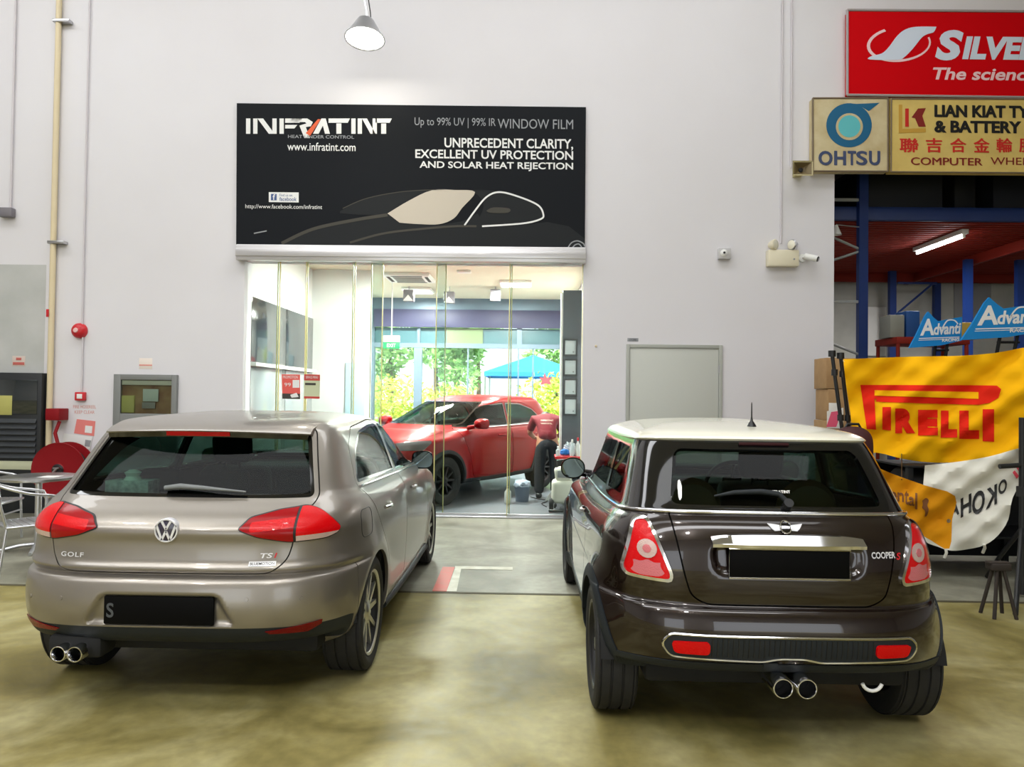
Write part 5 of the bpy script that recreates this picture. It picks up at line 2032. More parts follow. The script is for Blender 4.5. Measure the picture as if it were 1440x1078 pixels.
# red posters stuck on the shop glass
py_ = 9.325
o = flat('poster', [(396, 526), (422, 526.5), (422, 561), (397, 560.5)], mat('coral_red_poster', (226, 92, 84), .5), None, py_, .003)
tag(o, 'coral red poster with white print stuck on the shop glass', 'poster')
flat('white_panel', [(411.5, 534), (421, 534), (421, 545), (411.5, 545)], M['ink_white'], o, py_ - .002, .001)
flat('grey_band', [(397, 553), (422, 553.5), (422, 561), (397, 560.5)], M['ink_mid'], o, py_ - .002, .001)
flat('white_shape', [(408, 555), (417, 552), (420, 558), (410, 559)], M['ink_white'], o, py_ - .003, .001)
wr('PROMOTION', 398, 528, 419, 532, M['ink_white'], o, py_ - .002)
wr('99', 400, 538, 409, 543, M['ink_white'], o, py_ - .002)
o = flat('poster', [(427.5, 526), (450, 526.5), (449.5, 560.5), (427.5, 560)], mat('pale_green_poster', (200, 206, 170), .5), None, py_, .003)
tag(o, 'pale poster with a red heading, right of the coral red one', 'poster')
flat('red_heading', [(427.5, 526), (450, 526.5), (450, 535), (427.5, 534.5)], mat('brick_red_print', (196, 66, 60), .5), o, py_ - .002, .001)
flat('brown_band', [(429, 538), (444, 538.3), (444, 541.5), (429, 541.2)], M['ink_mid'], o, py_ - .002, .001)
flat('red_footer', [(427.5, 557), (449.5, 557.5), (449.5, 560.5), (427.5, 560)], bpy.data.materials['brick_red_print'], o, py_ - .002, .001)
wr('SERVICE MENU', 430, 528.5, 447, 532, M['ink_white'], o, py_ - .003)
o = flat('decal', [(766, 524), (769, 531), (776, 530), (773, 535), (776, 541), (768, 539), (760, 541), (762, 535), (758, 530), (764, 531)], mat('dull_red_decal', (150, 66, 76), .5), None, YS - .02, .003)
tag(o, 'red star-like decal stuck on the far showroom window', 'decal')


# ------------------------------------------------------------------ steel cafe chairs and table
def cafe_chair(loc, rz, label):
    t = empty('cafe_chair', loc, rz)
    tag(t, label, 'chair', 'aluminium cafe chairs at the left wall')
    m = M['alu']
    r = .0125
    # one bent tube makes front legs and arms, curling round the back
    for s in (-1, 1):
        tube('front_leg', [(s * .25, .20, 0), (s * .235, .19, .42), (s * .235, .19, .60), (s * .245, .17, .655), (s * .26, .08, .675)], r, m, t)
        tube('rear_leg', [(s * .22, -.26, 0), (s * .20, -.20, .42)], r, m, t)
    arc = [(.26, .08, .675), (.265, -.06, .70), (.24, -.19, .745), (.15, -.265, .775), (0, -.29, .785), (-.15, -.265, .775), (-.24, -.19, .745), (-.265, -.06, .70), (-.26, .08, .675)]
    tube('arm_rail', curve(arc, 4), r, m, t)
    for s in (-1, 1):
        tube('back_post', [(s * .18, -.20, .42), (s * .185, -.245, .60), (s * .16, -.262, .772)], r * .9, m, t)
    for z in (.50, .58, .66):
        P = []
        for a_ in np.linspace(-1, 1, 11):
            P.append((a_ * .185, -.215 - (z - .42) * .13 - .03 * (1 - a_ * a_), z))
        bm = bmesh.new()
        n = len(P)
        q = [[bm.verts.new(Vector(p) + Vector((0, dy, dz))) for p in P] for dy, dz in ((-.004, -.024), (-.004, .024), (.004, .024), (.004, -.024))]
        for i in range(n - 1):
            for k in range(4):
                bm.faces.new((q[k][i], q[k][i + 1], q[(k + 1) % 4][i + 1], q[(k + 1) % 4][i]))
        bm.faces.new([q[k][0] for k in range(4)])
        bm.faces.new([q[k][-1] for k in range(4)])
        from_bm('back_slat', bm, m, t, 30)
    st = []
    for k in range(7):
        y = -.18 + k * .058
        w = .205 + .02 * (k / 6)
        st.append(box('seat_slat', (-w, y - .024, .425), (w, y + .024, .435), m, t, .004))
    tube('seat_frame', [(-.215, -.2, .42), (.215, -.2, .42), (.238, .21, .42), (-.238, .21, .42)], r, m, t, 8, True)
    tube('stretcher', [(-.212, -.235, .22), (.212, -.235, .22)], r * .8, m, t)
    tube('stretcher', [(-.236, .195, .30), (.236, .195, .30)], r * .8, m, t)
    return t


cafe_chair((-4.30, 6.22, 0), math.radians(-42), 'aluminium cafe chair nearest the silver car, slatted back turned to the left')
cafe_chair((-5.50, 7.35, 0), math.radians(-80), 'aluminium cafe chair at the left edge behind the nearer chair')
t = empty('cafe_table', (-4.78, 7.05, 0))
tag(t, 'round steel-rimmed cafe table between the chairs and the hose reel', 'table')
lathe('table_top', [(0, .725), (.34, .725), (.35, .72), (.35, .70), (.34, .695), (0, .70)], M['steel'], t, 'Z', 40)
lathe('table_column', [(.03, .70), (.03, .04), (.05, .03)], M['alu'], t, 'Z', 16)
for k in range(4):
    a_ = k * math.pi / 2 + .4
    c_, s_ = math.cos(a_), math.sin(a_)
    tube('table_foot', [(0, 0, .06), (.15 * c_, .15 * s_, .05), (.30 * c_, .30 * s_, .015)], .018, M['alu'], t)
    tube('top_arm', [(0, 0, .66), (.2 * c_, .2 * s_, .69)], .012, M['alu'], t)
o = box('paper_sheet', (-4.72, 6.92, .7255), (-4.55, 7.08, .7275), M['white'], None, .0005)
tag(o, 'white sheet of paper lying on the cafe table', 'paper')

# tissue box on the parcel shelf of the silver car
tb = empty('tissue_box', (-2.17, 3.98, .981))
tag(tb, 'pale tissue box on the rear shelf inside the silver car', 'box')
box('carton', (-.12, -.065, 0), (.12, .065, .10), mat('pale_patterned_carton', (226, 228, 224), .6, noise=(30, (150, 156, 160), .2)), tb, .004)
bm = bmesh.new()
bm_lathe(bm, [(.05, .098), (.035, .12), (.045, .14), (.02, .155), (0, .15)], 'Z', 9)
from_bm('tissue', bm, M['white'], tb)


# ------------------------------------------------------------------ inside the showroom
# dark panelled display wall with a pale shelf strip
pd = empty('display_wall')
tag(pd, 'dark glossy display wall on the left side of the showroom', 'display')
for k in range(2):
    y0, y1 = 9.55 + k * 1.4, 10.93 + k * 1.4
    box('panel_board', (xl + .001, y0, 1.98), (xl + .05, y1, 2.86), M['black_panel'], pd, .004)
    box('lower_board', (xl + .001, y0, .1), (xl + .05, y1, 1.93), mat('grey_reflective_panel', (150, 156, 158), .15, coat=.6), pd, .004)
box('shelf_strip', (xl + .001, 9.55, 1.93), (xl + .12, 12.33, 1.98), M['white'], pd, .004)
M['pale_blue'] = mat('pale_blue_door', (176, 206, 216), .5)
dd = box('door_2', (X(486, 12.39), 12.37, .01), (X(513, 12.39), 12.399, Z(512, 12.39)), M['pale_blue'], None, .003)
struct(dd, 'pale blue door in the showroom partition')
tube('door_handle', [(X(489, 12.37), 12.37, 1.0), (X(489, 12.37), 12.33, 1.0), (X(492, 12.37), 12.33, 1.0)], .01, M['steel'], dd)

# ceiling cassette
t = empty('air_conditioner', (X(572, 12.9), 13.0, zc))
tag(t, 'white ceiling cassette air conditioner with a dark louvre', 'air conditioner')
box('casing', (-.42, -.42, -.06), (.42, .42, -.001), M['white'], t, .015)
box('intake_grille', (-.26, -.26, -.066), (.26, .26, -.06), mat('grey_intake', (130, 126, 118), .6), t, .004)
for k in range(4):
    r = Matrix.Rotation(k * math.pi / 2, 3, 'Z')
    bm = bmesh.new()
    bm_box(bm, (-.28, -.37, -.064), (.28, -.31, -.058), .003)
    for v in bm.verts:
        v.co = r @ v.co
    from_bm('louvre', bm, M['ink_mid'], t)


def spot_fitting(px, py, Y, label):
    x, z = X(px, Y), Z(py, Y)
    t = empty('spotlight', (x, Y, zc))
    tag(t, label, 'lamp')
    box('housing', (-.10, -.10, z - zc - .10), (.10, .10, z - zc + .12), mat('grey_spot_housing', (120, 118, 126), .4), t, .01)
    tube('stem', [(0, 0, z - zc + .12), (0, 0, -.001)], .012, M['alu'], t)
    bm = bmesh.new()
    bm_prism(bm, [(-.10, -.105, z - zc - .10), (.10, -.105, z - zc - .10), (0, -.105, z - zc + .02)], (0, .006, 0))
    from_bm('reflector', bm, M['white'], t, 0)


spot_fitting(695, 416, 14.2, 'square grey spotlight hanging from the showroom ceiling, right of the others')
spot_fitting(630, 420, 14.2, 'square grey spotlight hanging from the showroom ceiling near the middle')
spot_fitting(573, 418, 14.2, 'square grey spotlight hanging from the showroom ceiling, left of the others')
p = at(653, 379, 12.4)
t = tag(box('ceiling_batten', (p.x - .12, 12.3, zc - .04), (p.x + .12, 12.44, zc - .001), M['white'], None, .01), 'small white batten on the cream showroom ceiling', 'lamp')

# exit sign
ex = at(550.5, 481, 13.6)
t = empty('exit_sign', (ex.x, 13.6, ex.z))
tag(t, 'green and white hanging exit sign in the showroom', 'sign')
box('housing', (-.155, -.03, .0), (.155, .03, .125), M['white'], t, .01)
M['exit_green'] = mat('lit_exit_green', (10, 160, 92), .4, emit=.45)
box('green_face', (-.155, -.012, -.12), (.155, .012, .0), M['exit_green'], t, .004)
writing('lettering', 'EXIT', (-.085, -.095, .085, -.025), lambda x, z: (x, -.0135, z), M['ink_white'], t, .03)
tube('hanger_rod', [(0, 0, .125), (0, 0, zc - ex.z)], .012, M['white'], t)

# certificates on the dark pillar panel
cyy = 11.0
cpan = struct(box('wall_certificates', (X(790, cyy), cyy, 0), (1.049, cyy + .12, Z(408, cyy, 800)), mat('slate_wall_panel', (92, 98, 106), .4), bevel=.003))
struct(box('trim_8', (X(787.5, cyy), cyy - .015, 0), (X(790.5, cyy), cyy + .12, Z(412, cyy, 800)), M['white'], bevel=.003), 'white edge strip of the slate wall panel')
M['cert_frame'] = mat('dark_certificate_frame', (66, 68, 72), .4)
M['cert_paper'] = mat('certificate_paper', (214, 222, 228), .6)
words = ('topmost', 'second from the top', 'third from the top', 'lowest')
for i, (y0, y1) in enumerate(((475.5, 501), (503.5, 529), (531.5, 557), (558.5, 584.5))):
    a, b = at(792, y0, cyy - .03), at(812.5, y1, cyy - .03)
    t = empty('certificate', ((a.x + b.x) / 2, cyy, (a.z + b.z) / 2))
    tag(t, 'framed certificate on the slate panel, %s of the column' % words[i], 'certificate', 'framed certificates')
    w, h = (b.x - a.x) / 2, (a.z - b.z) / 2
    bm = bmesh.new()
    e = .03
    bm_box(bm, (-w, -.03, -h), (-w + e, -.001, h), .003)
    bm_box(bm, (w - e, -.03, -h), (w, -.001, h), .003)
    bm_box(bm, (-w + e, -.03, -h), (w - e, -.001, -h + e), .003)
    bm_box(bm, (-w + e, -.03, h - e), (w - e, -.001, h), .003)
    from_bm('frame', bm, M['cert_frame'], t)
    box('sheet', (-w + e, -.012, -h + e), (w - e, -.001, h - e), M['cert_paper'], t, 0)
    lathe('seal', [(0, -.014), (.012, -.014), (.012, -.012)], M['ink_grey'], t, 'Y', 14, (w * .4, 0, -h * .5))

# trolley with bottles
ty = 10.55
tx0, tx1 = X(781, ty), X(817, ty)
zt2 = Z(640, ty, 800)
t = empty('tool_trolley', ((tx0 + tx1) / 2, ty, 0))
tag(t, 'black service trolley with a red-edged tray by the slate panel', 'trolley')
hw = (tx1 - tx0) / 2
box('tray', (-hw, -.2, zt2 - .04), (hw, .2, zt2), M['red_enamel'], t, .01)
box('lower_shelf', (-hw, -.2, .2), (hw, .2, .23), M['black'], t, .008)
for sx in (-1, 1):
    for sy in (-1, 1):
        o = tube('leg', [(sx * (hw - .015), sy * .185, .06), (sx * (hw - .015), sy * .185, zt2 - .02)], .012, M['black'], t)
        lathe('caster', [(0, -.012), (.03, -.012), (.03, .012), (0, .012)], M['rubber'], o, 'X', 14, (sx * (hw - .015), sy * .185, .03))
box('side_panel', (-hw + .01, -.19, zt2 - .16), (hw - .01, -.175, zt2 - .04), M['black'], t, .004)
bcol = [(mat('white_bottle_plastic', (226, 228, 230), .4), 'white spray bottle on the trolley tray beside the slate panel'),
        (mat('clear_bottle_plastic', (190, 200, 206), .2), 'clear grey spray bottle between the others on the trolley tray'),
        (mat('pale_bottle_plastic', (206, 214, 220), .3), 'pale squat bottle at the left end of the trolley tray')]
for i, (dx, h, r) in enumerate(((.14, .27, .033), (.06, .24, .035), (-.145, .14, .03))):
    m_, lb = bcol[i]
    o = empty('spray_bottle', (t.location.x + dx, ty - .14 + .02 * (i % 2), zt2))
    tag(o, lb, 'bottle', 'bottles on the trolley')
    lathe('bottle_body', [(0, 0), (r, 0), (r, h * .6), (r * .4, h * .75), (r * .4, h * .82), (0, h * .82)], m_, o, 'Z', 18)
    box('spray_head', (-.012, -.045, h * .82), (.012, .02, h), M['ink_white'] if i else M['red_enamel'], o, .005)
bm = bmesh.new()
bmesh.ops.create_icosphere(bm, subdivisions=3, radius=1)
rnd = random.Random(3)
for v in bm.verts:
    k = 1 + .18 * math.sin(7 * v.co.x + 3) * math.sin(6 * v.co.y + 1) + .08 * math.sin(17 * v.co.z)
    v.co = Vector((v.co.x * .07 * k, v.co.y * .06 * k, max(v.co.z, -.55) * .055 * k + .04))
o = from_bm('cloth', bm, mat('bright_blue_cloth', (40, 112, 190), .8), None, 60, (t.location.x - .045, ty - .06, zt2 + .002))
tag(o, 'crumpled bright blue cloth on the trolley tray', 'cloth')
bm = bmesh.new()
bmesh.ops.create_icosphere(bm, subdivisions=4, radius=1)
for v in bm.verts:
    k = 1 + .22 * math.sin(9 * v.co.x + 2) * math.sin(8 * v.co.y + 4) + .12 * math.sin(19 * v.co.z + 9 * v.co.x)
    v.co = Vector((v.co.x * .09 * k, v.co.y * .065 * k, max(v.co.z, -.6) * .10 * k + .078))
o = from_bm('plastic_bag', bm, mat('crumpled_clear_plastic', (208, 212, 216), .25), None, 25, (t.location.x + .04, ty + .095, zt2 + .002))
tag(o, 'crumpled pale plastic bag at the back of the trolley tray', 'bag')

# white wet-and-dry machine below
vx, vy = X(793, 10.05), 10.1
t = empty('vacuum_cleaner', (vx, vy, 0))
tag(t, 'white wheeled vacuum machine on the showroom floor behind the brown car mirror', 'vacuum cleaner')
bm = bmesh.new()
bm_box(bm, (-.15, -.17, .10), (.15, .17, .42), .06, 4)
bm_box(bm, (-.11, -.13, .40), (.12, .12, .60), .05, 4, Matrix.Rotation(math.radians(-8), 3, 'Y'))
from_bm('machine_body', bm, mat('ivory_machine_plastic', (222, 220, 206), .4), t)
for sx in (-1, 1):
    lathe('machine_wheel', [(0, -.03), (.08, -.03), (.085, -.02), (.085, .02), (.08, .03), (0, .03)], M['rubber'], t, 'X', 24, (sx * .16, -.10, .086))
    lathe('caster', [(0, -.012), (.03, -.012), (.03, .012), (0, .012)], M['rubber'], t, 'X', 14, (sx * .1, .13, .031))
box('control_panel', (-.08, -.16, .46), (.08, -.12, .56), M['ink_grey'], t, .01)
tube('carry_handle', [(-.08, 0, .58), (-.08, 0, .68), (.08, 0, .70), (.08, 0, .60)], .014, M['black'], t)
tube('suction_hose', curve([(.12, -.1, .3), (.22, -.2, .25), (.2, -.26, .08), (.0, -.3, .03), (-.2, -.28, .025)], 6), .02, M['black'], t)

# bucket, bottle and cables by the red car
bx, by_ = X(736, 10.85), 10.85
t = empty('bucket', (bx, by_, 0))
tag(t, 'grey-blue bucket lined with a plastic bag beside the red car', 'bucket')
lathe('pail', [(0, .005), (.095, 0), (.12, .25), (.126, .25), (.126, .26), (.115, .26), (.092, .015), (0, .015)], mat('grey_blue_pail', (104, 116, 136), .5), t, 'Z', 28)
bm = bmesh.new()
bmesh.ops.create_icosphere(bm, subdivisions=3, radius=1)
for v in bm.verts:
    k = 1 + .15 * math.sin(8 * v.co.x + 1) * math.sin(7 * v.co.y) + .06 * math.sin(18 * v.co.z)
    v.co = Vector((v.co.x * .125 * k, v.co.y * .125 * k, v.co.z * .08 * k + .25))
from_bm('bag_liner', bm, mat('pale_blue_plastic', (176, 188, 208), .4), t, 40)
o = lathe('bottle', [(0, 0), (.045, 0), (.05, .01), (.05, .17), (.02, .21), (.02, .235), (0, .235)], M['white'], None, 'Z', 20, loc=(X(716, 10.6), 10.6, 0))
tag(o, 'white plastic bottle on the showroom floor beside the bucket', 'bottle')
lathe('bottle_cap', [(.024, .225), (.024, .25), (0, .25)], M['ink_grey'], o, 'Z', 16)
o = tube('power_cord', curve([(X(770, 10.4), 10.3, .008), (X(764, 10.5), 10.6, .008), (X(772, 10.8), 10.9, .008), (X(757, 10.9), 11.1, .008), (X(748, 11.0), 11.3, .008)], 8), .007, M['black'], None)
tag(o, 'black power cord lying on the showroom floor', 'cord')
bm = bmesh.new()
bm_prism(bm, [(0, 0, 0), (.16, .02, 0), (.10, .03, .16)], (0, .006, 0))
o = from_bm('paper_sheet', bm, M['white'], None, 0, (X(768, 10.9), 10.9, 0.0))
tag(o, 'white folded paper standing on the floor by the person', 'paper')


# ------------------------------------------------------------------ the person leaning into the red car
def skin_body(name, chains, m, parent=None, sub=2):
    """chains: list of [(x, y, z, radius), ...]; joined where points coincide"""
    bm = bmesh.new()
    lay = bm.verts.layers.skin.verify()
    vs = {}
    for ch in chains:
        prev = None
        for x, y, z, r in ch:
            key = (round(x, 4), round(y, 4), round(z, 4))
            if key not in vs:
                v = bm.verts.new((x, y, z))
                v[lay].radius = (r, r)
                vs[key] = v
            v = vs[key]
            if prev is not None and prev is not v and not any(prev in e.verts for e in v.link_edges):
                bm.edges.new((prev, v))
            prev = v
    bm.verts.ensure_lookup_table()
    bm.verts[0][lay].use_root = True
    me = bpy.data.meshes.new(name)
    bm.to_mesh(me)
    bm.free()
    o = bpy.data.objects.new(name, me)
    C.objects.link(o)
    o.modifiers.new('skin', 'SKIN').use_smooth_shade = True
    s = o.modifiers.new('sub', 'SUBSURF')
    s.levels = s.render_levels = sub
    bpy.context.view_layer.update()
    dg = bpy.context.evaluated_depsgraph_get()
    me2 = bpy.data.meshes.new_from_object(o.evaluated_get(dg))
    o.modifiers.clear()
    o.data = me2
    bpy.data.meshes.remove(me)
    me2.materials.clear()
    me2.materials.append(m)
    me2.polygons.foreach_set('use_smooth', [True] * len(me2.polygons))
    if parent:
        o.parent = parent
    return o


M['skin'] = mat('skin', (176, 124, 96), .55)
M['maroon_cloth'] = mat('maroon_shirt_cloth', (124, 32, 44), .85, bump=(120, .2))
M['navy_cloth'] = mat('dark_trouser_cloth', (26, 30, 38), .85, bump=(120, .2))
M['hair'] = mat('black_hair', (18, 16, 16), .6)
pr = empty('person', (X(771, 11.3), 11.3, 0))
tag(pr, 'person in a maroon shirt and dark trousers bending towards the red car', 'person')
hip, ch1, ch2, nk = (0, 0, .92, .118), (-.01, .13, 1.06, .125), (-.02, .27, 1.19, .155), (-.02, .39, 1.24, .07)
hd1, hd2 = (-.02, .46, 1.235, .075), (-.02, .56, 1.20, .095)
chains = [[hip, ch1, ch2, nk, hd1, hd2, (-.02, .62, 1.17, .06)]]
for s in (-1, 1):
    sh = (-.02 + s * .19, .29, 1.20, .065)
    el = (-.02 + s * .26, .40, .98, .048)
    wr_ = (-.03 + s * .17, .56, .90, .034)
    chains.append([ch2, sh, el, wr_])
    chains.append([hip, (s * .10, .01, .84, .10), (s * .115, -.02, .49, .068), (s * .125, -.05, .10, .046), (s * .13, -.05, .06, .045)])
body = skin_body('body', chains, M['skin'], pr)
# hands: palm and five bent fingers
for s in (-1, 1):
    w0 = Vector((-.03 + s * .17, .56, .90))
    ch = [[(w0.x, w0.y, w0.z, .030), (w0.x - s * .01, w0.y + .05, w0.z - .005, .034), (w0.x - s * .01, w0.y + .085, w0.z - .01, .030)]]
    hands = []
    bmj = None
    for k in range(4):
        ox = (k - 1.5) * .02
        ln = (.068, .078, .074, .058)[k]
        b0_ = (w0.x - s * .01 + ox, w0.y + .085, w0.z - .01)
        ch.append([(w0.x - s * .01, w0.y + .085, w0.z - .01, .030), (b0_[0] + ox * .2 + .0001, b0_[1] + .015, b0_[2], .0105), (b0_[0] + ox * .3, b0_[1] + .015 + ln * .5, b0_[2] - .008, .009), (b0_[0] + ox * .3, b0_[1] + .012 + ln * .85, b0_[2] - .03, .008)])
    ch.append([(w0.x - s * .01, w0.y + .05, w0.z - .005, .034), (w0.x - s * .045, w0.y + .06, w0.z - .01, .012), (w0.x - s * .055, w0.y + .09, w0.z - .02, .0095), (w0.x - s * .05, w0.y + .11, w0.z - .03, .009)])
    skin_body('hand', ch, M['skin'], body, 1)
# face on the lowered head, hair over the crown
hc_ = Vector((-.02, .55, 1.20))
bm = bmesh.new()
bmesh.ops.create_icosphere(bm, subdivisions=4, radius=1)
for v in bm.verts:
    v.co = Vector((v.co.x * .108, v.co.y * .125, v.co.z * .112))
bmesh.ops.delete(bm, geom=[v for v in bm.verts if (v.co.y > .045 and v.co.z < .035) or v.co.z < -.055], context='VERTS')
for v in bm.verts:
    v.co += hc_ + Vector((0, -.005, .012))
from_bm('hair', bm, M['hair'], body)
bm = bmesh.new()
bm_prism(bm, [hc_ + Vector((-.012, .10, -.02)), hc_ + Vector((.012, .10, -.02)), hc_ + Vector((0, .10, .03))], (0, .025, 0))
from_bm('nose', bm, M['skin'], body, 60)
for s in (-1, 1):
    lathe('eye', [(0, .008), (.01, .005), (.014, 0)], M['ink_white'], body, 'Y', 12, tuple(hc_ + Vector((s * .036, .108, .02))))
    bm = bmesh.new()
    bmesh.ops.create_uvsphere(bm, u_segments=12, v_segments=8, radius=1)
    for v in bm.verts:
        v.co = Vector((v.co.x * .012, v.co.y * .022, v.co.z * .032)) + hc_ + Vector((s * .10, .0, -.005))
    from_bm('ear', bm, M['skin'], body)
box('mouth', tuple(hc_ + Vector((-.025, .088, -.052))), tuple(hc_ + Vector((.025, .100, -.042))), mat('lips', (150, 84, 76), .5), body, .004)
g = .018
sc_ = [[(hip[0], hip[1] - .02, hip[2] - .05, .15), (hip[0], hip[1] + .02, hip[2] + .04, .16), (ch1[0], ch1[1], ch1[2], ch1[3] + .035), (ch2[0], ch2[1], ch2[2], ch2[3] + g), (-.02, .36, 1.235, .10)]]
for s in (-1, 1):
    sc_.append([(ch2[0], ch2[1], ch2[2], ch2[3] + g), (-.02 + s * .19, .29, 1.20, .085), (-.02 + s * .235, .36, 1.08, .07), (-.02 + s * .25, .385, 1.01, .066)])
shirt = skin_body('shirt', sc_, M['maroon_cloth'], body)
tr = [[(hip[0], hip[1], hip[2] + .05, .145), (hip[0], hip[1], hip[2], .152)]]
for s in (-1, 1):
    tr.append([(hip[0], hip[1], hip[2], .152), (s * .105, .01, .84, .118), (s * .118, -.02, .49, .09), (s * .128, -.05, .05, .082)])
skin_body('trousers', tr, M['navy_cloth'], body)
for s in (-1, 1):
    bm = bmesh.new()
    bm_box(bm, (s * .13 - .048, -.12, .0), (s * .13 + .048, .15, .085), .035, 4)
    from_bm('shoe', bm, M['black'], body)
shb = BVHTree.FromPolygons([v.co for v in shirt.data.vertices], [tuple(p.vertices) for p in shirt.data.polygons])


def on_back(x, z):
    h = shb.ray_cast(Vector((x, -1, z)), Vector((0, 1, 0)))
    return tuple((h[0] if h[0] else Vector((x, .1, z))) + Vector((0, -.004, 0)))


for s_, z0, z1 in (('INFRATINT', 1.185, 1.21), ('WINDOW FILM', 1.14, 1.162)):
    writing('print', s_, (-.11, z0, .09, z1), on_back, M['ink_beige'], shirt, .01)

# ------------------------------------------------------------------ outside the far windows
M['leaf'] = mat('green_leaves', (168, 204, 128), .7, noise=(8, (120, 172, 92), .2))
M['leaf_yellow'] = mat('yellow_green_leaves', (236, 234, 96), .7, noise=(8, (192, 212, 96), .2))
M['bark'] = mat('tree_bark', (110, 92, 74), .9)


def leaf_mass(name, spots, size, m, parent, seed, count):
    """a crown of small leaf blades scattered in several balls"""
    rn = random.Random(seed)
    V, F = [], []
    for _ in range(count):
        cx_, cy_, cz_, r = rn.choice(spots)
        d = Vector((rn.gauss(0, 1), rn.gauss(0, 1), rn.gauss(0, 1))).normalized() * r * rn.uniform(.55, 1.0)
        c_ = Vector((cx_, cy_, cz_)) + d
        a_ = Vector((rn.gauss(0, 1), rn.gauss(0, 1), rn.gauss(0, .6))).normalized()
        b_ = a_.cross(Vector((rn.gauss(0, 1), rn.gauss(0, 1), rn.gauss(0, 1)))).normalized()
        s = size * rn.uniform(.7, 1.3)
        i = len(V)
        V += [c_ - a_ * s, c_ + b_ * s * .4, c_ + a_ * s, c_ - b_ * s * .4]
        F.append((i, i + 1, i + 2, i + 3))
    return mk(name, V, F, m, parent, 0)


def tree(x, y, h, seed, label):
    t = empty('tree', (x, y, -.05))
    tag(t, label, 'tree', 'trees outside the showroom')
    tube('trunk', [(0, 0, 0), (.05, 0, h * .3), (-.03, .05, h * .6)], [.14, .11, .07], M['bark'], t, 10)
    rn = random.Random(seed)
    spots = [(rn.uniform(-.7, .7), rn.uniform(-.6, .6), h * rn.uniform(.42, .92), rn.uniform(.6, .85)) for _ in range(8)]
    leaf_mass('crown', spots, .16, M['leaf'], t, seed, 1500)


tree(X(548, 26), 26, 5.2, 1, 'green tree outside, seen through the far left showroom window')
tree(X(612, 30.5), 30.5, 6.0, 2, 'green tree outside, left of the middle of the far window')
tree(X(642, 26.5), 26.5, 5.0, 3, 'green tree outside, near the middle of the far window')
tree(X(672, 34), 34, 6.4, 4, 'green tree outside, directly left of the blue canopy')
tree(X(780, 30), 30, 5.5, 5, 'green tree outside, behind the right end of the blue canopy')


def hedge(x0, x1, y, h, m, seed, label):
    t = empty('hedge', ((x0 + x1) / 2, y, -.05))
    tag(t, label, 'hedge')
    w = (x1 - x0) / 2
    spots = [(-w + (k + .5) * 2 * w / 10, 0, h * (.35 + .3 * (k % 2)), h * .42) for k in range(10)]
    leaf_mass('foliage', spots, .09, m, t, seed, 2200)
    tube('stem', [(0, 0, 0), (0, 0, h * .5)], .03, M['bark'], t)


hedge(X(530, 21), X(572, 21), 21, 2.1, M['leaf_yellow'], 8, 'yellow-green hedge outside behind the exit door')
hedge(X(600, 23), X(655, 23), 23, 1.9, M['leaf_yellow'], 9, 'low yellow-green hedge outside behind the red car roof')
hedge(X(752, 21), X(800, 21), 21, 2.2, M['leaf_yellow'], 10, 'bright yellow-green bush outside under the blue canopy')

cyv = 24.0
apex, lo_ = at(752, 499, cyv), at(752, 531, cyv)
cw = (X(815, cyv) - X(684, cyv)) / 2
ccx = (X(815, cyv) + X(684, cyv)) / 2
t = empty('canopy_tent', (ccx, cyv, -.05))
tag(t, 'bright blue pitched canopy outside the far showroom window', 'canopy')
M['canopy_blue'] = mat('bright_blue_canvas', (46, 140, 216), .7)
bm = bmesh.new()
za, zl = apex.z + .05, lo_.z + .05
tv = bm.verts.new((0, 0, za))
ringv = []
for sx, sy in ((-1, -1), (1, -1), (1, 1), (-1, 1)):
    ringv.append((bm.verts.new((sx * cw, sy * 1.5, zl + .14)), bm.verts.new((sx * cw, sy * 1.5, zl))))
for k in range(4):
    a_, b_ = ringv[k], ringv[(k + 1) % 4]
    bm.faces.new((a_[0], b_[0], tv))
    bm.faces.new((a_[1], b_[1], b_[0], a_[0]))
from_bm('canvas', bm, M['canopy_blue'], t, 0)
for sx, sy in ((-1, -1), (1, -1), (1, 1), (-1, 1)):
    tube('pole', [(sx * cw * .98, sy * 1.47, 0), (sx * cw * .98, sy * 1.47, zl + .1)], .03, M['alu'], t)


def clone(src, loc, rz, swap):
    r = src.copy()
    C.objects.link(r)
    r.location = loc
    r.rotation_euler = (0, 0, rz)
    for ch in src.children:
        c_ = ch.copy()
        C.objects.link(c_)
        c_.parent = r
        if c_.type == 'MESH' and c_.data.materials and c_.data.materials[0] == swap[0]:
            c_.material_slots[0].link = 'OBJECT'
            c_.material_slots[0].material = swap[1]
        for g_ in ch.children:
            d_ = g_.copy()
            C.objects.link(d_)
            d_.parent = c_
            if d_.data.materials and d_.data.materials[0] == swap[0]:
                d_.material_slots[0].link = 'OBJECT'
                d_.material_slots[0].material = swap[1]
    return r


M['white_paint'] = mat('white_car_paint', (226, 230, 236), .3, coat=.8)
o = clone(red, (X(716, 18.7), 18.6, -.05), math.radians(90), (M['red_paint'], M['white_paint']))
o['label'] = 'white car parked outside behind the red car, seen through the far window'


# ------------------------------------------------------------------ storage racking at the right
M['rack_blue'] = mat('blue_rack_steel', (14, 44, 104), .45)
M['rack_red'] = mat('red_orange_deck_steel', (126, 34, 22), .6, spec=.2)
M['rack_brace'] = mat('grey_rack_brace', (150, 152, 150), .5)
rk = empty('storage_rack', (0, 0, 0))
tag(rk, 'blue and red steel storage rack carrying a red corrugated deck in the store', 'rack')
pY = 9.85
x_up = X(1212, pY)
zd = 4.02


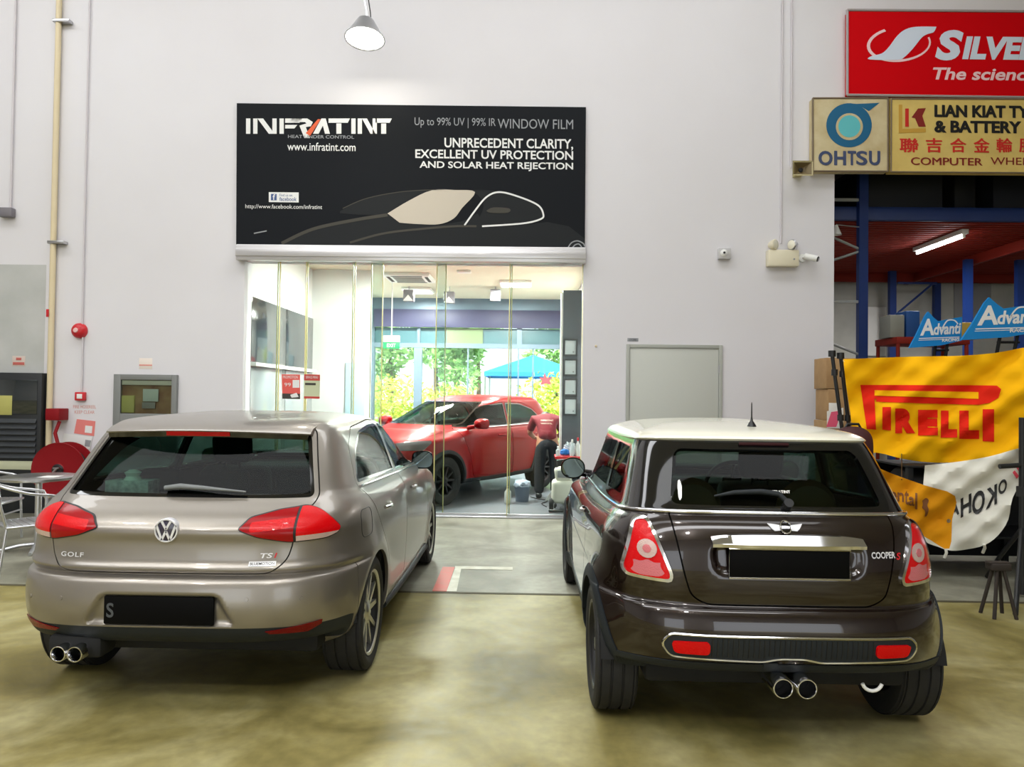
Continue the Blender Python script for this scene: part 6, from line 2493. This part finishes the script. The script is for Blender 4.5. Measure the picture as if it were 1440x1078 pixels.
def upright(x, y, z1, parent):
    bm = bmesh.new()
    w = .06
    bm_box(bm, (x - w, y - .04, 0), (x + w, y - .03, z1))
    bm_box(bm, (x - w, y - .03, 0), (x - w + .01, y + .05, z1))
    bm_box(bm, (x + w - .01, y - .03, 0), (x + w, y + .05, z1))
    return from_bm('upright', bm, M['rack_blue'], parent, 0)


upright(x_up, pY, 7.0, rk)
upright(X(1262, 13.4), 13.6, 4.0, rk)
upright(X(1317, 14.1), 14.1, 4.0, rk)
upright(X(1361, 12.0), 12.0, zd - .1, rk)
upright(X(1434, 12.0), 12.0, zd - .1, rk)
xlft = 3.72
upright(xlft, pY, 7.0, rk)
for z0_, z1_ in ((2.05, 3.05), (3.05, 3.66)):
    pass
bz = [(Z(410, pY, 1200), xlft, Z(352, pY, 1200), x_up), (Z(318, pY, 1180), xlft, Z(352, pY, 1200), x_up)]
for za_, xa_, zb_, xb_ in ((Z(378, pY, 1180), xlft + .1, Z(352, pY, 1210), x_up), (Z(318, pY, 1180), xlft + .1, Z(352, pY, 1210), x_up), (Z(470, pY, 1180), xlft + .1, Z(500, pY, 1210), x_up)):
    tube('brace', [(xa_, pY, za_), (xb_, pY, zb_)], .018, M['rack_brace'], rk)
for yy in (281, 424):
    z_ = Z(yy, pY, 1190)
    box('cross_bar', (xlft, pY - .015, z_ - .02), (x_up, pY + .015, z_ + .02), M['rack_brace'], rk, .003)
# corrugated deck
bm = bmesh.new()
n = 34
y0d, y1d = 10.0, 14.35
pr_ = []
for k in range(n):
    y_ = y0d + (y1d - y0d) * k / n
    w_ = (y1d - y0d) / n
    pr_ += [(y_, 0), (y_ + w_ * .3, 0), (y_ + w_ * .45, .06), (y_ + w_ * .85, .06)]
pr_.append((y1d, 0))
va = [bm.verts.new((3.65, y_, zd + h_)) for y_, h_ in pr_]
vb_ = [bm.verts.new((15.9, y_, zd + h_)) for y_, h_ in pr_]
for k in range(len(pr_) - 1):
    bm.faces.new((va[k], va[k + 1], vb_[k + 1], vb_[k]))
ext = bmesh.ops.extrude_face_region(bm, geom=bm.faces[:])
for g_ in ext['geom']:
    if isinstance(g_, bmesh.types.BMVert):
        g_.co.z += .02
from_bm('deck', bm, M['rack_red'], rk, 0)
box('front_beam', (3.65, 9.9, zd + .02), (15.9, 9.99, zd + .2), M['rack_blue'], rk, .006)
box('deck_beam', (7.42, 10.0, zd - .16), (7.50, 14.3, zd - .001), M['rack_red'], rk, .006)
box('deck_beam', (3.65, 13.95, zd - .16), (15.9, 14.05, zd - .001), M['rack_red'], rk, .006)
tube('brace', [(X(1262, 13.6), 13.6, Z(440, 13.6, 1262)), (X(1312, 13.6), 13.6, Z(398, 13.6, 1312))], .02, M['rack_blue'], rk)
box('cross_bar', (X(1262, 13.6), 13.58, Z(398, 13.6, 1290) - .02), (X(1317, 13.6), 13.62, Z(398, 13.6, 1290) + .02), M['rack_blue'], rk, .003)
# tube light under the deck
la, lb_ = at(1355, 324, 10.3), at(1290, 350, 11.55)
t = empty('tube_light', ((la.x + lb_.x) / 2, (la.y + lb_.y) / 2, zd))
tag(t, 'glowing fluorescent tube light under the red storage deck', 'lamp')
lx = (la.x + lb_.x) / 2
box('batten', (-.05, -.65, -.07), (.05, .65, -.001), M['white'], t, .008)
lathe('glowing_tube', [(0, -.6), (.018, -.6), (.018, .6), (0, .6)], mat('lit_tube', (255, 250, 250), .5, emit=14.0), t, 'Y', 12, (0, 0, -.10))
for e_ in (-.61, .61):
    box('lamp_holder', (-.015, e_ - .015, -.12), (.015, e_ + .015, -.07), M['white'], t, .003)
add_light('light', 'AREA', (0, 0, -.13), 75, (0, 0, 0), (1, .98, .96), .06, 1.1, None, t)
# small white spotlight at the opening edge
sp0 = at(1176, 327, 9.7)
t = empty('clip_lamp', sp0)
tag(t, 'small white triangular lamp at the left edge of the store opening', 'lamp')
bm = bmesh.new()
bm_lathe(bm, [(.02, .10), (.025, .08), (.07, -.03), (.065, -.03), (.018, .07)], 'Z', 20)
from_bm('lamp_shade', bm, M['white'], t)
tube('clip_arm', [(0, 0, .09), (.02, .05, .12), (x_up - .075 - sp0.x, pY - 9.7 - .06, .10)], .008, M['steel'], t)

# stock on the upper deck and around the rack
M['dark_box'] = mat('dark_stock_box', (34, 36, 42), .7)
M['carton'] = mat('brown_carton', (176, 142, 98), .8, noise=(10, (158, 124, 84), .3))
M['carton_grey'] = mat('grey_carton', (132, 132, 122), .8)
for lo_, hi_, m_, lb, ct in (
        ((4.7, 10.2, zd + .085), (5.84, 11.2, zd + .9), M['dark_box'], 'long dark crate on the upper deck behind the yellow signboard', 'crate'),
        ((6.06, 10.3, zd + .085), (6.36, 11.2, zd + 1.0), mat('very_dark_crate', (20, 21, 24), .7), 'narrow black crate on the upper deck between the two pale gap blocks', 'crate'),
        ((6.60, 10.3, zd + .085), (8.2, 11.2, zd + 1.0), mat('navy_dark_crate', (18, 22, 34), .7), 'wide navy-black crate on the upper deck at the right edge', 'crate')):
    o = empty('storage_crate', ((lo_[0] + hi_[0]) / 2, (lo_[1] + hi_[1]) / 2, lo_[2]))
    tag(o, lb, ct)
    w_, d_, h_ = (hi_[0] - lo_[0]) / 2, (hi_[1] - lo_[1]) / 2, hi_[2] - lo_[2]
    box('crate_body', (-w_, -d_, 0), (w_, d_, h_ * .9), m_, o, .02)
    box('crate_lid', (-w_ - .015, -d_ - .015, h_ * .9), (w_ + .015, d_ + .015, h_), m_, o, .015)
o = box('white_panel', (X(1210, 14.35), 14.33, Z(500, 14.3, 1230)), (X(1247, 14.3), 14.395, Z(431, 14.3, 1230)), M['white'], None, .004)
tag(o, 'tall bright white panel against the back wall of the store', 'panel')
o = box('grey_panel', (X(1345, 14.3), 14.37, Z(455, 14.3, 1390)), (X(1397, 14.3), 14.395, Z(392, 14.3, 1370)), mat('grey_board', (150, 150, 150), .7), None, .004)
tag(o, 'grey board leaning on the back wall of the store right of the blue post', 'panel')


def carton(x, y, z, w, d_, h, rz, m, label, tape=True):
    t = empty('carton', (x, y, z), rz)
    tag(t, label, 'box')
    box('carton_body', (-w / 2, -d_ / 2, 0), (w / 2, d_ / 2, h), m, t, .008)
    if tape:
        box('tape', (-w / 2 - .001, -.03, h - .001), (w / 2 + .001, .03, h + .002), M['aged_plastic'], t, .0005)
    return t


carton(X(1328, 11.6), 11.6, zd + .085, X(1335, 11.6) - X(1321, 11.6), .2, 1.3, 0, M['white'], 'narrow white block added for a bright gap between the dark crates', False)  # added pale blocks in place of the bright wall seen between crates
carton(X(1384, 11.6), 11.6, zd + .085, X(1393, 11.6) - X(1374, 11.6), .2, 1.12, 0, mat('off_white_gap_block', (206, 204, 192), .7), 'off-white block added for a bright gap behind the black crate', False)

# low shelf that carries boxes behind the flags
shy = 9.9
shz = Z(476, shy, 1265)
t = empty('shelf', (X(1290, shy), shy, 0))
tag(t, 'red-edged low shelf in the store behind the yellow flag', 'shelf')
xs0, xs1 = X(1245, shy) - t.location.x, X(1345, shy) - t.location.x
box('shelf_board', (xs0, -.3, shz - .09), (xs1, .3, shz), M['rack_red'], t, .006)
for sx in (xs0 + .03, xs1 - .03):
    for sy in (-.27, .27):
        tube('leg', [(sx, sy, 0), (sx, sy, shz - .08)], .025, M['rack_red'], t)
ba = X(1253, shy)
carton(ba - .02, shy - .05, shz, .19, .3, .30, 0, M['carton_grey'], 'grey carton at the left end of the red-edged shelf')
carton(X(1270, shy) + .04, shy - .02, shz, .18, .3, .36, 0, mat('deep_blue_carton', (20, 70, 130), .6), 'deep blue carton next to the grey one on the shelf')
carton(X(1334, 10.2), shy + .05, shz, .42, .3, .22, 0, mat('mustard_carton', (176, 146, 60), .7), 'mustard yellow carton at the right end of the shelf')
carton(X(1312, 10.2) - .13, shy + .05, shz, .26, .3, .22, 0, mat('grey_green_bundle', (104, 112, 108), .7), 'grey-green bundle box in the middle of the shelf')
cxx, cyy2 = X(1176, 8.55), 8.6
hz = 0
for i, (h, lb) in enumerate(((.55, 'brown carton at the bottom of the stack beside the store opening'), (.40, 'second brown carton of the stack beside the store opening'), (.38, 'third brown carton of the stack beside the store opening'), (.36, 'fourth brown carton of the stack, with a white label'), (.36, 'topmost brown carton of the stack beside the store opening'))):
    w_ = carton(cxx + .02 * (i % 2), cyy2, hz, .34, .36, h, 0, M['carton'], lb)
    if i == 2 or i == 3:
        box('label_patch', (-.16, -.184, .05), (-.06, -.1795, .2), M['white'], w_, .0005)
    hz += h + .0035
o = flat('notice_sheet', [(1163, 578), (1186, 573), (1186, 602), (1163, 602)], M['white'], None, 8.414, .004)
tag(o, 'white and pink sheet hanging on the carton stack', 'notice')
flat('pink_stripe', [(1169, 579), (1184, 577), (1176, 600), (1162, 600)], mat('pink_print', (236, 96, 130), .6), o, 8.411, .001)


# ------------------------------------------------------------------ flags and boards
def fold(px, py):
    a_ = math.sin(px * .045 + py * .075 + .6 * math.sin(py * .03))
    return .030 * math.copysign(abs(a_) ** .6, a_) + .016 * math.sin(px * .13 + py * .17 + 1.3) + .008 * math.sin(px * .05 - py * .2)


def flag_fn(Ya, Yb, xa, xb, amp, off=0.0):
    def fn(px, py):
        Y = Ya + (Yb - Ya) * (px - xa) / (xb - xa)
        return tuple(at(px, py, Y + amp * fold(px, py) - off))
    return fn


def cloth_flag(name, outline, fn, m, parent, step=6, thick=.004):
    bm = bmesh.new()
    bm.faces.new([bm.verts.new((x, y, 0)) for x, y in outline])
    xs, ys = [p[0] for p in outline], [p[1] for p in outline]
    for ax, a_, b_ in ((0, min(xs), max(xs)), (1, min(ys), max(ys))):
        k = int((b_ - a_) / step)
        for j in range(1, k + 1):
            co, no = [0, 0, 0], [0, 0, 0]
            co[ax] = a_ + (b_ - a_) * j / (k + 1)
            no[ax] = 1
            bmesh.ops.bisect_plane(bm, geom=bm.verts[:] + bm.edges[:] + bm.faces[:], plane_co=co, plane_no=no)
    for v in bm.verts:
        v.co = fn(v.co.x, v.co.y)
    if thick:
        ex_ = bmesh.ops.extrude_face_region(bm, geom=bm.faces[:])
        for g_ in ex_['geom']:
            if isinstance(g_, bmesh.types.BMVert):
                g_.co.y += thick
    return from_bm(name, bm, m, parent, 50)


M['flag_yellow'] = mat('yellow_flag_cloth', (246, 182, 10), .75, spec=.1)
M['flag_red'] = mat('red_flag_print', (224, 40, 22), .75, spec=.1)
M['flag_white'] = mat('white_flag_cloth', (214, 212, 200), .75)
M['flag_amber'] = mat('amber_flag_cloth', (206, 138, 18), .75, spec=.1)
M['flag_brown'] = mat('brown_flag_print', (110, 64, 22), .75)
fa = (7.1, 6.6, 1185, 1440)
t = empty('tyre_flag')
tag(t, 'large yellow flag with red letters hanging from black poles', 'flag', 'advertising flags on the right')
flp = curve([(1186, 505), (1230, 503), (1290, 501), (1350, 500), (1400, 496), (1452, 491), (1450, 540), (1440, 590), (1432, 634), (1400, 642), (1350, 649), (1310, 650), (1270, 645), (1232, 636), (1205, 640), (1196, 580), (1190, 540), (1186, 505)], 3)[:-1]
cloth_flag('cloth', flp, flag_fn(*fa, 1.2), M['flag_yellow'], t)
fo = flag_fn(*fa, 1.2, .010)
cloth_flag('printed_letter', [(1210, 541), (1240, 541), (1380, 541.5), (1402, 542), (1408, 547), (1404, 559), (1392, 566), (1376, 569), (1300, 567), (1232, 564.5), (1232, 561), (1230, 560), (1230, 563), (1232, 604), (1219, 603)], fo, M['flag_red'], t, 4, .0015)
fo2 = flag_fn(*fa, 1.2, .017)
cloth_flag('letter_gap', [(1230, 548.5), (1376, 551), (1376, 560.5), (1300, 558), (1230, 556)], fo2, M['flag_yellow'], t, 4, .0015)
for ch, x0, x1, y0, y1 in (('I', 1241, 1253, 572, 605), ('R', 1259, 1287, 574, 609), ('E', 1291, 1319, 576, 612), ('L', 1323, 1346, 577, 615), ('L', 1349, 1377, 577, 617), ('I', 1382, 1398, 575, 621)):
    if ch == 'I':
        cloth_flag('printed_letter', [(x0, y0), (x1, y0), (x1, y1), (x0, y1 - 1)], fo, M['flag_red'], t, 4, .0015)
    else:
        V_ = writing('printed_letter', ch, (x0, y1, x1, y0), fo, M['flag_red'], t, bold=.09, slices=10)


pr0 = Vector(flag_fn(*fa, 0)(1451, 488))
tube('end_pole', [Vector((pr0.x + .01, 6.50, pr0.z + .06)), Vector((pr0.x + .01, 6.50, .0))], .018, M['black'], t, 10)
pl0 = Vector(flag_fn(*fa, 1.2)(1187, 508))
tube('tie_cord', [pl0, at(1185.6, 507, 7.18)], .004, M['flag_white'], t)


def black_pole(name, pts, r, label, extras=()):
    t = tag(tube(name, pts, r, M['black'], None, 10), label, 'pole')
    for p, rr2 in extras:
        lathe('clamp', [(0, -.03), (rr2, -.03), (rr2, .03), (0, .03)], M['black'], t, 'Z', 14, tuple(p))
    return t


def leaning_pole(px0, py0, px1, py1, Y, label):
    a_, b_ = at(px0, py0, Y), at(px1, py1, Y + .02)
    d_ = b_ - a_
    k = (a_.z - .0) / max(a_.z - b_.z, .01)
    foot = a_ + d_ * k
    mid = a_ + d_ * .35
    foot.z = .0
    return black_pole('flag_pole', [a_, mid, b_, foot], .018, label, [(a_, .035), (a_ + d_ * .25, .03), (a_ + d_ * .85, .03)])


leaning_pole(1170, 497, 1184, 603, 7.2, 'black leaning pole at the left edge of the yellow flag, outer one of the pair')
leaning_pole(1182, 500, 1194, 603, 7.2, 'black leaning pole at the left edge of the yellow flag, inner one of the pair')
# white flag with mirrored writing
t = empty('tyre_flag')
tag(t, 'white flag with black mirrored letters slung under the yellow flag', 'flag', 'advertising flags on the right')
fb = (6.45, 6.0, 1300, 1440)
wp_ = curve([(1301, 654), (1340, 650), (1390, 642), (1438, 629), (1452, 632), (1442, 665), (1424, 700), (1418, 730), (1404, 752), (1385, 766), (1360, 772), (1338, 774), (1318, 768), (1300, 758), (1296, 720), (1301, 654)], 3)[:-1]
cloth_flag('cloth', wp_, flag_fn(*fb, 1.2), M['flag_white'], t)
fo = flag_fn(*fb, 1.2, .010)
for ch, x0, x1, y0, y1 in (('A', 1335, 1349, 704, 726), ('H', 1351, 1366, 697, 724), ('O', 1367, 1385, 690, 722), ('K', 1386, 1402, 684, 712), ('O', 1404, 1416, 674, 694)):
    sk = -.55
    xm_ = (x0 + x1) / 2
    writing('printed_letter', ch, (x0, y1, x1, y0), lambda x, y, xm_=xm_, sk=sk: fo(x, y + (x - xm_) * sk), M['ink_black'], t, bold=.03, mirror=True, slices=8)
for k in range(4):
    x = 1424 + k * 5
    y = 664 - k * 7
    cloth_flag('red_stripe', [(x, y), (x + 3, y - 3), (x + 9, y + 5), (x + 6, y + 9)], fo, mat('pink_red_print', (230, 70, 90), .7), t, 3, .0015)
for x, y in ((1330, 772), (1384, 765)):
    tube('tie_cord', [fo(x, y), fo(x + 1, y + 5), fo(x - 2, y + 12)], .012, M['flag_white'], t)
# amber flag
t = empty('tyre_flag')
tag(t, 'amber flag with brown letters hanging behind the right tail lamp of the brown car', 'flag', 'advertising flags on the right')
fc = (6.0, 5.75, 1222, 1342)
ap = curve([(1222, 652), (1258, 667), (1300, 682), (1343, 697), (1339, 730), (1335, 771), (1310, 760), (1286, 745), (1262, 728), (1240, 716), (1228, 690), (1222, 652)], 3)[:-1]
cloth_flag('cloth', ap, flag_fn(*fc, 1.2), M['flag_amber'], t)
fo = flag_fn(*fc, 1.2, .010)
for ch, x0, x1, y0, y1 in (('n', 1240, 1250, 690, 703), ('e', 1251, 1261, 692, 705), ('n', 1262, 1271, 692, 705), ('t', 1272, 1278, 688, 708), ('a', 1278, 1286, 696, 709), ('l', 1287, 1290, 690, 713)):
    writing('printed_letter', ch, (x0, y1, x1, y0), lambda x, y: fo(x, y + (x - 1265) * .12), M['flag_brown'], t, bold=.015, slices=6)
cloth_flag('horse_print', curve([(1297, 704), (1302, 700), (1306, 703), (1304, 710), (1306, 716), (1304, 724), (1301, 726), (1301, 718), (1297, 714), (1298, 709), (1297, 704)], 3)[:-1], fo, M['flag_brown'], t, 4, .0015)
pa_ = Vector(flag_fn(*fa, 1.2)(1268, 638))
tube('tie_cord', [fo(1268, 674), pa_], .004, M['black'], t)
lathe('eyelet', [(.006, -.002), (.014, -.002), (.014, .002), (.006, .002)], M['steel'], t, 'Y', 14, fo(1334, 732), closed=True)

# black stands that carry the flags
t = empty('display_stand')
tag(t, 'black tubular stand with clamps at the right edge holding the flags', 'stand')
sx_ = X(1437, 5.95)
g0 = Vector((sx_, 5.95, 0))
tube('post', [g0 + Vector((0, 0, .02)), g0 + Vector((.0, 0, 1.45))], .022, M['black'], t)
for dx, dy in ((-.42, -.55), (.45, -.35), (.1, .6)):
    tube('leg', [g0 + Vector((0, 0, .55)), g0 + Vector((dx * .6, dy * .6, .25)), g0 + Vector((dx, dy, .015))], .018, M['black'], t)
tube('cross_arm', [g0 + Vector((-.18, 0, 1.05)), g0 + Vector((.2, 0, 1.08))], .02, M['black'], t)
lathe('clamp', [(0, -.04), (.04, -.04), (.04, .04), (0, .04)], M['rubber'], t, 'Z', 16, tuple(g0 + Vector((0, 0, .85))))
# added dark bench with back panel, standing in for shade under the flags
tr_ = empty('shade_filler_bench', (3.50, 6.93, 0))
tag(tr_, 'added dark steel bench standing in for the shade under the flags', 'workbench')
M['dark_steel'] = mat('dark_painted_steel', (24, 25, 26), .6, spec=.2)
M['rust'] = mat('rusty_brown_steel', (44, 36, 30), .8)
BL = 2.5
for x in (0, BL / 2, BL):
    for y in (-.3, .3):
        box('leg', (x - .025, y - .025, 0), (x + .025, y + .025, .97), M['dark_steel'], tr_, .004)
for z in (.34, .97):
    box('shelf_board', (-.03, -.33, z), (BL + .03, .33, z + .02), M['dark_steel'], tr_, .004)
box('back_panel', (-.03, .335, .05), (BL + .03, .35, .985), M['dark_steel'], tr_, .003)


def tyre(x, y, z, label):
    o = lathe('tyre', [(.17, -.08), (.20, -.1), (.275, -.1), (.293, -.08), (.295, 0), (.293, .08), (.275, .1), (.20, .1), (.17, .08), (.165, 0)], M['rubber'], None, 'X', 40, closed=True, loc=(x, y, z + .296))
    tag(o, label, 'tyre', 'tyres on the added bench shelf')


tyre(3.66, 6.93, .3615, 'black tyre standing on the added bench shelf, the one nearest the brown car')
tyre(3.90, 6.93, .3615, 'black tyre standing on the added bench shelf, the middle one')
tyre(4.22, 6.93, .3615, 'black tyre standing on the added bench shelf, the one farthest from the brown car')
st = empty('axle_stand', (X(1404, 5.4), 5.40, 0))
tag(st, 'rusty brown support stand on the floor at the right edge', 'stand')
for dx, dy in ((-.08, -.08), (.08, -.08), (-.08, .08), (.08, .08)):
    tube('leg', [(dx, dy, 0), (dx * .3, dy * .3, .345)], .013, M['rust'], st)
box('saddle', (-.07, -.05, .34), (.07, .05, .39), M['rust'], st, .01)
box('top_plate', (-.08, -.03, .381), (.08, .03, .40), M['rust'], st, .004)
# maroon rounded bag on a pedestal behind the brown car
ps = empty('pedestal_stand', (2.93, 6.5, 0))
tag(ps, 'black round pedestal behind the brown car carrying the maroon bag', 'stand')
lathe('base', [(0, 0), (.17, 0), (.17, .015), (.03, .03), (0, .03)], M['black'], ps, 'Z', 28)
lathe('column', [(.025, .02), (.025, .97)], M['black'], ps, 'Z', 16)
lathe('top_plate', [(0, .96), (.14, .96), (.14, .98), (0, .98)], M['black'], ps, 'Z', 28)
bm = bmesh.new()
bmesh.ops.create_icosphere(bm, subdivisions=4, radius=1)
for v in bm.verts:
    k = 1 + .03 * math.sin(5 * v.co.x + 4 * v.co.z)
    v.co = Vector((math.copysign(abs(v.co.x) ** .8, v.co.x) * .17 * k, v.co.y * .15, math.copysign(abs(v.co.z) ** .8, v.co.z) * .18))
o = from_bm('padded_bag', bm, mat('dark_maroon_fabric', (62, 20, 22), .7), None, 60, (2.93, 6.5, .98 + .181))
tag(o, 'dark maroon padded bag on a pedestal behind the brown car roof', 'bag')
bm = bmesh.new()
bm_tube(bm, [(-.07, 0, .16), (-.05, 0, .20), (.05, 0, .20), (.07, 0, .16)], .012)
from_bm('bag_handle', bm, M['black'], o)


# blue boards on stands
def blue_board(px, Y, s, text_r, label, peak):
    t = empty('blue_board')
    tag(t, label, 'sign', 'blue shaped boards on stands')
    x0, y0, x1, y1 = px
    W_, H_ = x1 - x0, y1 - y0
    out = [(x0, y1), (x0 + W_ * .14, y0 + H_ * .62), (x0 + W_ * .30, y0 + H_ * .12), (x0 + W_ * .36, y0), (x0 + W_ * .46, y0 + H_ * .16), (x0 + W_ * .54, y0 + H_ * .26), (x1, y0 + H_ * .14), (x1 - 1, y0 + H_ * .80), (x0 + W_ * .6, y0 + H_ * .93)]
    P = [at(x, y, Y) for x, y in out]
    prism('board', P, (0, .03, 0), M['board_blue'], t, 0)
    yy = Y - .003
    f = lambda x, y: tuple(at(x, y - (x - x0) * .05, yy))
    writing('initial', 'A', (x0 + W_ * .20, y0 + H_ * .68, x0 + W_ * .47, y0 + H_ * .22), f, M['ink_white'], t, .03, .1)
    writing('lettering', 'dvanti', (x0 + W_ * .46, y0 + H_ * .68, x0 + W_ * .98, y0 + H_ * .36), f, M['ink_white'], t, .03, .15)
    line_px('swash', curve([(x0 + W_ * .62, y0 + H_ * .46), (x0 + W_ * .72, y0 + H_ * .25), (x0 + W_ * .85, y0 + H_ * .24), (x0 + W_ * .92, y0 + H_ * .34)]), H_ * .035, M['ink_white'], t, yy)
    line_px('underline', [(x0 + W_ * .18, y0 + H_ * .74), (x0 + W_ * .95, y0 + H_ * .70)], H_ * .025, M['ink_white'], t, yy)
    line_px('underline', [(x0 + W_ * .17, y0 + H_ * .79), (x0 + W_ * .95, y0 + H_ * .745)], H_ * .015, M['ink_white'], t, yy)
    writing('lettering', 'RACING', (x0 + W_ * .62, y0 + H_ * .88, x0 + W_ * 1.0 - 4, y0 + H_ * .79), f, M['ink_white'], t, .03)
    for fx in (.5, .72):
        a_, b_ = at(x0 + W_ * fx, y0 + H_ * .85, Y + .045), at(x0 + W_ * (fx - .06), y1 + 25, Y + .045)
        tube('support_leg', [a_, b_, Vector((b_.x - (a_.x - b_.x) * 2, b_.y, 0.0))], .018, M['dark_steel'], t)
    a_, b_ = at(x0 + W_ * .46, y1 + 3, Y + .045), at(x0 + W_ * .74, y1 + 3, Y + .045)
    tube('support_bar', [a_, b_], .014, M['dark_steel'], t)


M['board_blue'] = mat('cyan_blue_board', (14, 132, 204), .45)
blue_board((1279, 438, 1353, 489), 8.3, 1, 'RACING', 'smaller blue shaped board with white script, left of the pair', .3)
blue_board((1352, 418, 1462, 478), 7.7, 1, 'RACING', 'larger blue shaped board with white script at the right edge', .3)
